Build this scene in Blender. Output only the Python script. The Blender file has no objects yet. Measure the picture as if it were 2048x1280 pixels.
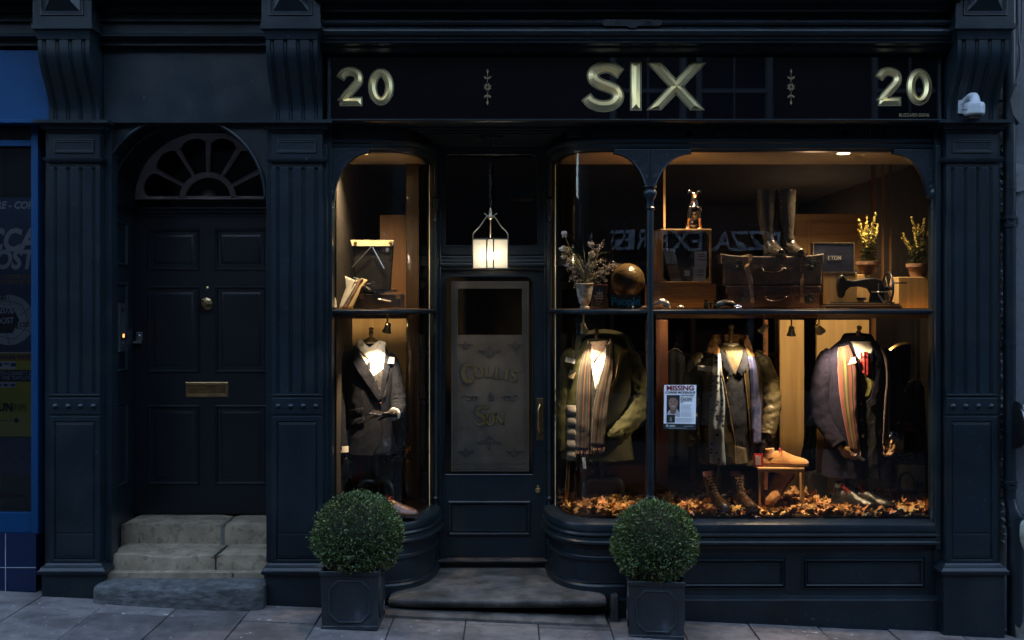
import bpy, bmesh, math, random
from mathutils import Vector, Matrix, noise
R = math.radians
# ------------------------------------------------------------------ camera, sky, exposure
SC = bpy.context.scene
COL = SC.collection
FPX = 2100.0                 # focal length in photograph pixels
DIST = FPX / 340.0           # camera to facade plane (Y = 0)
EYE = 1.824                  # eye height above the ground at X = 0
cam_d = bpy.data.cameras.new('camera')
cam = bpy.data.objects.new('camera', cam_d); COL.objects.link(cam)
cam.location = (0, -DIST, EYE); cam.rotation_euler = (R(90), 0, 0)
cam_d.sensor_width = 36; cam_d.lens = 36 * FPX / 2048; cam_d.shift_y = -30 / 2048
cam_d.clip_start = .05; cam_d.clip_end = 400
SC.camera = cam
W = bpy.data.worlds.new('World'); SC.world = W; W.use_nodes = True
wn = W.node_tree.nodes; wl = W.node_tree.links; wn.clear()
sky = wn.new('ShaderNodeTexSky'); sky.sky_type = 'NISHITA'; sky.sun_disc = False
SUN_EL, SUN_ROT = R(7.0), R(180)
sky.sun_elevation = SUN_EL; sky.sun_rotation = SUN_ROT; sky.ozone_density = 3.0
bgn = wn.new('ShaderNodeBackground'); bgn.inputs[1].default_value = 0.15
wo = wn.new('ShaderNodeOutputWorld')
cloud = wn.new('ShaderNodeHueSaturation'); cloud.inputs['Saturation'].default_value = .72   # thin grey cloud over the dusk sky
wl.new(sky.outputs[0], cloud.inputs['Color']); wl.new(cloud.outputs[0], bgn.inputs[0]); wl.new(bgn.outputs[0], wo.inputs[0])
sun_d = bpy.data.lights.new('sun', 'SUN'); sun_d.energy = 0.004; sun_d.angle = R(12); sun_d.color = (1, .95, .88)
sun = bpy.data.objects.new('sun', sun_d); COL.objects.link(sun)
sun.rotation_euler = (R(90) - SUN_EL, 0, R(180) - SUN_ROT)
SC.view_settings.view_transform = 'Standard'; SC.view_settings.look = 'None'
SC.view_settings.exposure = 3.9; SC.view_settings.gamma = 1.0
SC.render.engine = 'CYCLES'
SC.cycles.max_bounces = 8; SC.cycles.transparent_max_bounces = 12; SC.cycles.caustics_reflective = False
SC.cycles.use_denoising = True

# ------------------------------------------------------------------ pixel -> place
def sc_(Y): return FPX / (DIST + Y)
def X(px, Y=0.0): return (px - 1024) / sc_(Y)
def Z(py, Y=0.0): return EYE + (610 - py) / sc_(Y)
def P(px, py, Y=0.0): return Vector((X(px, Y), Y, Z(py, Y)))
def ground(x, y=0.0): return -0.0437 * x + 0.0
def smooth(t): t = max(0, min(1, t)); return t * t * (3 - 2 * t)
def lerp(a, b, t): return a + (b - a) * t

# ------------------------------------------------------------------ materials
MATS = {}
def nt(name):
    m = bpy.data.materials.new(name); m.use_nodes = True
    n = m.node_tree.nodes; return m, n, m.node_tree.links, n['Principled BSDF']
def rgb(c): return (c[0], c[1], c[2], 1)
def mat(name, col, rough=.5, metal=0.0, var=.2, scale=6.0, bump=.08, bscale=70.0, spec=.5, rvar=.1, col2=None, stretch=None, coat=0, sheen=0, island=0.0, stain=None, stain2=None):
    if name in MATS: return MATS[name]
    m, n, l, b = nt(name)
    tc = n.new('ShaderNodeTexCoord'); mp = n.new('ShaderNodeMapping'); l.new(tc.outputs['Object'], mp.inputs[0])
    if stretch: mp.inputs['Scale'].default_value = stretch
    t = n.new('ShaderNodeTexNoise'); t.inputs['Scale'].default_value = scale; t.inputs['Detail'].default_value = 6; l.new(mp.outputs[0], t.inputs[0])
    r = n.new('ShaderNodeValToRGB'); r.color_ramp.elements[0].position = .3; r.color_ramp.elements[1].position = .7
    c2 = col2 or tuple(min(1, v * (1 + var)) for v in col)
    c1 = col if col2 else tuple(v * (1 - var) for v in col)
    r.color_ramp.elements[0].color = rgb(c1); r.color_ramp.elements[1].color = rgb(c2)
    l.new(t.outputs[0], r.inputs[0]); out = r.outputs[0]
    if island:
        g = n.new('ShaderNodeNewGeometry'); h = n.new('ShaderNodeHueSaturation')
        mr = n.new('ShaderNodeMapRange'); mr.inputs[3].default_value = 1 - island; mr.inputs[4].default_value = 1 + island
        l.new(g.outputs['Random Per Island'], mr.inputs[0]); l.new(mr.outputs[0], h.inputs['Value'])
        mh = n.new('ShaderNodeMapRange'); mh.inputs[3].default_value = .5 - island * .05; mh.inputs[4].default_value = .5 + island * .05
        mm = n.new('ShaderNodeMath'); mm.operation = 'FRACT'; mx = n.new('ShaderNodeMath'); mx.operation = 'MULTIPLY'; mx.inputs[1].default_value = 7.3
        l.new(g.outputs['Random Per Island'], mx.inputs[0]); l.new(mx.outputs[0], mm.inputs[0]); l.new(mm.outputs[0], mh.inputs[0]); l.new(mh.outputs[0], h.inputs['Hue'])
        l.new(out, h.inputs['Color']); out = h.outputs[0]
    for k, stn in enumerate((stain, stain2)):
        if not stn: continue
        ts = n.new('ShaderNodeTexNoise'); ts.inputs['Scale'].default_value = stn[1]; ts.inputs['Detail'].default_value = 3; ts.inputs['Distortion'].default_value = .3
        mo = n.new('ShaderNodeMapping'); mo.inputs['Location'].default_value = (3.7 * k + 1, 5.1, 2.2); l.new(mp.outputs[0], mo.inputs[0]); l.new(mo.outputs[0], ts.inputs[0])
        ms = n.new('ShaderNodeMapRange'); ms.inputs[1].default_value = stn[2]; ms.inputs[2].default_value = stn[3]; ms.inputs[4].default_value = stn[4]; l.new(ts.outputs[0], ms.inputs[0])
        mi = n.new('ShaderNodeMix'); mi.data_type = 'RGBA'; l.new(ms.outputs[0], mi.inputs[0]); l.new(out, mi.inputs[6]); mi.inputs[7].default_value = rgb(stn[0]); out = mi.outputs[2]
    l.new(out, b.inputs['Base Color'])
    rr = n.new('ShaderNodeMapRange'); rr.inputs[3].default_value = max(.02, rough - rvar); rr.inputs[4].default_value = min(1, rough + rvar)
    t2 = n.new('ShaderNodeTexNoise'); t2.inputs['Scale'].default_value = scale * 2.3; t2.inputs['Detail'].default_value = 5; l.new(mp.outputs[0], t2.inputs[0])
    l.new(t2.outputs[0], rr.inputs[0]); l.new(rr.outputs[0], b.inputs['Roughness'])
    b.inputs['Metallic'].default_value = metal; b.inputs['Specular IOR Level'].default_value = spec
    if coat: b.inputs['Coat Weight'].default_value = coat; b.inputs['Coat Roughness'].default_value = .08
    if sheen: b.inputs['Sheen Weight'].default_value = sheen
    if bump:
        t3 = n.new('ShaderNodeTexNoise'); t3.inputs['Scale'].default_value = bscale; t3.inputs['Detail'].default_value = 8; l.new(mp.outputs[0], t3.inputs[0])
        bp = n.new('ShaderNodeBump'); bp.inputs['Strength'].default_value = min(1, bump * 4); bp.inputs['Distance'].default_value = .004
        l.new(t3.outputs[0], bp.inputs['Height']); l.new(bp.outputs[0], b.inputs['Normal'])
    MATS[name] = m; return m

def stripes(name, stops, rough=.85, axis='UV', cross=None):
    """woven cloth with lengthwise stripes; stops = [(position, colour)] across the width"""
    if name in MATS: return MATS[name]
    m, n, l, b = nt(name)
    uv = n.new('ShaderNodeUVMap'); sp = n.new('ShaderNodeSeparateXYZ'); l.new(uv.outputs[0], sp.inputs[0])
    r = n.new('ShaderNodeValToRGB'); r.color_ramp.interpolation = 'CONSTANT'; e = r.color_ramp.elements
    e[0].position = 0; e[0].color = rgb(stops[0][1]); e[1].position = stops[1][0]; e[1].color = rgb(stops[1][1])
    for p, c in stops[2:]:
        q = e.new(p); q.color = rgb(c)
    l.new(sp.outputs[0], r.inputs[0]); out = r.outputs[0]
    if cross:
        r2 = n.new('ShaderNodeValToRGB'); r2.color_ramp.interpolation = 'CONSTANT'; f = r2.color_ramp.elements
        f[0].position = 0; f[0].color = rgb(cross[0][1]); f[1].position = cross[1][0]; f[1].color = rgb(cross[1][1])
        for p, c in cross[2:]:
            q = f.new(p); q.color = rgb(c)
        mu = n.new('ShaderNodeMath'); mu.operation = 'MULTIPLY'; mu.inputs[1].default_value = 3; fr = n.new('ShaderNodeMath'); fr.operation = 'FRACT'
        l.new(sp.outputs[1], mu.inputs[0]); l.new(mu.outputs[0], fr.inputs[0]); l.new(fr.outputs[0], r2.inputs[0])
        mx = n.new('ShaderNodeMix'); mx.data_type = 'RGBA'; mx.inputs[0].default_value = .5; l.new(out, mx.inputs[6]); l.new(r2.outputs[0], mx.inputs[7]); out = mx.outputs[2]
    t = n.new('ShaderNodeTexNoise'); t.inputs['Scale'].default_value = 260; t.inputs['Detail'].default_value = 4
    tc = n.new('ShaderNodeTexCoord'); l.new(tc.outputs['Object'], t.inputs[0])
    hs = n.new('ShaderNodeHueSaturation'); mr = n.new('ShaderNodeMapRange'); mr.inputs[3].default_value = .6; mr.inputs[4].default_value = 1.4
    l.new(t.outputs[0], mr.inputs[0]); l.new(mr.outputs[0], hs.inputs['Value']); l.new(out, hs.inputs['Color']); l.new(hs.outputs[0], b.inputs['Base Color'])
    b.inputs['Roughness'].default_value = rough; b.inputs['Specular IOR Level'].default_value = .2; b.inputs['Sheen Weight'].default_value = .3
    bp = n.new('ShaderNodeBump'); bp.inputs['Strength'].default_value = .5; bp.inputs['Distance'].default_value = .002
    l.new(t.outputs[0], bp.inputs['Height']); l.new(bp.outputs[0], b.inputs['Normal'])
    MATS[name] = m; return m

def dots(name, col, dot, scale=38, size=.3, rough=.4):
    m, n, l, b = nt(name)
    tc = n.new('ShaderNodeTexCoord'); mp = n.new('ShaderNodeMapping'); mp.inputs['Scale'].default_value = (1, .001, 1)
    l.new(tc.outputs['Object'], mp.inputs[0])
    v = n.new('ShaderNodeTexVoronoi'); v.inputs['Scale'].default_value = scale; v.inputs['Randomness'].default_value = .55; l.new(mp.outputs[0], v.inputs[0])
    r = n.new('ShaderNodeValToRGB'); e = r.color_ramp.elements; e[0].position = size; e[0].color = rgb(dot); e[1].position = size + .05; e[1].color = rgb(col)
    l.new(v.outputs['Distance'], r.inputs[0]); l.new(r.outputs[0], b.inputs['Base Color']); b.inputs['Roughness'].default_value = rough
    MATS[name] = m; return m

def glass(name, tint=(1, 1, 1), rough=.0, wob=.0, ior=1.5, wscale=2.0):
    """thin window pane: clear transmission and a Fresnel reflection"""
    m, n, l, b = nt(name); n.remove(b)
    o = n['Material Output']; tr = n.new('ShaderNodeBsdfTransparent'); tr.inputs[0].default_value = rgb(tint)
    gl = n.new('ShaderNodeBsdfGlossy'); gl.inputs['Roughness'].default_value = rough
    fr = n.new('ShaderNodeFresnel'); fr.inputs[0].default_value = ior; mx = n.new('ShaderNodeMixShader')
    l.new(fr.outputs[0], mx.inputs[0]); l.new(tr.outputs[0], mx.inputs[1]); l.new(gl.outputs[0], mx.inputs[2]); l.new(mx.outputs[0], o.inputs[0])
    if wob:
        tc = n.new('ShaderNodeTexCoord'); t = n.new('ShaderNodeTexNoise'); t.inputs['Scale'].default_value = wscale; t.inputs['Detail'].default_value = 2
        mp = n.new('ShaderNodeMapping'); mp.inputs['Scale'].default_value = (1.6, 1, .5)
        l.new(tc.outputs['Object'], mp.inputs[0]); l.new(mp.outputs[0], t.inputs[0]); bp = n.new('ShaderNodeBump'); bp.inputs['Strength'].default_value = wob; bp.inputs['Distance'].default_value = .03
        l.new(t.outputs[0], bp.inputs['Height']); l.new(bp.outputs[0], gl.inputs['Normal'])
    MATS[name] = m; return m

def glow(name, col, strength):
    m, n, l, b = nt(name); b.inputs['Base Color'].default_value = rgb(col)
    b.inputs['Emission Color'].default_value = rgb(col); b.inputs['Emission Strength'].default_value = strength
    MATS[name] = m; return m

def wood(name, c1, c2, rough=.5, axis='Z', scale=1.0, bump=.3):
    if name in MATS: return MATS[name]
    m, n, l, b = nt(name)
    tc = n.new('ShaderNodeTexCoord'); mp = n.new('ShaderNodeMapping'); l.new(tc.outputs['Object'], mp.inputs[0])
    s = {'Z': (22, 22, 1.2), 'X': (1.2, 22, 22)}[axis]; mp.inputs['Scale'].default_value = [v * scale for v in s]
    t = n.new('ShaderNodeTexNoise'); t.inputs['Scale'].default_value = 2.2; t.inputs['Detail'].default_value = 9; t.inputs['Distortion'].default_value = .6; l.new(mp.outputs[0], t.inputs[0])
    r = n.new('ShaderNodeValToRGB'); e = r.color_ramp.elements; e[0].position = .32; e[0].color = rgb(c1); e[1].position = .68; e[1].color = rgb(c2)
    l.new(t.outputs[0], r.inputs[0]); l.new(r.outputs[0], b.inputs['Base Color']); b.inputs['Roughness'].default_value = rough
    bp = n.new('ShaderNodeBump'); bp.inputs['Strength'].default_value = bump; bp.inputs['Distance'].default_value = .002
    l.new(t.outputs[0], bp.inputs['Height']); l.new(bp.outputs[0], b.inputs['Normal'])
    MATS[name] = m; return m

def brick(name, c1, c2, mortar):
    m, n, l, b = nt(name)
    tc = n.new('ShaderNodeTexCoord'); mp = n.new('ShaderNodeMapping'); l.new(tc.outputs['Object'], mp.inputs[0]); mp.inputs['Rotation'].default_value = (R(90), 0, 0)
    t = n.new('ShaderNodeTexBrick'); t.inputs['Scale'].default_value = 1; t.inputs['Brick Width'].default_value = .225; t.inputs['Row Height'].default_value = .075; t.inputs['Mortar Size'].default_value = .006
    t.inputs['Color1'].default_value = rgb(c1); t.inputs['Color2'].default_value = rgb(c2); t.inputs['Mortar'].default_value = rgb(mortar)
    l.new(mp.outputs[0], t.inputs[0]); l.new(t.outputs[0], b.inputs['Base Color']); b.inputs['Roughness'].default_value = .85
    MATS[name] = m; return m

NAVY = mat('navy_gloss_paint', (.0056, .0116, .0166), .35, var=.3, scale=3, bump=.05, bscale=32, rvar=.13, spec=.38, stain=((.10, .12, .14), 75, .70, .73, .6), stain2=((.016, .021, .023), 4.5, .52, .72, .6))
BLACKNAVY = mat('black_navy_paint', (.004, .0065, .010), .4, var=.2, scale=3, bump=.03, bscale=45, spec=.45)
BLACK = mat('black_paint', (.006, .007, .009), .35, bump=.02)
DARKWOOD = wood('dark_wood', (.018, .010, .006), (.045, .024, .012), .45)
TANWOOD = wood('tan_oak_panel', (.44, .28, .11), (.58, .39, .17), .5, 'Z', .6, .1)
OAKX = wood('light_oak', (.33, .19, .08), (.52, .32, .14), .5, 'X', 1.5, .25)
OAKZ = wood('light_oak_upright', (.33, .19, .08), (.52, .32, .14), .5, 'Z', 1.5, .25)
CREAM = mat('cream_ceiling', (.55, .48, .38), .8, var=.06)
BRASS = mat('aged_brass', (.55, .38, .16), .32, 1, var=.3, scale=20, bump=.03)
GOLD = mat('gold_leaf', (.98, .80, .42), .42, .92, var=.03, scale=4, bump=0, rvar=.02)
GOLD2 = mat('dull_gold_outline', (.15, .125, .065), .6, .6, var=.04, scale=4, bump=0)
STEEL = mat('brushed_steel', (.45, .47, .5), .3, 1, var=.1)
SILVER = mat('polished_silver', (.8, .78, .74), .18, 1, var=.05)
WHITE = mat('white_paper', (.78, .77, .73), .6, var=.03, bump=0)
WPAINT = mat('white_painted_timber', (.62, .66, .70), .5, var=.1)
INK = mat('black_ink', (.02, .02, .022), .6, bump=0, var=.1)
GLASS = glass('window_glass', (.95, .96, .95), 0, .045, 1.62)
GLASSB = glass('curved_window_glass', (.95, .96, .95), 0, .09, 1.62)
GLASSD = glass('dark_glass', (.55, .55, .5), 0, .05)

# ------------------------------------------------------------------ mesh builder
ORG = {}
class MB:
    def __init__(s): s.v = []; s.f = []; s.uv = {}
    def add(s, vs, fs):
        k = len(s.v); s.v += [Vector(v) for v in vs]; s.f += [tuple(i + k for i in f) for f in fs]; return s
    def box(s, x0, x1, y0, y1, z0, z1):
        return s.add([(x0, y0, z0), (x1, y0, z0), (x1, y1, z0), (x0, y1, z0), (x0, y0, z1), (x1, y0, z1), (x1, y1, z1), (x0, y1, z1)],
                     [(0, 3, 2, 1), (4, 5, 6, 7), (0, 1, 5, 4), (1, 2, 6, 5), (2, 3, 7, 6), (3, 0, 4, 7)])
    def pbox(s, px0, px1, py0, py1, y0, y1):            # a box whose front face spans these photograph pixels
        return s.box(X(px0, y0), X(px1, y0), y0, y1, Z(py1, y0), Z(py0, y0))
    def hexa(s, b, t): return s.add(list(b) + list(t), [(3, 2, 1, 0), (4, 5, 6, 7), (0, 1, 5, 4), (1, 2, 6, 5), (2, 3, 7, 6), (3, 0, 4, 7)])
    def tube(s, pts, rad, n=10, cap=True, flat=1.0, up=None, wr=None):
        pts = [Vector(p) for p in pts]; m = len(pts)
        if not hasattr(rad, '__len__'): rad = [rad] * m
        rings = []; prev = None
        for i, p in enumerate(pts):
            t = (pts[min(i + 1, m - 1)] - pts[max(i - 1, 0)])
            t = t.normalized() if t.length > 1e-9 else Vector((0, 0, 1))
            if prev is None:
                a = Vector(up) if up else (Vector((0, 1, 0)) if abs(t.y) < .9 else Vector((1, 0, 0)))
            else: a = prev
            a = (a - t * a.dot(t)).normalized(); prev = a; b = t.cross(a)
            ring = []
            for k in range(n):
                an = 2 * math.pi * k / n; r = rad[i] * (wr(an, i / (m - 1)) if wr else 1)
                ring.append(p + a * (math.cos(an) * r * flat) + b * (math.sin(an) * r))
            rings.append(ring)
        return s.loft(rings, cap)
    def loft(s, rings, cap=True, closed=True):
        n = len(rings[0]); k = len(s.v)
        for r in rings: s.v += [Vector(p) for p in r]
        for i in range(len(rings) - 1):
            for j in range(n if closed else n - 1):
                q = (j + 1) % n; s.f.append((k + i * n + j, k + i * n + q, k + (i + 1) * n + q, k + (i + 1) * n + j))
        if cap and closed:
            s.f.append(tuple(k + j for j in range(n))[::-1]); s.f.append(tuple(k + (len(rings) - 1) * n + j for j in range(n)))
        return s
    def lathe(s, c, prof, n=20, axis='Z', sx=1, sy=1):
        rings = []
        for r, h in prof:
            ring = []
            for k in range(n):
                a = 2 * math.pi * k / n; u, w = math.cos(a) * r * sx, math.sin(a) * r * sy
                d = {'Z': (u, w, h), 'Y': (u, h, w), 'X': (h, u, w)}[axis]; ring.append(Vector(c) + Vector(d))
            rings.append(ring)
        return s.loft(rings)
    def ball(s, c, r, n=14, sq=(1, 1, 1)):
        m = max(6, n // 2)
        prof = [(max(1e-4, r * math.sin(math.pi * i / m)), r * math.cos(math.pi * i / m)) for i in range(m + 1)]
        k = len(s.v); s.lathe((0, 0, 0), prof, n)
        for i in range(k, len(s.v)): v = s.v[i]; s.v[i] = Vector((c[0] + v.x * sq[0], c[1] + v.y * sq[1], c[2] + v.z * sq[2]))
        return s
    def sweep(s, path, prof, cap=True):
        """path: plan points (x, y) running so that the outside is on the right-hand side; prof: (out, z) closed loop"""
        m = len(path); rings = []
        for i, (x, y) in enumerate(path):
            def nrm(a, b):
                dx, dy = b[0] - a[0], b[1] - a[1]; L = math.hypot(dx, dy) or 1; return Vector((dy / L, -dx / L))
            ns = []
            if i > 0: ns.append(nrm(path[i - 1], path[i]))
            if i < m - 1: ns.append(nrm(path[i], path[i + 1]))
            nn = ns[0] if len(ns) == 1 else (ns[0] + ns[1]) / max(.3, (1 + ns[0].dot(ns[1])))
            rings.append([Vector((x + nn.x * o, y + nn.y * o, z)) for o, z in prof])
        return s.loft(rings, cap)
    def frame(s, x0, x1, z0, z1, prof):
        """mitred moulding round a rectangle in the XZ plane; prof: (inset, y) open list"""
        rings = []
        cs = [(x0, z0, 1, 1), (x1, z0, -1, 1), (x1, z1, -1, -1), (x0, z1, 1, -1)]
        k = len(s.v); n = len(prof)
        for (cx, cz, sx, sz) in cs:
            for d, y in prof: s.v.append(Vector((cx + sx * d, y, cz + sz * d)))
        for i in range(4):
            q = (i + 1) % 4
            for j in range(n - 1): s.f.append((k + i * n + j, k + q * n + j, k + q * n + j + 1, k + i * n + j + 1))
        return s
    def prism(s, poly, y0, y1):                          # poly of (x, z)
        n = len(poly)
        a = sum(poly[i][0] * poly[(i + 1) % n][1] - poly[(i + 1) % n][0] * poly[i][1] for i in range(n))
        if a < 0: poly = poly[::-1]
        k = len(s.v); s.v += [Vector((x, y0, z)) for x, z in poly] + [Vector((x, y1, z)) for x, z in poly]
        s.f.append(tuple(k + i for i in range(n))); s.f.append(tuple(k + n + i for i in range(n))[::-1])
        for i in range(n): q = (i + 1) % n; s.f.append((k + i, k + n + i, k + n + q, k + q))
        return s
    def pprism(s, poly, y0, y1): return s.prism([(X(a, y0), Z(b, y0)) for a, b in poly], y0, y1)
    def band(s, A, B, y0, y1, closed=False):             # solid strip between two curves of (x, z)
        n = len(A); k = len(s.v)
        for (a, b) in zip(A, B): s.v += [Vector((a[0], y0, a[1])), Vector((b[0], y0, b[1])), Vector((b[0], y1, b[1])), Vector((a[0], y1, a[1]))]
        for i in range(n if closed else n - 1):
            p, q = k + 4 * i, k + 4 * ((i + 1) % n)
            for j in range(4): s.f.append((p + j, p + (j + 1) % 4, q + (j + 1) % 4, q + j))
        if not closed: s.f.append((k, k + 3, k + 2, k + 1)); e = k + 4 * (n - 1); s.f.append((e, e + 1, e + 2, e + 3))
        return s
    def text(s, body, size, at, y=0.0, thick=.001, align='CENTER', off=0.0, sx=1.0, shear=0.0, flip=False, rot=0.0):
        c = bpy.data.curves.new('t', 'FONT'); c.body = body; c.size = size; c.align_x = align; c.align_y = 'CENTER'; c.extrude = thick / 2; c.offset = off; c.shear = shear
        c.resolution_u = 3
        o = bpy.data.objects.new('t', c); COL.objects.link(o); bpy.context.view_layer.update()
        me = o.to_mesh(); k = len(s.v); f = -1 if flip else 1; ca, sa = math.cos(rot), math.sin(rot)
        for v in me.vertices:
            u, w = v.co.x * sx, v.co.y; u, w = u * ca - w * sa, u * sa + w * ca
            s.v.append(Vector((at[0] + f * u, y - f * v.co.z, at[1] + w)))
        for p in me.polygons: s.f.append(tuple(k + i for i in p.vertices))
        o.to_mesh_clear(); bpy.data.objects.remove(o); bpy.data.curves.remove(c); return s
    def move(s, m, k=0):
        for i in range(k, len(s.v)): s.v[i] = m @ s.v[i]
        return s
    def grid(s, fn, nu, nv, uv=True):
        k = len(s.v)
        for j in range(nv + 1):
            for i in range(nu + 1):
                s.v.append(Vector(fn(i / nu, j / nv))); s.uv[len(s.v) - 1] = (i / nu, j / nv)
        for j in range(nv):
            for i in range(nu): a = k + j * (nu + 1) + i; s.f.append((a, a + 1, a + nu + 2, a + nu + 1))
        return s
    def build(s, name, m, parent=None, smooth=None, bevel=0, solid=0, sub=0, fuse=0, label=None, world=True, recalc=True):
        org = Vector((0, 0, 0))
        if parent is not None: org = ORG.get(parent.name, Vector((0, 0, 0)))
        elif world:
            xs = [v.x for v in s.v]; ys = [v.y for v in s.v]; org = Vector(((min(xs) + max(xs)) / 2, (min(ys) + max(ys)) / 2, min(v.z for v in s.v)))
        me = bpy.data.meshes.new(name); me.from_pydata([v - org for v in s.v] if world or parent is None else s.v, [], s.f)
        if s.uv:
            u = me.uv_layers.new(name='UVMap')
            for lp in me.loops: u.data[lp.index].uv = s.uv.get(lp.vertex_index, (0, 0))
        if recalc:
            bm = bmesh.new(); bm.from_mesh(me); bmesh.ops.recalc_face_normals(bm, faces=bm.faces); bm.to_mesh(me); bm.free()
        me.materials.append(m); o = bpy.data.objects.new(name, me); COL.objects.link(o)
        if parent is not None: o.parent = parent
        else: o.location = org
        ORG[o.name] = org
        if fuse:
            r = o.modifiers.new('r', 'REMESH'); r.mode = 'VOXEL'; r.voxel_size = fuse; r.use_smooth_shade = True
            q = o.modifiers.new('s', 'SMOOTH'); q.factor = .5; q.iterations = 4
            dg = bpy.context.evaluated_depsgraph_get(); ev = o.evaluated_get(dg); nm = bpy.data.meshes.new_from_object(ev)
            o.modifiers.clear(); o.data = nm; smooth = True
        if smooth is True:
            for p in o.data.polygons: p.use_smooth = True
        elif smooth:
            for p in o.data.polygons: p.use_smooth = True
            try: o.data.set_sharp_from_angle(angle=R(smooth))
            except Exception: pass
        if bevel:
            b = o.modifiers.new('b', 'BEVEL'); b.width = bevel; b.segments = 2; b.limit_method = 'ANGLE'; b.angle_limit = R(40)
        if solid: q = o.modifiers.new('so', 'SOLIDIFY'); q.thickness = solid; q.offset = 0
        if sub: q = o.modifiers.new('su', 'SUBSURF'); q.levels = sub; q.render_levels = sub
        if label: o['label'] = label
        return o
def thing(name, label, cat, loc=(0, 0, 0), rot=(0, 0, 0), group=None):
    o = bpy.data.objects.new(name, None); COL.objects.link(o); o.location = loc; o.rotation_euler = rot; o.empty_display_size = .1
    o['label'] = label; o['category'] = cat
    if group: o['group'] = group
    ORG[o.name] = Vector(loc); return o
def tag(o, label=None, cat=None, group=None, kind=None):
    if label: o['label'] = label
    if cat: o['category'] = cat
    if group: o['group'] = group
    if kind: o['kind'] = kind
    return o
def struct(o): o['kind'] = 'structure'; return o
def catmull(pts, n):
    pts = [Vector(p) for p in pts]; out = []
    q = [pts[0] * 2 - pts[1]] + pts + [pts[-1] * 2 - pts[-2]]; m = len(pts) - 1
    for i in range(n + 1):
        u = i / n * m; k = min(int(u), m - 1); t = u - k; a, b, c, d = q[k:k + 4]
        out.append(.5 * ((2 * b) + (c - a) * t + (2 * a - 5 * b + 4 * c - d) * t * t + (3 * b - a - 3 * c + d) * t ** 3))
    return out
def interp(tab, x):
    if x <= tab[0][0]: return tab[0][1:]
    for a, b in zip(tab, tab[1:]):
        if x <= b[0]:
            t = (x - a[0]) / (b[0] - a[0]); return [lerp(p, q, t) for p, q in zip(a[1:], b[1:])]
    return tab[-1][1:]
def arc(cx, cz, rx, rz, a0, a1, n): return [(cx + rx * math.cos(R(lerp(a0, a1, i / n))), cz + rz * math.sin(R(lerp(a0, a1, i / n)))) for i in range(n + 1)]
def rrect(x0, x1, z0, z1, r, n=6, rb=None):
    rb = r if rb is None else rb; o = []
    o += arc(x1 - r, z1 - r, r, r, 0, 90, n) + arc(x0 + r, z1 - r, r, r, 90, 180, n)
    o += arc(x0 + rb, z0 + rb, rb, rb, 180, 270, n) + arc(x1 - rb, z0 + rb, rb, rb, 270, 360, n); return o
def pl(pts, Y): return [(X(a, Y), Z(b, Y)) for a, b in pts]
random.seed(7)
# ================================================================== SETTING
RX0, RX1 = -14, 16
b = MB()
for (x0, y0, x1, y1) in [(-40, -60, 40, 30)]:
    b.add([(x0, y0, ground(x0) - .16), (x1, y0, ground(x1) - .16), (x1, y1, ground(x1) - .16), (x0, y1, ground(x0) - .16)], [(0, 1, 2, 3)])
struct(b.build('road', mat('asphalt', (.05, .05, .052), .85, scale=3, bump=.3, bscale=120)))
STONE = mat('paving_slab_stone', (.085, .078, .078), .78, scale=14, bump=.7, bscale=75, spec=.4, island=.2, col2=(.155, .143, .14), stain=((.03, .028, .027), 3.2, .50, .68, .55), stain2=((.38, .38, .38), 24, .70, .71, .8))
b = MB(); x = -.68 - .415 * 13
while x < 6.5:
    w = .415
    y = .75 - random.random() * .5
    while y > -1.9:
        L = random.choice([.34, .5, .62, .45]); g = .0035; t = random.uniform(-.0025, .0025); tx = random.uniform(-.002, .002)
        x0, x1, y1, y0 = x + g, x + w - g, y - g, y - L + g
        j = [random.uniform(-.002, .002) for _ in range(4)]
        zt = lambda xx, yy: ground(xx) + t + tx * (xx - x) / w
        b.hexa([(x0, y0, ground(x0) - .06), (x1, y0, ground(x1) - .06), (x1, y1, ground(x1) - .06), (x0, y1, ground(x0) - .06)],
               [(x0, y0 + j[0], zt(x0, y0)), (x1, y0 + j[1], zt(x1, y0)), (x1, y1 + j[2], zt(x1, y1)), (x0, y1 + j[3], zt(x0, y1))])
        y -= L
    x += w
struct(b.build('pavement', STONE, bevel=.004))
b = MB().hexa([(-6.2, -1.9, ground(-6.2) - .15), (6.9, -1.9, ground(6.9) - .15), (6.9, 1, ground(6.9) - .15), (-6.2, 1, ground(-6.2) - .15)],
              [(-6.2, -1.9, ground(-6.2) - .009), (6.9, -1.9, ground(6.9) - .009), (6.9, 1, ground(6.9) - .009), (-6.2, 1, ground(-6.2) - .009)])
struct(b.build('pavement_bed', mat('joint_dirt', (.03, .03, .027), .95, bump=.3)))
b = MB().hexa([(-14, -2.06, ground(-14) - .15), (14, -2.06, ground(14) - .15), (14, -1.905, ground(14) - .15), (-14, -1.905, ground(-14) - .15)],
              [(-14, -2.06, ground(-14)), (14, -2.06, ground(14)), (14, -1.905, ground(14)), (-14, -1.905, ground(-14))])
struct(b.build('kerb', mat('kerb_granite', (.2, .2, .2), .8, bump=.3), bevel=.01))

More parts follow.
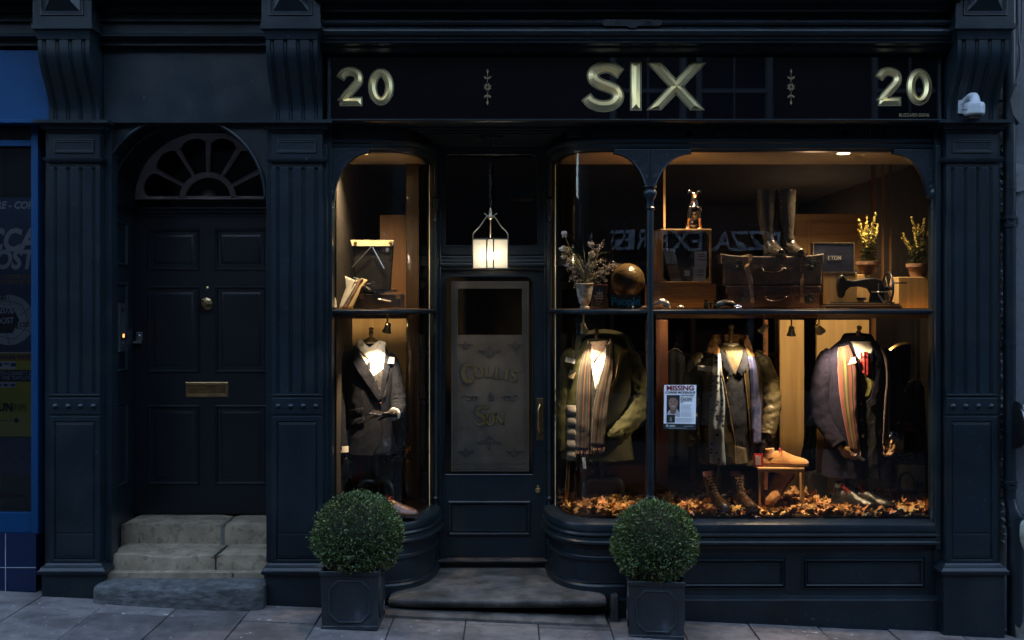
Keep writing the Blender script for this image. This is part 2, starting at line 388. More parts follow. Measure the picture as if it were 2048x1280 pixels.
# ================================================================== SHOP BUILDING
SHOP = thing('shop_building', 'dark navy Victorian shop building with curved bay windows, fluted pilasters and two doors', 'building', (0, .2, 0))
def flutes(hw, gx, gw=.0125, gd=.014):
    pts = [(-hw, 0)]
    for g in gx:
        for k in range(7):
            a = math.pi * k / 6; pts.append((g - gw * math.cos(a), gd * math.sin(a)))
    pts.append((hw, 0)); return pts
def fluted(b, cx, hw, gx, rows, yb, slot=None):
    """block whose front carries upright flutes; rows = [(z, yfront)]"""
    pr = flutes(hw, gx); rings = []
    for z, yf, *w in rows:
        k = w[0] if w else 1
        rings.append([(cx + x * k, yf + y, z) for x, y in pr] + [(cx + hw * k, yb, z), (cx - hw * k, yb, z)])
    b.loft(rings)
CONS = []
def pilaster(pc, dx=0, zb=0):
    cx = X(pc); hw = .150; gx = [-.112, -.037, .037, .112]; YB = .16
    zz = lambda p: Z(p)
    b = MB(); fluted(b, cx, hw, gx, [(zz(788), 0), (zz(335), 0)], YB)
    b.box(cx - hw, cx + hw, 0, YB, zz(335), zz(322)); b.box(cx - hw, cx + hw, 0, YB, zz(792), zz(788)); b.box(cx - hw + .003, cx + hw - .003, .006, YB, zz(796), zz(792))
    b.box(cx - hw - .045, cx - hw, .06, YB, zz(1130), zz(245)); b.box(cx + hw, cx + hw + .045, .06, YB, zz(1130), zz(245))
    p = b.build('pilaster', NAVY, SHOP, bevel=.0022)
    b = MB().box(cx - hw, cx + hw, 0, YB, zz(828), zz(796)); b.build('boss_band', NAVY, p, bevel=.002)
    b = MB()
    for g in gx: MB().lathe((cx + g, 0, zz(812)), [(.001, -.016), (.010, -.013), (.015, -.004), (.016, .0), (.021, .001), (.021, .004)], 16, 'Y').build('boss', NAVY, p, smooth=50)
    b = MB().box(cx - hw + .003, cx + hw - .003, .006, YB, zz(833), zz(828)); b.frame(cx - hw, cx + hw, zz(1130), zz(833), [(0, YB), (0, 0), (.028, 0), (.031, .008), (.036, .008), (.04, .004)])
    b.box(cx - hw + .04, cx + hw - .04, .004, YB, zz(1130) + .04, zz(833) - .04)
    b.box(cx - hw + .042, cx + hw - .042, .0015, .01, zz(1112), zz(1069)); b.box(cx - hw + .042, cx + hw - .042, .0015, .01, zz(1065), zz(849))
    b.build('lower_panel', NAVY, p, bevel=.0015)
    # capital, necking, ring
    def around(prof, name, yb=YB):
        # profile (out, z) swept round the two sides and the front
        path = [(cx - hw, yb), (cx - hw, 0), (cx + hw, 0), (cx + hw, yb)]
        return MB().sweep(path, prof).build(name, NAVY, p, smooth=35)
    around([(-.02, zz(266)), (.008, zz(266)), (.012, zz(262)), (.03, zz(260)), (.034, zz(255)), (.05, zz(251)), (.066, zz(249)), (.066, zz(243)), (-.02, zz(243))], 'capital')
    b = MB().box(cx - hw, cx + hw, .0, YB, zz(316), zz(266)); b.frame(cx - .118, cx + .118, zz(306), zz(279), [(0, 0), (.001, -.007), (.006, -.007), (.009, -.002), (.013, -.005), (.016, -.004), (.019, .003)])
    b.build('neck_panel', NAVY, p, bevel=.001)
    around([(-.02, zz(325)), (.012, zz(325)), (.022, zz(322)), (.026, zz(319)), (.026, zz(316)), (-.02, zz(316))], 'ring_moulding')
    b = MB().box(cx - hw, cx + hw, .002, .06, zz(243), zz(243) + .001)
    # plinth
    zg = ground(cx) - .12
    around([(-.02, zz(1146)), (.045, zz(1146)), (.05, zz(1143)), (.05, zz(1139)), (.038, zz(1136)), (.034, zz(1132)), (.018, zz(1129)), (.012, zz(1126)), (-.02, zz(1126))], 'plinth_moulding')
    b = MB().box(cx - hw - .03, cx + hw + .03, -.03, YB, zg, zz(1146)); b.build('plinth', NAVY, p, bevel=.004)
    # console bracket
    zt, zb_ = Z(80, -.13), Z(243)
    rows = []
    for i in range(23):
        t = i / 22; z = lerp(zb_, zt, t); yf = .0 - .15 * smooth((t - .12) / .75)
        rows.append((z, yf, 1))
    b = MB(); fluted(b, cx, .148, gx, rows, YB)
    c = b.build('console_bracket', NAVY, p, smooth=32)
    b = MB(); yk = -.155
    b.sweep([(cx - .15, .1), (cx - .15, yk), (cx + .15, yk), (cx + .15, .1)], [(-.02, zt), (.0, zt), (.004, zt + .03), (.012, zt + .048), (.024, zt + .054), (.024, zt + .086), (-.02, zt + .086)])
    b.build('bracket_abacus', NAVY, c, smooth=35)
    z0 = zt + .086; yk = -.17
    b = MB().box(cx - .168, cx + .168, yk, YB, z0, z0 + .5); b.frame(cx - .125, cx + .125, z0 + .045, z0 + .4, [(0, yk + .002), (.001, yk - .008), (.006, yk - .008), (.009, yk - .001), (.014, yk - .004), (.017, yk - .004), (.02, yk + .002)])
    b.build('bracket_block', NAVY, c, bevel=.003)
    b = MB(); x0, x1, q0, q1 = cx - .103, cx + .103, z0 + .068, z0 + .38
    b.add([(x0, yk + .001, q0), (x1, yk + .001, q0), (x1, yk + .001, q1), (x0, yk + .001, q1), (cx - .045, yk - .05, q0 + .07), (cx + .045, yk - .05, q0 + .07), (cx + .045, yk - .05, q1 - .07), (cx - .045, yk - .05, q1 - .07)],
          [(0, 1, 5, 4), (1, 2, 6, 5), (2, 3, 7, 6), (3, 0, 4, 7), (4, 5, 6, 7)])
    b.build('bracket_boss', NAVY, c)
    return cx
CP = [pilaster(149), pilaster(594), pilaster(1944)]

# cornice: mouldings running between the consoles; profile in (y, z)
def extr(prof, x0, x1): return MB().loft([[(x0, y, z) for y, z in prof], [(x1, y, z) for y, z in prof]])
def bulge(y, p0, p1, amp, n=7, Yp=0):
    o = []
    for i in range(n + 1): t = i / n; o.append((y - amp * math.sin(math.pi * t), Z(lerp(p0, p1, t), y)))
    return o
# long run above the sign (bottom -> top)
pr = [(.16, Z(106)), (-.02, Z(106)), (-.035, Z(103)), (-.05, Z(97, -.05)), (-.05, Z(93, -.05))]
pr += bulge(-.06, 91, 84, .03, 6) + [(-.06, Z(83, -.06)), (-.075, Z(77, -.07)), (-.075, Z(74, -.075))]
pr += bulge(-.085, 72, 54, .018, 7) + [(-.075, Z(53, -.08)), (-.085, Z(51, -.08))] + bulge(-.09, 50, 38, .012, 5) + [(-.055, Z(36, -.05)), (-.045, Z(34, -.05)), (-.045, Z(25, -.05)), (-.09, Z(24, -.09)), (-.10, Z(19, -.1)), (-.12, Z(16, -.12)), (-.12, Z(11, -.12)),
       (-.14, Z(8, -.14)), (-.18, Z(2, -.18)), (-.2, Z(-3, -.2)), (-.24, Z(-12, -.24)), (-.24, Z(-30, -.24)), (.16, Z(-40, -.24))]
c1 = extr(pr, CP[1] + .14, CP[2] - .14).build('cornice', NAVY, SHOP, smooth=30)
pr = [(.16, Z(92)), (.03, Z(92)), (.0, Z(91)), (.0, Z(81)), (-.02, Z(80)), (-.022, Z(77))] + bulge(-.03, 76, 70, .02, 5) + [(-.015, Z(68)), (-.015, Z(48)), (-.04, Z(46)), (-.04, Z(40)), (-.02, Z(38)), (-.02, Z(31)), (-.05, Z(29)), (-.05, Z(24)), (-.03, Z(23)), (-.035, Z(17)), (-.07, Z(15)), (-.09, Z(5, -.09)), (-.16, Z(0, -.16)), (-.2, Z(-12, -.2)), (-.2, Z(-40, -.2)), (.16, Z(-40, -.2))]
extr(pr, CP[0] + .14, CP[1] - .14).build('cornice', NAVY, SHOP, smooth=30)
extr(pr, -4.6, CP[0] - .14).build('cornice', NAVY, SHOP, smooth=30)
# maker's cast plate on the cornice
b = MB(); xm0, xm1 = X(1205, -.1), X(1323, -.1); zc = Z(46.5, -.1)
b.prism(rrect(xm0, xm1, zc - .019, zc + .019, .018, 5), -.112, -.09); b.prism(rrect(X(1255, -.1), X(1275, -.1), zc - .032, zc + .0, .014, 4), -.1115, -.09)
mp_ = b.build('maker_plate', NAVY, c1, bevel=.002)
for s_, z_, px_, dz in (('J. DEAN', .030, 1234, 0), ('MAKER', .016, 1296, .006), ('LONDON', .014, 1296, -.009)): MB().text(s_, z_, (X(px_, -.11), zc + dz), -.1135, .004).build('cast_lettering', NAVY, mp_)
# panel over the house door, walls above
b = MB().box(CP[0] + .15, CP[1] - .15, .05, .2, Z(243), Z(90)); b.build('frieze_panel', NAVY, SHOP, bevel=.003)
BRK = brick('old_red_brick', (.16, .075, .05), (.22, .10, .07), (.18, .165, .15))
b = MB().box(-2.72, 2.98, .17, .5, Z(-30), 8.6); b.build('upper_wall', BRK, SHOP)
b = MB().box(-3.1, -2.6, .2, 4.2, -.5, 3.6); b.build('side_wall', BLACK, SHOP)
MB().box(-2.75, 2.98, .175, .3, Z(250), Z(-32)).build('lintel_wall', BLACK, SHOP)
# backing between the shop window top and the sign
SX0, SX1 = X(655), X(1885)
b = MB().box(SX0, SX1, .10, .16, Z(243, .1), Z(107)); b.build('sign_backing', BLACKNAVY, SHOP)
# ---------------- sill ledge under the sign, grille, window head
pr = [(.1, Z(247)), (-.03, Z(247)), (-.045, Z(245)), (-.05, Z(243)), (-.045, Z(241)), (-.02, Z(239)), (.1, Z(238))]
extr(pr, SX0 - .0, SX1 + .0).build('sign_ledge', NAVY, SHOP, smooth=40)
# bay paths in plan
EX, RY = .10, .645
def bayL(off=0, n=24):
    a = [(X(655), EX - off)] + [(-.90, EX - off)]
    for i in range(n + 1):
        t = R(90 * i / n); a.append((-.86 + (.355 + off) * math.sin(t) ** (2 / 2.6), RY - (RY - EX + off) * max(0, math.cos(t)) ** (2 / 2.6)))
    return a
def bayR(off=0, n=24, end=None):
    a = []
    for i in range(n + 1):
        t = R(90 * (1 - i / n)); a.append((.565 - (.31 + off) * math.sin(t) ** (2 / 2.7), RY - (RY - EX + off) * max(0, math.cos(t)) ** (2 / 2.7)))
    a += [(.62, EX - off), (end if end else X(1885), EX - off)]
    return a
def both(prof, name, m, smoothv=35, **k):
    o = []
    for pth in (bayL(), bayR()): o.append(MB().sweep(pth, prof).build(name, m, SHOP, smooth=smoothv, **k))
    return o
zq = lambda p, o=0: Z(p, EX - o)
both([(-.06, zq(302)), (-.005, zq(302)), (.0, zq(299)), (.012, zq(297)), (.018, zq(293)), (.018, zq(289)), (.03, zq(286)), (.034, zq(281)), (.03, zq(279)), (-.06, zq(278))], 'window_head', NAVY)
# frieze above the head, set back, with a fretted grille
both([(-.05, zq(278)), (-.022, zq(278)), (-.022, Z(250, EX)), (-.05, Z(250, EX))], 'grille_backing', BLACK)
b = MB()
xx = X(1135, .1)
while xx < X(1870, .1):
    b.box(xx, xx + .006, EX + .008, EX + .022, Z(273, EX), Z(258, EX)); xx += .021
for pz in (258, 265.5, 273): b.box(X(1135, .1), X(1872, .1), EX + .006, EX + .02, Z(pz, EX) - .002, Z(pz, EX) + .002)
for px in (1378, 1690): b.lathe((X(px, .1), EX + .0, Z(265.5, EX)), [(.026, .0), (.026, .02), (.02, .02), (.02, 0)], 20, 'Y')
b.build('fretted_grille', mat('grille_paint', (.02, .026, .034), .5), SHOP)
# soffit of the recess
b = MB().box(-1.0, .75, .101, RY + .35, Z(247) + .002, Z(247) + .05)
for k, (ins) in enumerate((.0, .05, .09)): b.box(-.62 + ins, .40 - ins, .12 + ins * .6, .62 - ins * .4, Z(247) - .012 * (k + 1), Z(247) + .004)
b.build('recess_soffit', NAVY, SHOP, bevel=.003)
b = MB().lathe((X(981, .25), .25, Z(247) - .036), [(.07, 0), (.07, -.012), (.05, -.02), (.03, -.03), (.001, -.032)], 24)
b.build('ceiling_rose', NAVY, SHOP, smooth=40)

# ---------------- bay stall risers and sill
sill = [(-.12, Z(1036, EX)), (.02, Z(1040, EX)), (.048, Z(1050, .04)), (.052, Z(1053, .04)), (.052, Z(1064, .04)), (.046, Z(1066, .04)), (.058, Z(1068, .03)), (.062, Z(1072, .03)), (.058, Z(1075, .03)), (.045, Z(1076, .03)),
        (.056, Z(1079, .03)), (.056, Z(1083, .03)), (.066, Z(1086, .03)), (.066, Z(1090, .03)), (.03, Z(1094, .05)), (.02, Z(1100, .07)), (-.12, Z(1100, .07))]
both(sill, 'window_sill', NAVY, 28)
WF = .02
zr = lambda p: Z(p, EX - WF)
both([(-.1, zr(1099)), (WF, zr(1099)), (WF, zr(1162)), (WF, zr(1190) - .09), (-.1, zr(1190) - .09)], 'stall_riser', NAVY)
def riserbeads(pth):
    for p0, prf in ((1113, [(WF - .01, 0), (WF + .006, 0), (WF + .009, -.004), (WF + .004, -.008), (WF + .009, -.012), (WF + .016, -.016), (WF + .014, -.024), (WF + .002, -.028), (WF - .01, -.028)]),
                    (1164, [(WF - .01, 0), (WF + .007, 0), (WF + .009, -.006), (WF + .003, -.009), (WF + .010, -.013), (WF + .016, -.018), (WF + .02, -.024), (WF + .02, -.1), (WF - .01, -.1)])):
        MB().sweep(pth, [(o, zr(p0) + z) for o, z in prf]).build('riser_moulding', NAVY, SHOP, smooth=30)
riserbeads(bayL()); riserbeads(bayR(end=X(1250, .08)))
b = MB(); x0_ = X(1238, .0); b.loft([[(xx, .12, -.3), (xx, .04, -.3), (xx, .04, Z(1200.5, .04)), (xx, .078, Z(1190, .08)), (xx, .12, Z(1190, .08))] for xx in (x0_, SX1)])
b.build('riser_plinth', NAVY, SHOP, bevel=.004)
for (a, c) in ((1250, 1573), (1603, 1852)):
    y = EX - WF
    MB().frame(X(a, y), X(c, y), Z(1178, y), Z(1112, y), [(0, y + .001), (.0, y - .006), (.008, y - .006), (.011, y + .003), (.014, y - .004), (.024, y - .016), (.03, y - .010), (.034, y - .001), (.037, y - .006), (.041, y - .006), (.043, y + .004)]).build('riser_panel', NAVY, SHOP, smooth=25)

# ---------------- glazing
def pane(name, path, p0, p1, m=GLASSB):
    z0, z1 = Z(p1, EX), Z(p0, EX)
    cum = [0]
    for a, c in zip(path, path[1:]): cum.append(cum[-1] + math.hypot(c[0] - a[0], c[1] - a[1]))
    b = MB()
    for (x, y) in path: b.v += [Vector((x, y, z0)), Vector((x, y, z1))]
    for i in range(len(path) - 1): b.f.append((2 * i, 2 * i + 2, 2 * i + 3, 2 * i + 1))
    o = b.build(name, m, SHOP, smooth=True, recalc=False); return o
pane('window_pane', bayL(-.02)[:-1], 299, 1041)
k = bayR(-.02); pane('window_pane', k[1:-1] + [(X(1298, EX), EX + .02)], 299, 1041)
pane('window_pane', [(X(1300, EX), EX + .02), (X(1866, EX), EX + .02)], 299, 1041, GLASS)
# brass edge of the curved panes
for (x, y) in (bayL(-.02)[-3], bayR(-.02)[2]):
    MB().tube([(x, y - .004, Z(1020, y)), (x, y - .004, Z(800, y)), (x, y - .004, Z(330, y))], .003, 6).build('pane_edge_strip', mat('edge_strip', (.95, .75, .45), .3, .3), SHOP)
# jamb posts where the bays meet the door recess
for sx, xe in ((1, -.505), (-1, .255)):
    b = MB(); z0, z1 = .05, Z(262, RY)
    for (a0, a1, y0, y1) in ((-.0, .03, RY - .055, RY + .02), (-.018, .0, RY - .04, RY + .02), (.03, .045, RY - .03, RY + .02), (-.03, -.018, RY - .02, RY + .02)):
        b.box(min(xe + sx * a0, xe + sx * a1), max(xe + sx * a0, xe + sx * a1), y0, y1, z0, z1)
    j = b.build('recess_jamb', NAVY, SHOP, bevel=.004)
    q = xe + sx * .012; yy = RY - .06
    c = MB().lathe((q, yy, Z(1030, yy)), [(.024, 0), (.024, .03), (.03, .04), (.03, .05), (.02, .06), (.017, .085), (.024, .1), (.024, .11), (.016, .115), (.0125, .125), (.0125, Z(445, yy) - Z(1030, yy)), (.02, Z(443, yy) - Z(1030, yy)), (.012, Z(437, yy) - Z(1030, yy)), (.014, Z(425, yy) - Z(1030, yy)),
        (.026, Z(410, yy) - Z(1030, yy)), (.028, Z(398, yy) - Z(1030, yy)), (.016, Z(394, yy) - Z(1030, yy)), (.014, Z(300, yy) - Z(1030, yy))], 16)
    c.build('colonnette', NAVY, j, smooth=40)
# colonnettes and pierced spandrels
def colon(px, r=.0225, bot=1040):
    y = EX; cx = X(px, y); zz = lambda p: Z(p, y); s = r / .0225
    pr = [(r * 1.5, zz(bot)), (r * 1.5, zz(bot - 12)), (r * 1.2, zz(bot - 16)), (r * 1.25, zz(bot - 30)), (r * .95, zz(bot - 42)), (r * 1.2, zz(bot - 47)), (r * .95, zz(bot - 52)), (r, zz(bot - 56)), (r * .92, zz(640)),
          (r * .92, zz(420)), (r * 1.25, zz(419)), (r * 1.3, zz(416)), (r * .95, zz(414)), (r * .95, zz(402)), (r * 1.1, zz(398)), (r * 1.5, zz(394)), (r * 1.75, zz(388)), (r * 1.7, zz(383)), (r * 1.35, zz(380)), (r * 1.4, zz(377)), (r * 1.8, zz(375)), (r * 1.8, zz(371)), (r * .8, zz(370))]
    return MB().lathe((cx, y - .005, 0), pr, 20).build('colonnette', NAVY, SHOP, smooth=40)
colon(1300); colon(661, .017); colon(1866, .017)
def scroll(b, cx, cz, r, turns, y, a0=0, d=1, th=.003):
    pts = []
    for i in range(26):
        t = i / 25; a = a0 + d * turns * 2 * math.pi * t; rr = r * (1 - .85 * t); pts.append((cx + rr * math.cos(a), y, cz + rr * math.sin(a)))
    b.tube(pts, [th * (1 - .4 * i / 25) for i in range(26)], 6)
def spandrel(pts_in, pts_out, orn):
    y0 = EX - .022; y1 = EX + .03
    A = [(X(a, y0), Z(c, y0)) for a, c in pts_in]; B = [(X(a, y0), Z(c, y0)) for a, c in pts_out]
    s = MB().band(A, B, y0, y1).build('spandrel', NAVY, SHOP, bevel=.004)
    b = MB(); A2 = [(x, z) for x, z in A]
    b.tube([(x, y0 - .001, z) for x, z in A2], .0045, 6)
    for (px, py, r, a0, d) in orn: scroll(b, X(px, y0), Z(py, y0), r, 1.4, y0 - .001, a0, d, .0026)
    b.build('carved_scrolls', NAVY, s, smooth=40)
def q(cx, cy, rx, ry, a0, a1, n=14): return [(cx + rx * math.cos(R(lerp(a0, a1, i / n))), cy - ry * math.sin(R(lerp(a0, a1, i / n)))) for i in range(n + 1)]
def dogear(px, py, d): return [(px, py), (px + d * 1, 300)]
inn = q(740, 400, 72, 95, 180, 92); out = [(651, lerp(400, 296, min(1, i / 5))) if i < 5 else (lerp(651, 742, (i - 5) / 9), 296) for i in range(15)]
spandrel(inn + [(738, 296)], out + [(744, 295)], [(672, 318, .028, 0, 1), (690, 308, .026, 2, -1), (705, 305, .018, 1, 1), (663, 345, .018, 2, 1), (660, 365, .012, 0, -1), (655, 330, .014, 0, -1)])
inn = [(1228, 307)] + q(1228, 400, 66, 93, 90, 22)[1:] + [(1292, 372)]; out = [(1228, 298)] + [(lerp(1232, 1300, i / 14), 298) for i in range(1, 15)] + [(1300, 372)]
orn = [(1272, 318, .03, 0, 1), (1250, 308, .018, 2, -1), (1286, 335, .022, 1, -1), (1293, 352, .012, 2, 1)]
spandrel(inn, out, orn)
inn = [(1382, 307)] + q(1382, 400, 74, 93, 90, 158)[1:] + [(1308, 372)]; out = [(1382, 298)] + [(lerp(1378, 1300.5, i / 14), 298) for i in range(1, 15)] + [(1300.5, 372)]
spandrel(inn, out, [(2600 - a + 2, c, r, math.pi - a0, -d) for a, c, r, a0, d in orn] + [(1352, 307, .012, 0, 1), (1312, 350, .012, 0, 1)])
inn = [(1788, 307)] + q(1788, 400, 68, 93, 90, 12)[1:] + [(1858, 395)]; out = [(1788, 298)] + [(lerp(1792, 1876, i / 7), 298) if i < 7 else (1876, lerp(298, 395, (i - 7) / 8)) for i in range(1, 15)] + [(1876, 396)]
spandrel(inn, out, [(1838, 315, .026, 0, 1), (1856, 335, .02, 2, -1), (1818, 306, .014, 0, 1), (1863, 360, .012, 1, 1)])
# right-hand jamb of the big window
b = MB(); b.pbox(1872, 1882, 290, 1100, .04, .16); b.pbox(1866, 1873, 300, 1045, .09, .15); b.build('window_jamb', NAVY, SHOP, bevel=.003)
b = MB(); b.pbox(645, 655, 290, 1100, .03, .16); b.build('window_jamb', NAVY, SHOP, bevel=.003)
# shelf rail across the glass
both([(-.01, Z(628.5, EX)), (.012, Z(628, EX)), (.02, Z(625, EX)), (.02, Z(621, EX)), (.012, Z(619, EX)), (-.01, Z(618.5, EX))], 'shelf_rail', NAVY)

# ---------------- display interior
FZ = Z(1036, EX); SZ = Z(617.5, .12); CZ = Z(301, .12)
def plan(pathL, z0, z1, yb):
    pts = [(x, y) for x, y in pathL]; xs = [p[0] for p in pts]
    poly = pts + [(max(xs[-1], pts[-1][0]), yb), (pts[0][0], yb)]
    return poly
def slab(path, z0, z1, yb, name, m):
    pts = [(x, y) for x, y in path]
    if yb > RY or True: pts = pts + [(pts[-1][0], yb), (pts[0][0], yb)]
    cln = []
    for p in pts:
        if not cln or math.hypot(p[0] - cln[-1][0], p[1] - cln[-1][1]) > 1e-4: cln.append(p)
    n = len(cln); b = MB(); b.v = [Vector((x, y, z0)) for x, y in cln] + [Vector((x, y, z1)) for x, y in cln]
    b.f = [tuple(range(n))[::-1], tuple(range(n, 2 * n))] + [(i, (i + 1) % n, n + (i + 1) % n, n + i) for i in range(n)]
    return b.build(name, m, SHOP)
for pth, yb in ((bayL(-.035), .95), (bayR(-.035), .95)):
    slab(pth, FZ - .05, FZ, yb, 'display_floor', DARKWOOD)
    slab(pth, CZ, CZ + .04, .74, 'display_ceiling', CREAM)
def shelfpath(p, y): return [(x, min(yy, y)) for x, yy in p if yy < y + .001]
slab([q_ for q_ in bayL(-.035) if q_[1] < .50], SZ - .022, SZ, .52, 'display_shelf', OAKX)
slab([q_ for q_ in bayR(-.035) if q_[1] < .50], SZ - .022, SZ, .52, 'display_shelf', OAKX)
b = MB().box(X(1312, .5), X(1860, .5), .50, .53, SZ - .062, SZ - .022); b.build('shelf_batten', OAKX, SHOP)
b = MB().box(X(672, .3), X(815, .3), .30, .33, SZ - .062, SZ - .022); b.build('shelf_batten', wood('brown_batten', (.13, .06, .025), (.2, .1, .04), .4, 'X'), SHOP)
# panelled backs of the display
YB_ = .80
b = MB(); b.pbox(640, 681, 634, 1020, YB_, YB_ + .03); b.pbox(692, 812, 634, 1020, YB_, YB_ + .03); b.build('oak_back_panel', TANWOOD, SHOP)
b = MB(); b.pbox(681, 692, 634, 1020, YB_ - .02, YB_ + .02); b.pbox(812, 838, 300, 1020, YB_ - .1, YB_); b.build('display_post', DARKWOOD, SHOP, bevel=.003)
b = MB(); b.pbox(690, 697, 330, 617, .7, .73); b.build('display_post', wood('red_brown_post', (.20, .08, .035), (.30, .13, .06), .4), SHOP, bevel=.003)
b = MB(); b.pbox(760, 812, 430, 617, .78, .80); b.build('brown_back_panel', wood('brown_oak', (.13, .065, .025), (.2, .10, .04), .5), SHOP)
b = MB(); b.pbox(1560, 1608, 640, 1000, .84, .87); b.build('oak_back_panel', TANWOOD, SHOP)
b = MB(); b.pbox(1634, 1738, 640, 1000, YB_, YB_ + .03); b.build('oak_back_panel', TANWOOD, SHOP)
b = MB(); b.pbox(1528, 1536, 640, 980, YB_ - .03, YB_); b.build('display_post', wood('red_brown_post', (.2, .08, .03), (.3, .13, .06)), SHOP, bevel=.002)
b = MB()
for py in (675, 690, 812, 960): b.pbox(1527, 1531, py, py + 10, YB_ - .036, YB_ - .03)
b.build('post_hinge', BRASS, SHOP)
b = MB(); b.pbox(1312, 1336, 640, 1000, .8, .83); b.pbox(1291, 1297, 640, 1005, .5, .52); b.build('display_post', wood('red_brown_post', (.2, .08, .03), (.3, .13, .06)), SHOP, bevel=.003)
b = MB(); b.pbox(1327, 1331, 330, 617, .55, .57); b.build('display_post', OAKZ, SHOP)
b = MB(); b.pbox(1590, 1735, 428, 540, .95, .97)
b.frame(X(1615, .95), X(1730, .95), Z(528, .95), Z(440, .95), [(0, .949), (0, .94), (.012, .935), (.02, .945), (.02, .951)])
b.build('oak_wall_panel', wood('mid_oak', (.24, .13, .045), (.34, .19, .07), .5, 'X', .6), SHOP)
b = MB(); b.pbox(1745, 1752, 330, 700, .9, .93); b.pbox(1765, 1768, 330, 617, .7, .72); b.pbox(1780, 1783, 330, 617, .7, .72); b.build('display_post', wood('brown_oak', (.13, .06, .03), (.2, .1, .05)), SHOP)
# shop room behind
RM = mat('shop_room_wall', (.018, .014, .011), .8, var=.3)
b = MB(); b.box(-2.6, 3.0, 4.1, 4.2, -.2, 3.0); b.box(2.8, 2.9, .17, 4.1, -.2, 3.0); b.box(-2.6, 2.8, .76, 4.2, CZ + .05, CZ + .1); b.box(-1.1, -1.06, .17, 4.1, -.2, 3.0); b.build('room_wall', RM, SHOP)
MB().box(2.5301, 2.8, .165, .95, FZ - .05, FZ).build('display_floor', DARKWOOD, SHOP); MB().box(2.5301, 2.8, .165, .74, CZ, CZ + .04).build('display_ceiling', CREAM, SHOP); MB().box(2.5301, 2.8, .165, .52, SZ - .022, SZ).build('display_shelf', OAKX, SHOP)
b = MB().box(-2.6, 2.8, .75, 4.2, .15, .2); b.build('room_floor', DARKWOOD, SHOP)
b = MB()
for z in (.9, 1.35, 1.8, 2.2): b.box(.9, 2.45, 3.5, 3.95, z, z + .03); b.box(-.95, .2, 3.6, 3.95, z, z + .03)
for x in (-.95, .2, .9, 1.65, 2.42): b.box(x, x + .04, 3.5, 3.95, .2, 2.4)
b.build('wall_shelving', DARKWOOD, SHOP)

# ---------------- shop door (in the recess)
DOOR = 0
Yd = RY
d = lambda p: Z(p, Yd); e = lambda p: X(p, Yd)
b = MB(); b.pbox(866, 1106, 262, 292, Yd - .01, Yd + .06); b.pbox(862, 874, 290, 1118, Yd - .01, Yd + .06); b.pbox(1096, 1106, 290, 1118, Yd - .01, Yd + .06); b.pbox(866, 1106, 512, 540, Yd - .012, Yd + .06)
b.pbox(872, 878, 296, 512, Yd + .0, Yd + .05); b.pbox(1092, 1096, 296, 512, Yd, Yd + .05)
b.box(e(866), e(1106), Yd - .03, Yd - .008, d(533), d(527)); b.box(e(866), e(1106), Yd - .022, Yd - .008, d(527), d(520))
b.build('door_frame', NAVY, SHOP, bevel=.004)
def hollow(x0, x1, z0, z1, ix0, ix1, iz0, iz1, r, rb, y0, y1, n=6):
    I = rrect(ix0, ix1, iz0, iz1, r, n, rb)
    O = []
    for i, (x, z) in enumerate(I):
        q4 = i // (n + 1); t = (i % (n + 1)) / n
        c = [(x1, z1), (x0, z1), (x0, z0), (x1, z0)][q4]; mx, mz = (ix0 + ix1) / 2, (iz0 + iz1) / 2
        a = [((x1, iz1 - r), (ix1 - r, z1)), ((ix0 + r, z1), (x0, iz1 - r)), ((x0, iz0 + rb), (ix0 + rb, z0)), ((ix1 - rb, z0), (x1, iz0 + rb))][q4]
        if t <= .5: p = (lerp(a[0][0], c[0], t * 2), lerp(a[0][1], c[1], t * 2))
        else: p = (lerp(c[0], a[1][0], t * 2 - 1), lerp(c[1], a[1][1], t * 2 - 1))
        O.append(p)
    return I, O
I, O = hollow(e(878), e(1092), d(510), d(291.5), e(890), e(1076), d(492), d(309), .045, .008, Yd, Yd)
t_ = MB().band(I, O, Yd, Yd + .04, True).build('transom_window', NAVY, SHOP, bevel=.004)
MB().tube([(x, Yd - .001, z) for x, z in I] + [(I[0][0], Yd - .001, I[0][1])], .005, 6).build('glazing_bead', NAVY, t_, smooth=40)
MB().prism(rrect(e(888), e(1078), d(494), d(307), .045, 6, .008), Yd + .02, Yd + .024).build('transom_pane', GLASSD, t_)
I, O = hollow(e(874), e(1096), d(1116), d(540), e(889), e(1066), d(950), d(552), .05, .004, Yd, Yd)
DOOR = MB().band(I, O, Yd + .012, Yd + .055, True).build('shop_door', NAVY, SHOP, bevel=.004)
ORG[DOOR.name] = ORG[SHOP.name]
MB().tube([(x, Yd + .01, z) for x, z in I] + [(I[0][0], Yd + .01, I[0][1])], .005, 6).build('glazing_bead', NAVY, DOOR, smooth=40)
MB().prism(rrect(e(887), e(1068), d(952), d(550), .05, 6, .004), Yd + .034, Yd + .038).build('door_pane', GLASSD, DOOR)
MB().box(e(880), e(1075), Yd + .32, Yd + .34, d(960), d(545)).build('added_door_backing', mat('brown_backing', (.085, .07, .05), .8, var=.4, scale=4), SHOP)  # brown board added behind the door glass so it shows less black
ETCH = mat('etched_glass', (.064, .057, .045), .7, var=.3, scale=5, bump=.05, spec=.12)
b = MB(); A = [(e(902), d(562)), (e(1058), d(562)), (e(1058), d(944)), (e(902), d(944))]; B = [(e(915), d(577)), (e(1044), d(577)), (e(1044), d(670)), (e(915), d(670))]
b.band(A, B, Yd + .029, Yd + .031, True); b.build('etched_pane', ETCH, DOOR)
ETD = mat('etched_ornament', (.006, .006, .0055), .5, bump=0, var=.1)
b = MB(); ye = Yd + .028
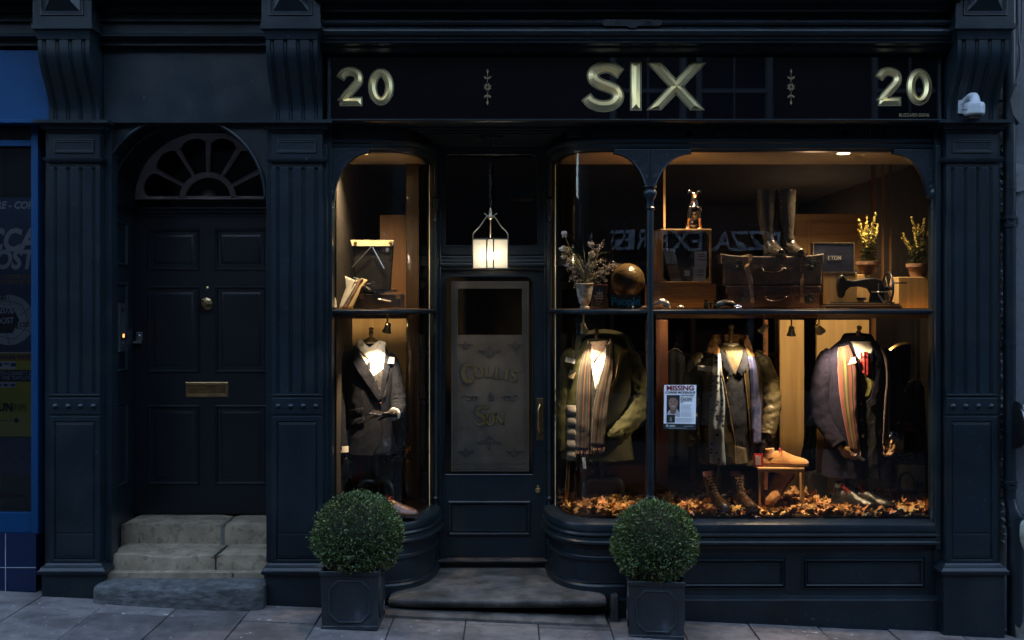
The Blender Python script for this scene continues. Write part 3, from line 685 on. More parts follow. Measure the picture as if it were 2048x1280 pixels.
for (x0, x1, y0, y1) in ((906, 906.8, 568, 938), (912, 912.6, 568, 938), (1053, 1053.8, 568, 938), (1047, 1047.6, 568, 938), (906, 1054, 567, 567.8), (906, 1054, 939, 939.8), (912, 1048, 929, 929.7)):
    b.box(e(x0), e(x1), ye, ye + .001, d(y1), d(y0))
for i in range(46):
    py = 572 + i * 7.9
    for px in (909.3, 1050.5): scroll(b, e(px), d(py), .006, 1.1, ye, i * 1.3, 1 if i % 2 else -1, .0013)
for i in range(17): scroll(b, e(918 + i * 7.8), d(934), .006, 1.1, ye, i * 1.3, 1, .0013)
def flourish(cx, cy, s, fl=1):
    for (ox, oy, r, a0, dd) in ((0, 0, 8, 0, 1), (10, 3, 6, 2, -1), (-10, 3, 6, 1.1, 1), (20, 1, 4.5, 0, 1), (-20, 1, 4.5, 3.1, -1), (0, -9, 4, 1, 1), (6, 10, 4.5, 2, 1), (-6, 10, 4.5, 1, -1), (0, 14, 3.5, 0, 1)):
        scroll(b, e(cx + ox * s), d(cy + oy * s * fl), r * s / 307, 1.3, ye, a0, dd, .0028)
        b.ball((e(cx + ox * s), ye, d(cy + oy * s * fl)), .006 * s, 8, (1, .1, 1))
flourish(979, 703, .9); flourish(979, 889, 1.0, -1)
for cx, cy in ((932, 905), (1028, 905), (930, 690), (1030, 690)): flourish(cx, cy, .62)
for sx in (-1, 1):
    b.tube(catmull([(e(981 + sx * 55), ye, d(795)), (e(981 + sx * 50), ye, d(790)), (e(981 + sx * 44), ye, d(795)), (e(981 + sx * 48), ye, d(800)), (e(981 + sx * 40), ye, d(800)), (e(981 + sx * 30), ye, d(791)), (e(981 + sx * 22), ye, d(796))], 24), [.0035] * 25, 6)
    scroll(b, e(981 + sx * 33), d(797), .022, 1.4, ye, 0 if sx > 0 else math.pi, sx, .004)
b.build('etched_ornament', ETD, DOOR)
# Gilt lettering: outline strokes of varying width
def stroke(b, pts, w, y, n=30, t=.0012):
    c = catmull([(p[0], 0, p[1]) for p in pts], n) if len(pts) > 2 else [Vector((p[0], 0, p[1])) for p in pts]
    m = len(c); A = []; B = []
    for i, p in enumerate(c):
        tn = (c[min(i + 1, m - 1)] - c[max(i - 1, 0)]).normalized(); nn = Vector((-tn.z, 0, tn.x))
        ww = w(i / (m - 1)) if callable(w) else w
        A.append((p.x + nn.x * ww / 2, p.z + nn.z * ww / 2)); B.append((p.x - nn.x * ww / 2, p.z - nn.z * ww / 2))
    b.band(A, B, y, y + t); return b
def glyph(b, ch, cx, cz, h, y, rot=0, w=1.0, hw=1.0):
    k0 = len(b.v); T = h * .20 * hw; t = h * .07 * hw
    def S(pts, ww): stroke(b, [(p[0] * h * w, p[1] * h) for p in pts], ww, y)
    def bar(x0, z0, x1, z1, ww): stroke(b, [(x0 * h * w, z0 * h), (x1 * h * w, z1 * h)], ww, y)
    if ch == 'O': S([(.34 * math.cos(a / 12 * 6.2832), .5 * math.sin(a / 12 * 6.2832)) for a in range(13)], lambda u: lerp(t, T, abs(math.cos(u * 2 * math.pi))))
    elif ch == 'C': S([(.3, .28), (.2, .46), (0, .5), (-.25, .38), (-.38, 0), (-.25, -.38), (0, -.5), (.22, -.46), (.34, -.25), (.3, -.15)], lambda u: lerp(t, T * 1.3, math.sin(u * math.pi) ** 2)); S([(.3, .5), (.34, .35), (.24, .3)], t)
    elif ch == 'L': bar(-.18, .46, -.18, -.46, T); bar(-.32, .48, -.04, .48, t); bar(-.32, -.48, .28, -.48, t * 1.3); S([(.28, -.48), (.3, -.3), (.36, -.16)], t * 1.2)
    elif ch == 'I': bar(0, .46, 0, -.46, T); bar(-.15, .48, .15, .48, t); bar(-.15, -.48, .15, -.48, t)
    elif ch == 'N': bar(-.3, .46, -.3, -.46, t * 1.6); bar(.3, .46, .3, -.46, t * 1.6); bar(-.3, .44, .3, -.44, T); bar(-.42, .48, -.18, .48, t); bar(-.42, -.48, -.18, -.48, t); bar(.18, .48, .42, .48, t)
    elif ch == 'S': S([(.34, .34), (.3, .46), (.05, .5), (-.2, .38), (-.2, .18), (.0, .04), (.2, -.1), (.26, -.3), (.1, -.48), (-.15, -.5), (-.34, -.36), (-.36, -.2)], lambda u: lerp(t, T * 1.1, math.sin(u * math.pi) ** 2)); S([(.2, .52), (.36, .56), (.44, .44)], t)
    elif ch == 'E': bar(-.2, .46, -.2, -.46, T * .8); bar(-.32, .47, .26, .47, t); bar(-.32, -.47, .28, -.47, t); bar(-.2, .02, .14, .02, t); bar(.25, .47, .25, .3, t); bar(.27, -.47, .27, -.28, t); bar(.14, .1, .14, -.06, t)
    elif ch == 'T': bar(0, .46, 0, -.46, T * .8); bar(-.32, .47, .32, .47, t); bar(-.14, -.47, .14, -.47, t); bar(-.31, .47, -.31, .28, t); bar(.31, .47, .31, .28, t)
    elif ch == '&': S([(.35, .05), (.15, -.15), (-.05, .12), (-.16, .32), (0, .46), (.12, .32), (-.05, .1), (-.28, -.12), (-.25, -.36), (0, -.44), (.2, -.28), (.38, -.45)], T * .75)
    m = Matrix.Translation((cx, 0, cz)) @ Matrix.Rotation(rot, 4, 'Y'); b.move(m, k0)
GILT = mat('dim_gilt', (.22, .18, .075), .4, .8)
def gl_letter(ch, px, py, h, rot, w):
    b = MB(); glyph(b, ch, e(px), d(py), h, Yd + .025, rot, w); o = b.build('gilt_letter', GILT, DOOR)
    b = MB(); glyph(b, ch, e(px), d(py), h * 1.03, Yd + .027, rot, w, 2.0); b.build('letter_outline', INK, o)
for ch, px, py, h, rot in (('C', 936, 747, .11, -.1), ('O', 957, 745, .068, -.03), ('L', 977, 743, .075, 0), ('L', 997, 746, .075, .1), ('I', 1013, 750, .07, .2), ('S', 1027, 752, .07, .25)):
    gl_letter(ch, px, py, h, rot, 1.0 if ch != 'C' else .8)
for ch, px, py, h in (('S', 961, 833, .11), ('O', 980, 839, .074), ('N', 999, 839, .074)):
    gl_letter(ch, px, py, h, 0, 1)
MB_ = MB(); glyph(MB_, '&', e(981), d(794), .055, Yd + .026, 0, 1, 1.1); MB_.build('dark_ampersand', INK, DOOR)
# lower panel
y0 = Yd + .012
MB().frame(e(896), e(1061), d(1071), d(1002), [(0, y0 + .001), (0, y0 - .012), (.008, y0 - .016), (.018, y0 - .012), (.022, y0 - .001), (.027, y0 - .006), (.032, y0 - .006), (.036, y0 + .008), (.05, y0 + .008)]).build('panel_moulding', NAVY, DOOR, smooth=25)
# handle, keyhole
b = MB(); ph = Yd + .01
b.box(e(1073), e(1088), ph - .004, ph, d(881), d(796)); hp = b.build('handle_plate', mat('dark_brass', (.12, .09, .05), .4, .9, scale=60, bump=.5), DOOR, bevel=.004)
b = MB(); b.tube(catmull([(e(1081), ph, d(808)), (e(1080), ph - .05, d(809)), (e(1077), ph - .06, d(818)), (e(1077), ph - .06, d(838)), (e(1077), ph - .06, d(856)), (e(1080), ph - .05, d(862)), (e(1081), ph, d(862))], 30), [.006 + .004 * abs(math.sin(i * .42)) for i in range(31)], 10)
b.build('pull_handle', BRASS, DOOR, smooth=True)
b = MB().lathe((e(1076), ph, d(981)), [(.018, 0), (.018, -.003), (.01, -.006), (.009, -.003), (.001, -.003)], 18, 'Y'); b.lathe((e(1076), ph, d(973)), [(.009, 0), (.007, -.006), (.001, -.008)], 12, 'Y'); b.build('keyhole_cover', BRASS, DOOR, smooth=40)
# threshold and the stone step
WORN = mat('worn_threshold', (.012, .014, .018), .6, var=.3, scale=9, bump=.3, col2=(.09, .07, .055), stretch=(1, 1, 9))
b = MB().box(-.52, .27, Yd - .05, Yd + .1, d(1118) - .012, d(1118) + .006); b.build('worn_threshold', WORN, SHOP, bevel=.006)
b = MB().box(-.52, .27, Yd - .01, Yd + .1, .02, d(1118) - .012); b.build('threshold_riser', BLACKNAVY, SHOP)

# ---------------- the shop's stone step (one worn slab on a lower slab)
SAND = mat('worn_sandstone', (.17, .134, .09), .85, var=.3, scale=9, bump=.8, bscale=45, spec=.3, col2=(.32, .26, .18), stain=((.07, .06, .045), 26, .56, .64, .45), stain2=((.02, .018, .015), 20, .70, .715, .85))
DSTN = mat('worn_step_stone', (.04, .037, .033), .75, var=.4, scale=8, bump=.9, bscale=40, spec=.4, col2=(.125, .118, .108), stain=((.02, .02, .018), 5, .5, .66, .7), stain2=((.25, .25, .24), 30, .66, .74, .35))
def stone(x0, x1, yf, yb, zt, h, name, parent, m, sag=.0, nose=.02, seed=0, dipx=None, nx=46, ny=9, bow=0.0, sink=0.0):
    def top(x, y):
        t = (x - x0) / (x1 - x0); fr = 1 - smooth((y - yf) / .3)
        c = dipx or .5
        return zt - sag * fr * math.exp(-((t - c) / .28) ** 2) + .002 * noise.noise(Vector((x * 5, y * 5, seed))) + .0012 * noise.noise(Vector((x * 30, y * 30, seed)))
    def front(x, dz): return yf + .006 * noise.noise(Vector((x * 4, dz * 9, seed + 5))) - bow * (1 - ((x - x0) / (x1 - x0) * 2 - 1) ** 4)
    rings = []
    for i in range(nx + 1):
        x = lerp(x0, x1, i / nx); ex = min(i, nx - i); rnd = .018 * math.exp(-ex / 1.2); ring = []
        for j in range(ny + 1): y = lerp(yb, yf + nose, j / ny); ring.append((x, y, top(x, y) - rnd))
        zt_ = top(x, yf)
        for k in range(1, 5):
            a = math.pi / 2 * k / 4; ring.append((x, front(x, 0) + nose - nose * math.sin(a) + rnd, zt_ - nose * .8 * (1 - math.cos(a)) - rnd))
        ring.append((x, front(x, .5) + rnd + .002, zt_ - h * .6)); ring.append((x, front(x, 1) + rnd + sink, zt - h)); ring.append((x, yb, zt - h))
        rings.append(ring)
    o = MB().loft(rings).build(name, m, parent, smooth=50); ORG[o.name] = ORG[parent.name]; return o
ST = thing('stone_doorstep', 'broad worn stone step in front of the recessed glazed shop door', 'step', (X(990), .2, 0))
ztr = Z(1189, .0)
stone(X(775, -.1), X(1214, -.1), -.08, Yd, ztr, .055, 'upper_slab', ST, DSTN, 0.002, .022, 3, bow=.02, sink=.02)
MB().box(X(800), X(1212), .02, .6, -.1, ztr - .05).build('packing_course', mat('dark_mortar', (.02, .02, .02), .95), ST)
def lowslab():
    rings = []
    x0, x1 = X(776, -.1), X(1212, -.1)
    for i in range(40):
        x = lerp(x0, x1, i / 39); zt = ground(x) + .026 + .003 * noise.noise(Vector((x * 6, 0, 1)))
        yf = -.16 + .01 * noise.noise(Vector((x * 5, 3, 1)))
        rings.append([(x, .1, zt), (x, yf + .02, zt), (x, yf, zt - .01), (x, yf - .004, zt - .08), (x, .1, zt - .08)])
    return MB().loft(rings).build('lower_slab', DSTN, ST, smooth=50)
lowslab()
MB().hexa([(X(1216, 0), -.06, -.12), (X(1236, 0), -.06, -.12), (X(1236), .08, -.12), (X(1216), .08, -.12)], [(X(1226), -.02, ztr - .015), (X(1236), -.02, ztr - .0), (X(1236), .08, ztr), (X(1222), .08, ztr - .01)]).build('end_stone', MATS['dark_mortar'], ST, bevel=.006)
# ================================================================== HOUSE DOOR (part of the shop building)
YW = .092                     # face of the wall round the arch
YD = YW + .515               # face of the door
xc, Rr = X(365, YW), 165 / sc_(YW)
zs = Z(400, YW)
# wall pieces: spandrels of the arch
A = arc(xc, zs, Rr, Rr * 1.0, 180, 0, 28)
xl, xr = CP[0] + .14, CP[1] - .14
ztop = max(Z(243, YW) + .01, zs + Rr + .02)
B = [(max(xl, min(xr, a[0] * 1.0 if 4 < i < 24 else (xl if i <= 4 else xr))), ztop if 4 <= i <= 24 else lerp(zs, ztop, min(i, 28 - i) / 4)) for i, a in enumerate(A)]
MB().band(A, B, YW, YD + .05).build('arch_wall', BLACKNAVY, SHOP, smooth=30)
AR = [(x, YW - .012, z) for x, z in arc(xc, zs, Rr + .006, Rr + .006, 180, 0, 40)]
MB().tube(AR, .011, 8).build('arch_bead', NAVY, SHOP, smooth=True)
AR = [(x, YW + .16, z) for x, z in arc(xc, zs, Rr - .004, Rr - .004, 180, 0, 40)]
MB().tube(AR, .012, 8).build('arch_bead', BLACKNAVY, SHOP, smooth=True)
# left reveal with panels, canted slightly
xl0, xl1 = X(206, YW), X(268, YD)
b = MB(); zt, zb = Z(402, YW), ground(-2.4) - .1
b.hexa([(xl0 - .35, YW, zb), (xl0, YW, zb), (xl1, YD, zb), (xl0 - .35, YD, zb)], [(xl0 - .35, YW, zt), (xl0, YW, zt), (xl1, YD, zt), (xl0 - .35, YD, zt)])
rev = b.build('door_reveal', NAVY, SHOP, bevel=.003)
L = math.hypot(xl1 - xl0, YD - YW); ang = math.atan2(YD - YW, xl1 - xl0)
def onrev(b, k0=0):       # local: x along the reveal, y into wall (negative = proud), z up
    m = Matrix.Translation((xl0, YW, 0)) @ Matrix.Rotation(ang, 4, 'Z'); b.move(m, k0); return b
ym = (YW + YD) / 2
for (p0, p1) in ((442, 532), (565, 745), (805, 975)):
    z1, z0 = Z(p0, ym), Z(p1, ym)
    b = MB().frame(L * .27, L * .75, z0, z1, [(0, -.001), (.0, -.008), (.012, -.012), (.02, -.004), (.03, .006), (.035, -.002), (.05, -.002)])
    b.box(L * .27 + .05, L * .75 - .05, -.004, .006, z0 + .05, z1 - .05)
    onrev(b).build('reveal_panel', NAVY, rev, smooth=25)
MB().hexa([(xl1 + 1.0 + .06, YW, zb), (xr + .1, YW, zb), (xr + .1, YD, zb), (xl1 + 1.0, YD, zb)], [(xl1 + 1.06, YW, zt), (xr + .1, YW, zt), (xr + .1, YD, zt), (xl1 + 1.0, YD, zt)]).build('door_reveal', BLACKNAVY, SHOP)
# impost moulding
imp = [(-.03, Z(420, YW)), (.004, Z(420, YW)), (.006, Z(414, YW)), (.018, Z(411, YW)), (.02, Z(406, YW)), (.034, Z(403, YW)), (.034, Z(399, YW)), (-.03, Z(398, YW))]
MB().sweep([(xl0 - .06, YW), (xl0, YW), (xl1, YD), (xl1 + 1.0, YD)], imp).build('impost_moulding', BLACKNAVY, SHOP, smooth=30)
# fanlight
fx, fz, fR = X(416, YD), Z(397, YD), 146 / sc_(YD)
D = lambda p: Z(p, YD); E = lambda p: X(p, YD)
MB().prism([(E(200), D(420)), (E(640), D(420)), (E(640), D(225)), (E(200), D(225))], YD + .035, YD + .04).build('fanlight_pane', glass('fanlight_glass', (.35, .35, .37), 0, .02), SHOP)
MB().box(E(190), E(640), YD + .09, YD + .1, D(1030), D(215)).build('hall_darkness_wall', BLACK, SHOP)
FANP = mat('fanlight_frame_paint', (.62, .51, .48), .5, var=.15)
bx = MB(); out = []; inn = []; N = 96; sq = 136 / 146
for i in range(N + 1):
    th = 180 - 180 * i / N; seg = (th % 30) / 30; rr = .73 + .185 * math.sqrt(max(0, 1 - ((seg - .5) / .5) ** 2))
    inn.append((fx + fR * rr * math.cos(R(th)), fz + fR * rr * sq * math.sin(R(th)))); out.append((fx + fR * math.cos(R(th)), fz + fR * sq * math.sin(R(th))))
bx.band(inn, out, YD + .0, YD + .03)
fan = bx.build('fanlight', FANP, SHOP, bevel=.002)
b = MB()
for th in (30, 60, 90, 120, 150):
    c, s = math.cos(R(th)), math.sin(R(th)) * sq; r0, r1 = fR * .37, fR * .80; w0, w1 = .011, .016
    px_, pz_ = -math.sin(R(th)), math.cos(R(th))
    for (w, ya) in ((1, 0), (.45, -.008)):
        b.prism([(fx + c * r0 - px_ * w0 * w, fz + s * r0 - pz_ * w0 * w), (fx + c * r1 - px_ * w1 * w, fz + s * r1 - pz_ * w1 * w), (fx + c * r1 + px_ * w1 * w, fz + s * r1 + pz_ * w1 * w), (fx + c * r0 + px_ * w0 * w, fz + s * r0 + pz_ * w0 * w)], YD + ya - .002, YD + .03)
    b.ball((fx + c * fR * .82, YD, fz + s * fR * .82), .018, 10, (1, .4, 1))
b.build('fanlight_spokes', FANP, fan, bevel=.002)
b = MB().band(arc(fx, fz, fR * .31, fR * .31 * sq, 0, 180, 30), arc(fx, fz, fR * .39, fR * .39 * sq, 0, 180, 30), YD - .006, YD + .03)
b.box(fx - fR, fx + fR * 1.2, YD - .006, YD + .03, fz - .004, fz + .016)
b.build('fanlight_hub', FANP, fan, bevel=.002)
b = MB()
for k in range(9): 
    th = 10 + 20 * k; b.tube([(fx, YD, fz + .01), (fx + .055 * math.cos(R(th)), YD + .005, fz + .012 + .05 * math.sin(R(th)))], [.006, .001], 5)
b.ball((fx, YD, fz + .012), .022, 10, (1, .5, .8)); b.build('sunburst', FANP, fan)
arcb = arc(fx, fz, fR * 1.03, fR * sq * 1.03, 180, 0, 40); arco = arc(fx, fz, fR * 1.35, fR * sq * 1.5, 180, 0, 40)
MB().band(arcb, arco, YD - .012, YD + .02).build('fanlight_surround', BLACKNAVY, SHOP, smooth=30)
# six-panel door
DP = mat('house_door_paint', (.004, .0055, .008), .38, var=.14, scale=3, bump=.03)
FD = MB().box(E(268), E(575), YD, YD + .05, D(1028), D(421)).build('house_door', DP, SHOP, bevel=.003); ORG[FD.name] = ORG[SHOP.name]
for (p0, p1) in ((457, 541), (572, 746), (810, 970)):
    for (a, c) in ((295, 400), (430, 535)):
        MB().frame(E(a), E(c), D(p1), D(p0), [(0, YD + .002), (.0, YD - .002), (.006, YD - .008), (.014, YD - .007), (.022, YD + .002), (.026, YD + .012), (.032, YD + .004), (.052, YD - .004), (.06, YD - .004), (.12, YD - .004), (.2, YD - .004)][:9]).build('door_panel_moulding', DP, FD, smooth=25)
        MB().box(E(a) + .0595, E(c) - .0595, YD - .0045, YD + .01, D(p1) + .0595, D(p0) - .0595).build('door_panel', DP, FD)
# octagonal knob
b = MB().lathe((E(413), YD, D(608)), [(.042, 0), (.042, -.006), (.033, -.010), (.025, -.014), (.021, -.026), (.024, -.034), (.033, -.040), (.033, -.048), (.019, -.058), (.001, -.060)], 8, 'Y')
b.build('octagonal_knob', mat('tarnished_brass', (.30, .21, .10), .3, 1, var=.3, scale=30), FD)
MB().lathe((E(415), YD, D(576)), [(.009, 0), (.009, -.004), (.004, -.006), (.001, -.006)], 12, 'Y').build('spy_hole', BRASS, FD)
b = MB(); zz0, zz1 = D(794), D(764)
b.frame(E(371), E(457), zz0, zz1, [(0, YD), (0, YD - .006), (.006, YD - .008), (.022, YD - .006), (.026, YD - .001)]); lp = b.build('letter_plate', mat('copper_brass', (.34, .22, .10), .35, 1, var=.25, scale=15), FD)
MB().box(E(371) + .026, E(457) - .026, YD - .004, YD + .0, zz0 + .026, zz1 - .026).build('letter_flap', mat('bright_copper', (.5, .30, .12), .22, 1, var=.4, scale=22, bump=.2, bscale=20), lp)
b = MB(); b.box(E(273), E(285), YD - .008, YD, D(681), D(664)); b.lathe((E(279), YD - .008, D(672)), [(.01, 0), (.01, -.006), (.001, -.008)], 12, 'Y'); b.box(E(270), E(285), YD - .04, YD - .008, D(687), D(683)); b.build('door_latch', STEEL, FD, bevel=.002)
# intercom on the reveal
b = MB(); z1, z0 = Z(607, ym), Z(703, ym); b.box(L * .40, L * .60, -.022, .0, z0, z1); ic = onrev(b).build('intercom_panel', mat('dull_metal', (.16, .17, .19), .35, .8), rev, bevel=.002)
b = MB(); b.box(L * .46, L * .55, -.0235, -.02, Z(625, ym), Z(616, ym)); b.box(L * .47, L * .55, -.0235, -.02, Z(680, ym), Z(666, ym)); onrev(b).build('intercom_window', BLACK, ic)
b = MB(); b.box(L * .50, L * .545, -.0245, -.022, Z(675, ym), Z(668, ym)); onrev(b).build('intercom_lamp', glow('amber_lamp', (1, .32, .08), .25), ic)
b = MB()
for k in range(3): b.box(L * (.435 + .045 * k), L * (.46 + .045 * k), -.0245, -.02, Z(695, ym), Z(689, ym))
onrev(b).build('call_button', STEEL, ic)

# stone steps
SP = thing('stone_steps', 'three worn sandstone steps leading up to the dark six-panel house door', 'steps', (X(365), .1, ground(-1.9)))
def lip(px0, px1, pyf, pyb, Yf, Yb, zt, h, m, nm, seed, sag, dip, nose=.014, bow=0.0): return stone(px0, px1, Yf, Yb, zt, h, nm, SP, m, sag, nose, seed, dip, bow=bow)
zt3 = Z(1030, YD); zt2 = Z(1085, .30); zt1 = Z(1150, .06)
Y3, Y2, Y1 = YD - .25, .09, -.13
S3 = stone(X(240, Y3), X(443, Y3), Y3, YD + .06, zt3, .2, 'step', SP, SAND, .012, .005, 11, .7, nx=30); stone(X(445, Y3), X(640, Y3), Y3, YD + .06, zt3 - .002, .2, 'step_end_block', SAND and S3, SAND, .002, .005, 14, .5, nx=24)
S2 = stone(X(210, Y2), X(428, Y2), Y2, Y3 + .03, Z(1087, Y3), .22, 'step', SP, SAND, .024, .005, 12, .62, nx=30); stone(X(430.5, Y2), X(640, Y2), Y2 + .003, Y3 + .03, Z(1087, Y3) - .003, .22, 'step_end_block', S2, SAND, .002, .005, 15, .5, nx=24)
MB().box(X(441, Y3), X(447, Y3), Y3 + .012, YD, zt3 - .19, zt3 - .010).build('joint_mortar', mat('pale_joint', (.14, .13, .11), .9), S3); MB().box(X(426, Y2), X(432, Y2), Y2 + .02, Y3 + .03, Z(1087, Y3) - .2, Z(1087, Y3) - .014).build('joint_mortar', MATS['dark_mortar'], S2)
stone(X(184, Y1), X(525, Y1), Y1, Y2 + .05, Z(1150, Y2), .28, 'step', SP, mat('blue_grey_stone', (.03, .032, .032), .8, scale=16, bump=1, bscale=50, col2=(.11, .115, .118), stretch=(1, 1, 3), stain=((.02, .021, .021), 9, .5, .64, .6), stain2=((.3, .3, .3), 34, .68, .74, .4)), .012, .035, 13, .5, bow=.03)
MB().box(X(204, .02), X(528, .02), .03, .1, 0, Z(1146, .03)).build('mortar_course', SAND, SP)

# ================================================================== SHOP SIGN
SIGN = thing('fascia_sign', 'black glass fascia sign reading SIX in gold letters with a 20 at each end', 'sign', (X(1270), .08, Z(238)))
BG = mat('black_sign_glass', (.002, .002, .003), .015, rvar=.005, var=.1, bump=0, spec=.5)
MB().box(X(661, .05), X(1880, .05), .045, .055, Z(238.5, .045), Z(107, .05)).build('glass_board', BG, SIGN)
for a_ in (655, 1877): MB().pbox(a_, a_ + 6, 104, 239, .02, .06).build('board_edging', NAVY, SIGN, bevel=.002)
YS = .045
def ridge(b, pts, w, hgt, y=YS, horiz=False, closed=False):
    """stroke with a raised middle ridge, chiselled ends"""
    c = [Vector((p[0], 0, p[1])) for p in pts]; m = len(c); k = len(b.v)
    for i, p in enumerate(c):
        a = c[(i + 1) % m] if (closed or i < m - 1) else c[i]; z = c[(i - 1) % m] if (closed or i > 0) else c[i]
        t0 = (p - z).normalized() if (p - z).length > 1e-9 else None; t1 = (a - p).normalized() if (a - p).length > 1e-9 else None
        t0 = t0 or t1; t1 = t1 or t0; t = (t0 + t1).normalized(); nn = Vector((-t.z, 0, t.x)) / max(.5, t.dot(t1))
        L, Rg = p + nn * w / 2, p - nn * w / 2; rd = p.copy()
        if not closed and i == 0: rd = p + t * w * .5
        if not closed and i == m - 1: rd = p - t * w * .5
        if horiz and i in (0, m - 1): hv = Vector((math.copysign(w / 2 / max(.3, abs(t.z)), nn.x), 0, 0)); L, Rg = p + hv, p - hv
        b.v += [Vector((L.x, y, L.z)), Vector((rd.x, y - hgt, rd.z)), Vector((Rg.x, y, Rg.z))]
    for i in range(m if closed else m - 1):
        p, q_ = k + 3 * i, k + 3 * ((i + 1) % m); b.f += [(p, q_, q_ + 1, p + 1), (p + 1, q_ + 1, q_ + 2, p + 2)]
    if not closed: b.f += [(k, k + 1, k + 2), (k + 3 * m - 3, k + 3 * m - 1, k + 3 * m - 2)]
def outl(b, pts, w, closed=False, ext=.0, horiz=False):
    c = [Vector((p[0], 0, p[1])) for p in pts]
    if not closed and ext: c[0] = c[0] + (c[0] - c[1]).normalized() * ext; c[-1] = c[-1] + (c[-1] - c[-2]).normalized() * ext
    A = []; B = []; m = len(c)
    for i, p in enumerate(c):
        a = c[(i + 1) % m] if (closed or i < m - 1) else p; z = c[(i - 1) % m] if (closed or i > 0) else p
        t0 = (p - z); t1 = (a - p); t0 = t0.normalized() if t0.length > 1e-9 else t1.normalized(); t1 = t1.normalized() if t1.length > 1e-9 else t0; t = (t0 + t1).normalized()
        nn = Vector((-t.z, 0, t.x)) / max(.5, t.dot(t1))
        if horiz: nn = Vector((math.copysign(1 / max(.3, abs(t.z)), nn.x), 0, 0))
        A.append((p.x + nn.x * w / 2, p.z + nn.z * w / 2)); B.append((p.x - nn.x * w / 2, p.z - nn.z * w / 2))
    b.band(A, B, YS - .0015, YS + .001, closed)
def letter(strokes, w, hgt=.02, name='letter', closed=(), g=.010, horiz=False):
    b = MB(); o = MB()
    for i, s in enumerate(strokes):
        pts = [(X(a, YS), Z(c_, YS)) for a, c_ in s]
        ridge(b, pts, w, hgt - .0012 * i, YS - .002 - .0002 * i, horiz=horiz, closed=i in closed); outl(o, pts, w + 2 * g, i in closed, g, horiz)
    L_ = b.build(name, GOLD, SIGN); o.build('letter_outline', GOLD2, L_)
def cr(pts, n): return [(v.x, v.z) for v in catmull([(a, 0, c_) for a, c_ in pts], n)]
letter([cr([(1239, 146), (1225, 137), (1206, 135), (1188, 144), (1187, 158), (1200, 168), (1217, 174), (1232, 182), (1236, 197), (1223, 210), (1200, 212), (1182, 205), (1174, 196)], 40)], .051, .024)
letter([[(1271.5, 127), (1271.5, 218)]], .049, .024)
letter([[(1309, 128), (1341, 174)], [(1397, 128), (1358, 174)], [(1314, 217), (1341, 175)], [(1393, 217), (1358, 175)]], .062, .024) if False else letter([[(1309, 127), (1393, 218)], [(1396, 127), (1310, 218)]], .045, .024, horiz=True)
def two(ox): letter([cr([(ox + 7, 155), (ox + 14, 146), (ox + 27, 143), (ox + 40, 149), (ox + 42, 162), (ox + 33, 175), (ox + 20, 189), (ox + 9, 203)], 26), [(ox + 7, 203), (ox + 47, 203)]], .036, .018, 'numeral', g=.009)
def zero(cx): letter([[(cx + 17 * math.cos(a * math.pi / 20), 174 + 28 * math.sin(a * math.pi / 20)) for a in range(40)]], .035, .018, 'numeral', closed=(0,), g=.009)
two(675); zero(762); two(1752); zero(1838)
def ornament(px):
    b = MB(); x, z = X(px, YS), Z(174, YS)
    for k in range(8):
        a = R(45 * k + 22); c, s = math.cos(a), math.sin(a); b.prism([(x + c * .004, z + s * .004), (x + c * .015 - s * .005, z + s * .015 + c * .005), (x + c * .026, z + s * .026), (x + c * .015 + s * .005, z + s * .015 - c * .005)], YS - .002, YS)
    for sg in (1, -1):
        for (dx, dz, a, l) in ((0, .075, 90, .034), (.0, .045, 40, .03), (.0, .045, 140, .03)):
            c, s = math.cos(R(a)), math.sin(R(a)) * sg
            b.prism([(x + dx, z + sg * dz), (x + dx + c * l * .5 - s * l * .22, z + sg * dz + s * l * .5 + c * l * .22), (x + dx + c * l, z + sg * dz + s * l), (x + dx + c * l * .5 + s * l * .22, z + sg * dz + s * l * .5 - c * l * .22)], YS - .002, YS)
        b.box(x - .0015, x + .0015, YS - .0018, YS, min(z + sg * .026, z + sg * .078), max(z + sg * .026, z + sg * .078))
    b.build('gilt_flower_ornament', GOLD2, SIGN)
ornament(975); ornament(1582)
MB().text('BLIZZARD SIGNS', .027, (X(1828, YS), Z(230.5, YS)), YS - .001, .001, off=.0006, sx=.88).build('sign_maker_lettering', GOLD2, SIGN)

# ================================================================== LEFT NEIGHBOUR
NB = thing('betting_shop', 'blue fronted shop at the left edge with posters in its window', 'building', (X(40), .2, 0))
BLUE = mat('royal_blue_paint', (.0005, .034, .105), .6, spec=.2, var=.12, scale=2)
BLUED = mat('dark_blue_panel', (.004, .035, .12), .3)
b = MB(); b.box(-4.6, X(95), .02, .3, Z(240), Z(99)); b.build('fascia_board', BLUE, NB)
b = MB(); b.box(-4.6, X(76), -.02, .1, Z(247), Z(240)); b.build('fascia_ledge', BLUE, NB, bevel=.003)
b = MB(); b.pbox(62, 76, 250, 1070, .06, .14); b.box(-4.6, X(62, .07), .07, .13, Z(292, .07), Z(280, .07)); b.box(-4.6, X(62, .07), .07, .13, Z(1070), Z(1030)); nf = b.build('window_frame', BLUE, NB, bevel=.002)
MB().box(-4.6, X(62, .07), .1, .104, Z(1030), Z(292)).build('window_pane', glass('betting_window_glass', (.9, .93, .97), 0, .03), NB)
MB().box(-4.6, X(80), .12, .3, Z(280), Z(249)).build('dark_gap_fill', BLACK, NB)  # black colour stands for the shade in the gap under the ledge
MB().box(-4.6, X(75, .06), .04, .3, -.2, Z(1070)).build('tiled_base', (lambda: (lambda m: m)(mat('navy_tiles', (.003, .010, .04), .15, var=.1)))(), NB)
b = MB()
for px in (10, 12): pass
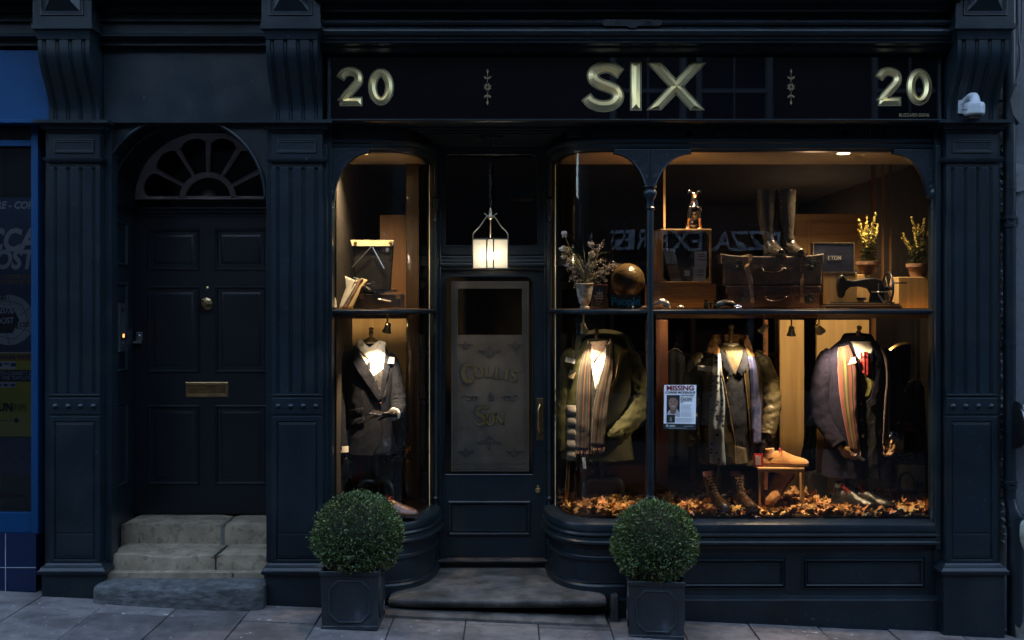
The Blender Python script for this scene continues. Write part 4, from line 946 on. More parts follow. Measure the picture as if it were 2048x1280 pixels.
b.box(X(11, .04) - .002, X(11, .04) + .002, .0385, .041, -.2, Z(1070)); b.box(-4.6, X(75, .06), .0385, .041, Z(1135, .04) - .002, Z(1135, .04) + .002); b.build('tile_grout', mat('pale_grout', (.25, .27, .32), .8), NB)
MB().box(-4.6, -2.75, .6, .65, 0, 3).build('back_wall', mat('betting_inner_wall', (.05, .05, .06), .7), NB)
MB().box(-4.6, -2.72, .17, .5, Z(-30), 8.6).build('upper_wall', BRK, NB)
YP = .115
pp = lambda p: X(p, YP); pz = lambda p: Z(p, YP)
b = MB().box(-3.9, pp(64), YP, YP + .004, pz(705), pz(395)); PO = tag(b.build('window_poster', mat('navy_poster', (.05, .08, .15), .5, var=.3, scale=3, bump=0)), 'dark football poster with big grey letters in the blue shop window', 'poster')
PT = mat('poster_grey_print', (.6, .6, .6), .6, bump=0); PW = mat('poster_pale_print', (.75, .76, .8), .6, bump=0); PY = mat('poster_ochre_print', (.45, .22, .05), .6, bump=0)
def txt(s, size, px, py, m, par, al='RIGHT', off=.0, sx=1, sh=0, rot=0, dy=0): return MB().text(s, size, (pp(px), pz(py)), YP - .001 - dy, .001, al, off, sx, sh, rot=rot).build('poster_lettering', m, par)
txt('CCA', .185, 72, 482, PT, PO, off=.007, sx=.8, sh=.2); txt('OOST', .155, 66, 521, PT, PO, off=.006, sx=.8, sh=.2); txt('RE - COR', .06, 66, 411, PT, PO, off=.002, sh=.2, sx=.9)
txt('ED+ TODAY & W', .036, 64, 554, PY, PO, sx=.8); txt('RETURNS BY 20', .036, 64, 565, PY, PO, sx=.85)
BALL = mat('poster_ball_print', (.6, .62, .62), .6, var=.25, bump=0, scale=5)
b = MB(); cbx, cbz = pp(18), pz(640); rb = 56 / sc_(YP) * .9
b.prism(arc(cbx, cbz, rb, rb, 0, 350, 36), YP - .002, YP); bl = b.build('printed_football', BALL, PO)
b = MB()
for k in range(6):
    a = R(60 * k + 20); b.tube([(cbx + rb * .5 * math.cos(a), YP - .003, cbz + rb * .5 * math.sin(a)), (cbx + rb * .97 * math.cos(a + .2), YP - .003, cbz + rb * .97 * math.sin(a + .2))], .0015, 4)
    b.tube([(cbx + rb * .72 * math.cos(a), YP - .003, cbz + rb * .72 * math.sin(a)), (cbx + rb * .8 * math.cos(a + .5), YP - .003, cbz + rb * .8 * math.sin(a + .5)), (cbx + rb * .72 * math.cos(a + 1.05), YP - .003, cbz + rb * .72 * math.sin(a + 1.05))], .0015, 4)
b.prism(arc(cbx - .02, cbz, rb * .55, rb * .6, 0, 300, 5), YP - .003, YP - .001)
b.build('football_seams', INK, bl)
txt('£40', .04, 14, 595, INK, PO, off=.001, rot=.2, dy=.002); txt('20%', .065, 28, 620, PW, PO, off=.002, sx=.85, dy=.003, sh=.1); txt('BOOST', .05, 28, 641, PW, PO, off=.001, sx=.8, dy=.003, rot=.05); txt('£120', .04, 58, 648, INK, PO, rot=.2, off=.001, dy=.003)
b = MB().box(-3.9, pp(64), YP, YP + .004, pz(873), pz(706)); PO2 = tag(b.build('window_poster', mat('yellow_poster', (.78, .70, .06), .5, var=.08, bump=0)), 'yellow betting poster below the football poster in the blue shop window', 'poster')
MB().box(-3.9, pp(63), YP - .0015, YP, pz(722), pz(707)).build('poster_band', mat('ochre_band', (.55, .28, .04), .6, bump=0), PO2)
MB().box(-3.9, pp(63), YP - .0015, YP, pz(763), pz(740)).build('poster_band', mat('navy_band', (.015, .025, .06), .6, bump=0), PO2)
b = MB(); b.box(-3.9, pp(32), YP - .0015, YP, pz(738), pz(723)); b.box(-3.9, pp(32), YP - .0015, YP, pz(775), pz(764)); b.box(-3.9, pp(62), YP - .0015, YP, pz(706), pz(704)); b.build('poster_table', PW, PO2)
b = MB()
for k in range(4): b.box(pp(-20 + 14 * k), pp(-10 + 14 * k), YP - .0025, YP - .001, pz(729 + k % 2 * 4), pz(726)); b.box(pp(-20 + 14 * k), pp(-12 + 14 * k), YP - .0025, YP - .001, pz(772), pz(768))
b.build('printed_cells', mat('navy_print', (.02, .03, .09), .6, bump=0), PO2)
txt('WINNER WAYS', .036, 61, 715, mat('navy_print', (.02, .03, .09), .6, bump=0), PO2, off=.001, sx=.8, dy=.002); txt('BET WITH CONNECT &', .033, 63, 747, PW, PO2, sx=.75, dy=.002); txt('GET IF ONE TEAM LETS', .033, 63, 756, PW, PO2, sx=.75, dy=.002)
txt('FUN', .068, 26, 815, INK, PO2, off=.003, sx=.85, dy=.002); txt('STOPS', .05, 53, 815, mat('grey_print', (.06, .06, .05), .6), PO2, sx=.62, dy=.002); txt('www.bets.co.uk', .014, 25, 841, INK, PO2, dy=.002)
MB().prism(arc(pp(33), pz(841), .015, .015, 0, 340, 17), YP - .002, YP).build('round_badge', INK, PO2)
MB().box(-3.9, pp(62), .14, .16, pz(948), pz(878)).build('inner_blue_panel', BLUED, NB)
MB().lathe((X(20, .3), .35, Z(990, .3)), [(.2, 0), (.22, .01), (.05, .08), (.001, .09)], 20).build('counter_object', DARKWOOD, NB)

# ================================================================== RIGHT NEIGHBOUR
RB = thing('right_neighbour_building', 'grey rendered wall edge beyond the drainpipe at the right', 'building', (3.2, .3, 0))
REN = mat('grey_render', (.075, .085, .10), .85, var=.25, scale=3, bump=.4, bscale=30)
MB().box(X(2030), 6.5, .16, .5, ground(3.2) - .1, 8.6).build('rendered_wall', REN, RB)
b = MB(); b.box(X(2003), X(2031), .14, .3, ground(3) - .1, 8.5); b.build('rough_brick_edge', mat('dirty_brick', (.05, .045, .04), .9, scale=12, bump=1, bscale=18, var=.6), RB)
b = MB(); zz = ground(3) + .05
for k in range(60): b.ball((X(2027) + random.uniform(-.015, .01), .13, 0.4 + k * .045), random.uniform(.006, .017), 6)
b.build('crumbled_mortar', mat('pale_mortar', (.2, .19, .18), .9), RB)
DPP = thing('drainpipe', 'dark cast iron drainpipe with collars beside the right pilaster', 'pipe', (X(2020), .06, 0))
px0 = X(2019, .06)
b = MB().tube([(px0, .06, 5.2), (px0, .06, Z(1000))], .036, 20); b.build('pipe', NAVY, DPP, smooth=50)
b = MB().tube([(px0, .06, Z(1000)), (px0 + .008, .05, Z(1020)), (px0 + .02, .04, Z(1035)), (px0 + .025, .04, Z(1070)), (px0 + .025, .04, ground(3) - .05)], [.034, .036, .05, .046, .046], 20); b.build('lower_pipe', NAVY, DPP, smooth=50)
for p, r in ((435, .044), (450, .044), (968, .044), (978, .042), (1038, .056), (1052, .054), (375, .038), (500, .038), (690, .038), (862, .038)):
    MB().lathe((px0 + (.022 if p > 1030 else 0), .06 if p < 1030 else .045, Z(p)), [(r - .008, -.012), (r, -.008), (r, .008), (r - .008, .012)], 20).build('pipe_collar', NAVY, DPP, smooth=40)
MB().box(px0 - .06, px0 + .06, .08, .12, Z(452), Z(433)).build('pipe_bracket', NAVY, DPP)
BX = thing('junction_box', 'weathered wooden board with cables hanging beside the drainpipe, top right', 'board', (X(2035), .02, Z(220)))
b = MB().pprism([(2030, 170), (2048, 190), (2062, 215), (2040, 248), (2026, 230), (2020, 200)], .02, .07); b.build('board', mat('weathered_wood', (.06, .065, .065), .9, bump=.6, stretch=(8, 1, 1)), BX, bevel=.004)
b = MB()
for k in range(7):
    x0 = X(2026 + k * 4); b.tube(catmull([(x0 + .02 * math.sin(k), .09 - .01 * k, 4.2), (x0 + random.uniform(-.03, .03), .08, Z(40)), (x0 + random.uniform(-.02, .02), .05, Z(110)), (X(2034), .03, Z(175))], 16), .004 + .002 * (k % 3), 6)
b.build('cable', INK, BX, smooth=True)
tag(MB().tube(catmull([(X(2029), .07, Z(300)), (X(2035), .05, Z(370)), (X(2031), .06, Z(420)), (X(2028), .07, Z(560)), (X(2026), .07, Z(800)), (X(2030), .06, Z(985)), (X(2044), .05, Z(1020)), (X(2042), .05, Z(1050))], 60), .006, 8).build('black_cable', INK, smooth=True), 'thin black cable running down the wall right of the drainpipe', 'cable')
LB = thing('wall_bin', 'pale rounded metal wall bin with dark side at the right edge', 'bin', (X(2050), 0, Z(880)))
b = MB(); b.lathe((X(2035, -.02), -.02, Z(842, -.02)), [(.001, 0), (.085, 0), (.095, .01), (.095, .2), (.001, .2)], 24, 'X'); b.build('drum', mat('pale_metal', (.42, .46, .5), .35, .4), LB, smooth=40)
b = MB(); b.lathe((X(2027, .02), .02, Z(850, .0)), [(.001, 0), (.12, 0), (.14, .01), (.14, .02), (.001, .02)], 24, 'X'); b.build('side_plate', BLACK, LB, smooth=40)
tag(MB().lathe((X(2055), .15, Z(350)), [(.06, -.02), (.085, -.02), (.085, .01), (.06, .012)], 24, 'Y').build('wall_ring', STEEL, smooth=40), 'pale metal ring fitting on the grey wall at the right edge', 'fitting')
bag = MB().tube([(X(2045), .04, Z(1030)), (X(2050), .02, Z(1050)), (X(2052), .02, Z(1080)), (X(2048), .04, Z(1110))], [.01, .045, .05, .02], 12, wr=lambda a, t: 1 + .3 * noise.noise(Vector((math.cos(a) * 3, math.sin(a) * 3, t * 6))))
tag(bag.build('rubbish_bag', mat('crumpled_plastic', (.35, .33, .33), .4, col2=(.1, .12, .05), scale=18), smooth=True), 'small crumpled plastic bag hanging by the drainpipe foot', 'bag')
tag(MB().add([(X(2030), -.02, ground(3.2)), (X(2075), -.08, ground(3.2)), (X(2075), .1, ground(3.2)), (X(2030), .1, ground(3.2)), (X(2030), .03, Z(1200)), (X(2060), .02, Z(1215)), (X(2060), .1, Z(1215)), (X(2030), .1, Z(1200))], [(3, 2, 1, 0), (4, 5, 6, 7), (0, 1, 5, 4), (1, 2, 6, 5), (2, 3, 7, 6), (3, 0, 4, 7)]).build('rubble_block', DSTN), 'dark stone block on the pavement behind the drainpipe', 'block')

# ================================================================== OPPOSITE SIDE OF THE STREET (seen in the glass)
OY = -9.6
OP = thing('opposite_building', 'brick building with white sash windows across the street, seen as a reflection', 'building', (0, OY, 0))
DB = brick('opposite_brick', (.02, .014, .012), (.03, .018, .015), (.035, .032, .03))
MB().box(-5.5, 6.5, OY - 4, OY, -.5, 9.3).build('wall', DB, OP)
def sash(cx, z0, z1, w):
    y = OY + .03
    b = MB()
    b.frame(cx - w / 2, cx + w / 2, z0, z1, [(0, y - .02), (0, y + .04), (.07, y + .04), (.09, y + .01), (.1, y - .01)])
    b.box(cx - w / 2, cx + w / 2, y - .01, y + .03, (z0 + z1) / 2 - .03, (z0 + z1) / 2 + .03)
    for s in (0,): b.box(cx + s * w - .012, cx + s * w + .012, y - .01, y + .015, z0, z1)
    f = b.build('window', mat('dull_sash_paint', (.16, .17, .18), .5), OP)
    MB().box(cx - w / 2 + .09, cx + w / 2 - .09, y - .025, y - .015, z0 + .09, z1 - .09).build('pane', mat('opposite_pane', (.01, .012, .016), .05, spec=.6), f)
for cx in (-3.6, 2.05, 3.35, 6.0):
    sash(cx, 4.35, 5.75, 1.15); None
SG = mat('opposite_sign_letters', (.75, .8, .85), .6)
b = MB().box(.6, 5.0, OY, OY + .08, 2.35, 3.15); of = b.build('shop_fascia', mat('opposite_fascia', (.03, .03, .035), .5), OP)
MB().text('PIZZA EXPRESS', .42, (2.75, 2.78), OY + .11, .03, off=.005, sx=1.0, flip=True).build('fascia_lettering', SG, of)
b = MB()
for x in (.7, 2.2, 3.6, 4.9): b.box(x - .06, x + .06, OY, OY + .1, 0, 2.35)
b.box(.6, 5, OY, OY + .1, 0, .5); b.build('shop_window_frame', mat('dull_sash_paint', (.16, .17, .18), .5), of)
MB().box(.75, 4.85, OY, OY + .03, .5, 2.35).build('shop_pane', mat('opposite_pane', (.01, .012, .016), .05, spec=.6), of)
b = MB()
for x in (-5.1, -3.1): b.box(x, x + .1, OY, OY + .1, .1, 2.9)
b.box(-5.1, -3.0, OY, OY + .1, 2.8, 2.95); b.build('shop_window_frame', WPAINT, OP)
OP2 = tag(MB().box(6.6, 34, OY - 4, OY - .2, -.8, 9.1).build('opposite_building', mat('pale_render', (.05, .05, .055), .8)), 'pale rendered building further right across the street, seen only in reflections', 'building')
OP3 = tag(MB().box(-34, -5.6, OY - 4, OY - .1, -.5, 9.2).build('opposite_building', mat('cream_render', (.05, .05, .05), .8)), 'cream rendered building further left across the street, seen only in reflections', 'building')
FAR = mat('far_street_render', (.045, .045, .05), .85, var=.3, scale=1)
tag(MB().box(6.6, 34, .3, 6, -2, 10.5).build('terrace_building', FAR), 'dark terrace further down the street on the right, outside the photo', 'building')
tag(MB().box(-34, -4.7, .3, 6, -1, 10.5).build('terrace_building', FAR), 'dark terrace further up the street on the left, outside the photo', 'building')
tag(MB().box(34, 38, -14, 6, -3, 8).build('street_end_block', FAR), 'unseen block added at the lower end of the street to limit sky light', 'building')  # unseen end blocks, added and sized to limit low sky light along the street
tag(MB().box(-38, -34, -14, 6, -1, 6).build('street_end_block', FAR), 'unseen block added at the upper end of the street to limit sky light', 'building')
# ================================================================== LAMPS
def lamp(name, kind, loc, energy, col, parent, size=.02, target=None, ang=60, blend=.6):
    d_ = bpy.data.lights.new(name, kind); d_.energy = energy; d_.color = col
    if kind == 'SPOT': d_.spot_size = R(ang); d_.spot_blend = blend
    d_.shadow_soft_size = size
    o = bpy.data.objects.new(name, d_); COL.objects.link(o); o.parent = parent
    o.location = Vector(loc) - ORG[parent.name]
    if target: o.rotation_euler = (Vector(target) - Vector(loc)).to_track_quat('-Z', 'Y').to_euler()
    return o
WARM = (1, .71, .40)
# lantern hanging in the recess
YL = .25
LX, LT = X(981, YL), Z(247)
LN = thing('hanging_lantern', 'lit brass lantern with frosted panes hanging on a chain in the door recess', 'lantern', (LX, YL, Z(540, YL)))
zt, zb = Z(479, YL), Z(538, YL); wA = .108
def octo(r, z, k=.38):          # wide faces left and right of a narrow one
    a = r * k; return [Vector((LX + x, YL + y, z)) for x, y in ((-a * .5, -r * .8), (a * .5, -r * .8), (r, -r * .42), (r, r * .42), (a * .5, r * .8), (-a * .5, r * .8), (-r, r * .42), (-r, -r * .42))]
LM = mat('lantern_bronze', (.30, .26, .19), .35, 1, var=.2); LMD = mat('dark_lantern_frame', (.035, .03, .024), .4, .6)
b = MB(); T, B_ = octo(wA, zt), octo(wA, zb)
for i in range(8): b.tube([T[i], B_[i]], .0045, 6); b.tube([T[i], T[(i + 1) % 8]], .005, 6); b.tube([B_[i], B_[(i + 1) % 8]], .005, 6)
b.build('lantern_frame', LMD, LN)
b = MB(); T, B_ = octo(wA - .003, zt), octo(wA - .003, zb)
m_, n_, l_, bb = nt('frosted_lantern_glass')
bb.inputs['Base Color'].default_value = (.42, .40, .35, 1); bb.inputs['Roughness'].default_value = .6
tl = n_.new('ShaderNodeBsdfTranslucent'); tl.inputs[0].default_value = (.52, .49, .42, 1); mx = n_.new('ShaderNodeMixShader'); mx.inputs[0].default_value = .7
tp = n_.new('ShaderNodeBsdfTransparent'); mx2 = n_.new('ShaderNodeMixShader'); mx2.inputs[0].default_value = .30
l_.new(bb.outputs[0], mx.inputs[1]); l_.new(tl.outputs[0], mx.inputs[2]); l_.new(mx.outputs[0], mx2.inputs[1]); l_.new(tp.outputs[0], mx2.inputs[2]); l_.new(mx2.outputs[0], n_['Material Output'].inputs[0])
for i in range(8): q = (i + 1) % 8; MB().add([B_[i], B_[q], T[q], T[i]], [(0, 1, 2, 3)]).build('frosted_pane', m_, LN, recalc=False)
b = MB()
for sx in (-1, 1):
    b.tube(catmull([(LX + sx * wA, YL, zt), (LX + sx * wA * .95, YL, zt + .04), (LX + sx * .065, YL, zt + .08), (LX + sx * .038, YL, zt + .12), (LX + sx * .022, YL, zt + .145), (LX + sx * .04, YL, zt + .16)], 24), .004, 6)
b.build('lantern_hoop', LM, LN, smooth=True)
b = MB(); b.lathe((LX, YL, zt), [(.004, 0), (.004, .12), (.01, .125), (.025, .135), (.022, .145), (.008, .155), (.012, .165), (.004, .19), (.001, .2)], 14); b.build('lantern_finial', LM, LN, smooth=True)
z = zt + .195; k = 0; b = MB()
while z < LT - .06:
    pts = []
    for i in range(13):
        a = 2 * math.pi * i / 12; u, w = .006 * math.cos(a), .013 * math.sin(a)
        pts.append((LX + (u if k % 2 else 0) + .004 * math.sin(z * 9), YL + (0 if k % 2 else u), z + .011 + w))
    b.tube(pts, .0018, 5, cap=False); z += .020; k += 1
b.tube(catmull([(LX + .006 * math.sin(i * 1.9), YL + .004, lerp(zt + .19, LT - .03, i / 12)) for i in range(13)], 60), .0035, 6)
b.build('lantern_chain', BLACK, LN, smooth=True)
bu = MB().ball((LX, YL, (zt + zb) / 2 - .01), .022, 14, (1, 1, 1.3)).build('bulb', glow('lamp_bulb', (1, .86, .62), 5), LN, smooth=True)
lamp('lantern_light', 'POINT', (LX, YL, (zt + zb) / 2 - .01), .5, (1, .86, .66), LN, .024)
# ceiling downlights; the one behind the spandrel is unseen, added to brighten the shelf
for px, py, e_, lab in ((1352, 308, 1.2, 'unseen warm downlight added behind the carved spandrel to light the open crate'), (723, 308, 1.1, 'small warm downlight in the ceiling of the left bay window'), (1687, 307, 1.6, 'small warm downlight in the ceiling of the large right window')):
    y = .20; x = X(px, y)
    T_ = thing('downlight', lab, 'downlight', (x, y, CZ))
    MB().lathe((x, y, CZ), [(.05, 0), (.052, -.004), (.04, -.008), (.036, -.004), (.036, 0)], 24).build('trim_ring', WPAINT, T_, smooth=40)
    MB().lathe((x, y, CZ - .003), [(.001, 0), (.034, 0), (.034, -.004), (.001, -.006)], 20).build('lamp_face', glow('downlight_face', (1, .72, .35), 3.5), T_)
    lamp('downlight_beam', 'SPOT', (x, y, CZ - .02), e_ * 5.0, WARM, T_, .03, (x, y + .12, 0), 120, .9)
# small spotlights under the shelf
def spot(px, py, y, tgt, e_, lab, lean, cone=76):
    x = X(px, y); zt_ = SZ - .024; zc_ = Z(py, y)
    T_ = thing('spotlight', lab, 'spotlight', (x, y, zt_), group=None)
    MB().lathe((x, y, zt_), [(.022, 0), (.022, -.006), (.008, -.01), (.005, -.012), (.005, zc_ - zt_ + .02), (.008, zc_ - zt_ + .012), (.001, zc_ - zt_ + .01)], 14).build('spot_stem', BRASS, T_, smooth=40)
    d_ = (Vector(tgt) - Vector((x, y, zc_))).normalized(); c = Vector((x, y, zc_))
    b = MB().tube([c - d_ * .028, c - d_ * .025, c - d_ * .012, c, c + d_ * .02, c + d_ * .03], [.012, .017, .018, .019, .026, .029], 16, cap=False)
    b.tube([c - d_ * .028, c - d_ * .0279], [.012, .0001], 16); b.build('spot_head', mat('spot_brass', (.42, .36, .2), .3, 1), T_, smooth=40)
    MB().tube([c + d_ * .016, c + d_ * .022], [.022, .02], 16).build('spot_bulb', glow('spot_bulb', (1, .72, .36), 7), T_, smooth=40)
    lamp('spot_beam', 'SPOT', c + d_ * .035, e_, WARM, T_, .012, tgt, cone, .8)
YM = .42
spot(775, 655, .17, P(748, 800, .31), 4.4, 'brass spotlight under the shelf above the grey suit', -1)
spot(1167, 655, .24, P(1196, 790, .37), 4.6, 'spotlight under the shelf above the green parka', 1, 66)
spot(1528, 657, .16, P(1446, 770, .31), 3.2, 'brass spotlight tilted towards the waxed jacket', -1)
spot(1583, 662, .20, P(1572, 990, YM - .12), 7, 'downward-pointing middle brass spotlight above the tan boot', 0, 56)
spot(1638, 657, .16, P(1704, 765, .31), 5.5, 'brass spotlight tilted towards the navy overcoat', 1)
spot(1795, 640, .30, P(1800, 1000, .45), .0001, 'dim spotlight at the far right under the shelf', 1) if False else None
# pendant lamp deep in the shop
PD = thing('pendant_lamp', 'unlit green-shaded pendant lamp seen through the transom above the shop door', 'lamp', (X(1040, 2.2), 2.2, Z(400, 2.2)))
b = MB().lathe((X(1040, 2.2), 2.2, Z(398, 2.2)), [(.118, 0), (.11, .02), (.06, .09), (.03, .12), (.015, .14), (.001, .15)], 24); b.build('shade', mat('green_enamel', (.02, .09, .05), .3), PD, smooth=40)
MB().lathe((X(1040, 2.2), 2.2, Z(399, 2.2)), [(.001, .001), (.115, 0), (.118, -.003), (.105, -.01), (.001, -.012)], 24).build('shade_underside', WHITE, PD, smooth=40)
MB().tube([(X(1040, 2.2), 2.2, Z(398, 2.2) + .14), (X(1040, 2.2), 2.2, CZ + .05)], .004, 6).build('flex', INK, PD)
# dim lamp in the shop room
RMP = thing('room_lamp', 'weak warm lamp glowing deep inside the shop', 'lamp', (X(1600, 3), 2.6, CZ - .1))
MB().ball((X(1600, 3), 2.6, CZ - .5), .03, 12).build('bulb', glow('dim_bulb', (1, .6, .3), .08), RMP, smooth=True)
lamp('room_light', 'POINT', (X(1600, 3), 2.6, CZ - .6), .4, (1, .62, .35), RMP, .05)

# ================================================================== BOX BALLS IN LEAD PLANTERS
LEAD = mat('lead_grey_planter', (.009, .013, .016), .4, var=.25, scale=4, bump=.15, bscale=50, col2=(.020, .028, .035), stain=((.10, .12, .14), 7, .62, .78, .5))
LEAFM = mat('box_leaf', (.048, .088, .020), .38, var=.35, scale=4, bump=0, spec=.6, island=.62)
BRNL = mat('dead_box_leaf', (.16, .12, .06), .7, bump=0, island=.4)
def planter(px0, px1, pyb, yf, rot, ball, lab, seed):
    random.seed(seed)
    w = (px1 - px0) / sc_(yf); cx = X((px0 + px1) / 2, yf); cy = yf + w / 2; zb = Z(pyb, yf); h = .322
    T_ = thing('potted_box_ball', lab, 'plant', (cx, cy, zb), (0, 0, rot))
    ORG[T_.name] = Vector((0, 0, 0))
    b = MB(); r = w / 2; k = .96
    s = MB(); s.loft([[Vector((x * r * kk, y * r * kk, z)) for x, y in ((-1, -1), (1, -1), (1, 1), (-1, 1))] for z, kk in ((0, .99), (.018, .99), (.02, .965), (h - .03, 1.0), (h - .028, 1.03), (h - .008, 1.035), (h, 1.02), (h, .93), (h - .05, .93))], cap=False)
    s.add([(-r * .93, -r * .93, h - .05), (r * .93, -r * .93, h - .05), (r * .93, r * .93, h - .05), (-r * .93, r * .93, h - .05)], [(0, 1, 2, 3)])
    pot = s.build('planter', LEAD, T_, bevel=.003)
    for sd in range(4):
        b = MB(); c = .045; q = .108; q2 = .112
        pts = [(-q, -q2 + c), (-q + c, -q2), (q - c, -q2), (q, -q2 + c), (q, q2 - c), (q - c, q2), (-q + c, q2), (-q, q2 - c)]
        pp_ = [Vector((x, -r * .99, .155 + z)) for x, z in pts]; b.tube(pp_ + [pp_[0]], .0062, 8, cap=False)
        b.move(Matrix.Rotation(sd * math.pi / 2, 4, 'Z')); b.build('octagon_moulding', LEAD, pot, smooth=40)
    MB().box(-r * .9, r * .9, -r * .9, r * .9, h - .05, h - .03).build('soil', mat('dark_soil', (.02, .014, .01), .95, bump=.6), pot)
    bx, bz, br, bzr = ball
    cxp, czp = X(bx, cy) - cx, Z(bz, cy) - zb
    c = Matrix.Rotation(-rot, 3, 'Z') @ Vector((cxp, 0, 0)); C = Vector((c.x, c.y, czp))
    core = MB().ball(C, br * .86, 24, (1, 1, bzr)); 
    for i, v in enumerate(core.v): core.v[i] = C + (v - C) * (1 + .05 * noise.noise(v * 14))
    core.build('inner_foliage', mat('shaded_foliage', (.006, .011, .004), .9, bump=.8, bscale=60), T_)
    L_ = MB(); D_ = MB()
    n = 12500
    for i in range(n):
        a = random.random() * 6.2832; u = random.uniform(-1, 1); q = math.sqrt(1 - u * u); d_ = Vector((q * math.cos(a), q * math.sin(a), u))
        lump = 1 + .085 * noise.noise(d_ * 2.1 + Vector((seed, 0, 0))) + .07 * noise.noise(d_ * 8 + Vector((0, seed, 0)))
        rr = br * lump * (1 - .17 * random.random() ** 1.8) * (1 + .05 * random.random() if random.random() < .05 else 1)
        p = C + Vector((d_.x * rr, d_.y * rr, d_.z * rr * bzr))
        if p.z < h - .04: continue
        out = (d_ + Vector((random.gauss(0, .55), random.gauss(0, .55), random.gauss(.25, .55)))).normalized()
        sd = out.cross(Vector((random.gauss(0, 1), random.gauss(0, 1), random.gauss(0, 1)))).normalized(); nn = out.cross(sd)
        l = random.uniform(.012, .020); w_ = l * .28
        t = D_ if (random.random() < (.2 if d_.z < -.55 else .01 + .10 * max(0, noise.noise(d_ * 4 + Vector((seed, 3, 0))) - .25))) else L_
        t.add([p, p + out * l * .45 + sd * w_ + nn * .0012, p + out * l, p + out * l * .45 - sd * w_ + nn * .0012], [(0, 1, 2), (0, 2, 3)])
    for i in range(70):
        a = random.random() * 6.2832; u = random.uniform(-.5, 1); q = math.sqrt(1 - u * u); d_ = Vector((q * math.cos(a), q * math.sin(a), u)); rr = br * random.uniform(.97, 1.0); p0 = C + Vector((d_.x * rr, d_.y * rr, d_.z * rr * bzr)); g_ = (d_ + Vector((random.gauss(0, .3), random.gauss(0, .3), .3))).normalized(); H_ = random.uniform(.012, .034)
        for q_ in range(9):
            p = p0 + g_ * H_ * q_ / 8; o2 = (g_ + Vector((random.gauss(0, .8), random.gauss(0, .8), random.gauss(0, .8)))).normalized(); sd = o2.cross(g_ + Vector((.1, .2, 0))).normalized(); l = .013
            L_.add([p, p + o2 * l * .5 + sd * .0035, p + o2 * l, p + o2 * l * .5 - sd * .0035], [(0, 1, 2), (0, 2, 3)])
    L_.build('foliage', LEAFM, T_, recalc=False); D_.build('dead_leaves', BRNL, T_, recalc=False)
    return T_
planter(641, 757, 1260, -.42, 0, (715, 1070, .250, .93), 'clipped round box bush in square lead planter left of the shop step', 3)
planter(1262, 1374, 1279, -.34, R(-5), (1310, 1085, .240, .98), 'clipped round box bush in square lead planter right of the shop step', 9)

# ================================================================== CCTV CAMERA
CC = thing('security_camera', 'white dome security camera on the right console bracket', 'camera', (X(1940, -.1), -.05, Z(230, -.1)))
WPL = mat('white_plastic', (.34, .37, .40), .35, var=.04)
y = -.005
b = MB(); b.pbox(1917, 1934, 188, 227, y - .012, y); b.build('wall_plate', WPL, CC, bevel=.003)
b = MB()
for q in ((1920, 193), (1920, 222)): b.lathe((X(q[0], y), y - .012, Z(q[1], y)), [(.004, 0), (.004, -.002), (.001, -.002)], 8, 'Y')
b.build('plate_screw', STEEL, CC)
b = MB().tube(catmull([(X(1928, y), y, Z(206, y)), (X(1932, y), -.04, Z(200, y)), (X(1942, -.07), -.08, Z(194, -.07)), (X(1947, -.08), -.09, Z(196, -.07)), (X(1948, -.09), -.1, Z(208, -.09))], 16), [.024] * 9 + [.022, .024, .026, .026, .028, .03, .03, .03], 18); b.build('camera_arm', WPL, CC, smooth=True)
xc_, yc_ = X(1947, -.1), -.11
b = MB().lathe((xc_, yc_, 0), [(.02, Z(203, -.1)), (.05, Z(207, -.1)), (.057, Z(210, -.1)), (.058, Z(216, -.1)), (.0565, Z(216.5, -.1)), (.058, Z(217, -.1)), (.057, Z(229, -.1)), (.048, Z(232, -.1)), (.001, Z(232, -.1))], 32); b.build('camera_body', WPL, CC, smooth=35)
MB().ball((xc_, yc_, Z(231, -.1)), .042, 20, (1, 1, .8)).build('dome', mat('smoked_dome', (.02, .022, .026), .08, spec=.8), CC, smooth=True)
MB().box(X(1925, -.17), X(1935, -.17), yc_ - .058, yc_ - .05, Z(224.5, -.1), Z(223, -.1)).build('camera_badge', INK, CC)

# ================================================================== FITTINGS ON THE DISPLAY SHELF
def S(px, Y=.15): return X(px, Y)
def leather(name, c, c2=None, rough=.45): return mat(name, c, rough, var=.4, scale=7, bump=.25, bscale=60, col2=c2)
# --- gramophone
YG = .28
GR = thing('gramophone', 'open black portable gramophone with raised lid in the left bay window', 'gramophone', (X(760, YG), YG, SZ))
GB = leather('black_case_cloth', (.012, .013, .018), (.03, .032, .04), .5)
b = MB().pbox(718, 801, 588, 615.5, .22, .46); b.build('case', GB, GR, bevel=.003)
b = MB()
for a in (719, 792): b.pbox(a, a + 9, 587, 598, .217, .23)
b.build('case_corner', mat('worn_brass_corner', (.25, .17, .1), .5, .7), GR, bevel=.001)
b = MB().lathe((X(760, .33), .33, Z(588, .30)), [(.02, 0), (.02, .012), (.105, .014), (.105, .02), (.001, .022)], 36); b.build('turntable', STEEL, GR, smooth=35)
MB().lathe((X(760, .33), .33, Z(588, .30) + .023), [(.001, 0), (.118, 0), (.118, .003), (.001, .004)], 40).build('record', mat('shellac', (.012, .012, .014), .2, bump=.05), GR, smooth=35)
b = MB(); yb_ = .40; zl0, zl1 = Z(585, .4), Z(486, .46)
b.hexa([(X(716, .4), .38, zl0), (X(780, .4), .38, zl0), (X(780, .4), .44, zl0), (X(716, .4), .44, zl0)], [(X(703, .4), .40, zl1), (X(786, .4), .40, zl1), (X(786, .4), .47, zl1), (X(703, .4), .47, zl1)])
b.build('lid', mat('smooth_black_lid', (.004, .004, .005), .4, bump=0), GR, bevel=.002)
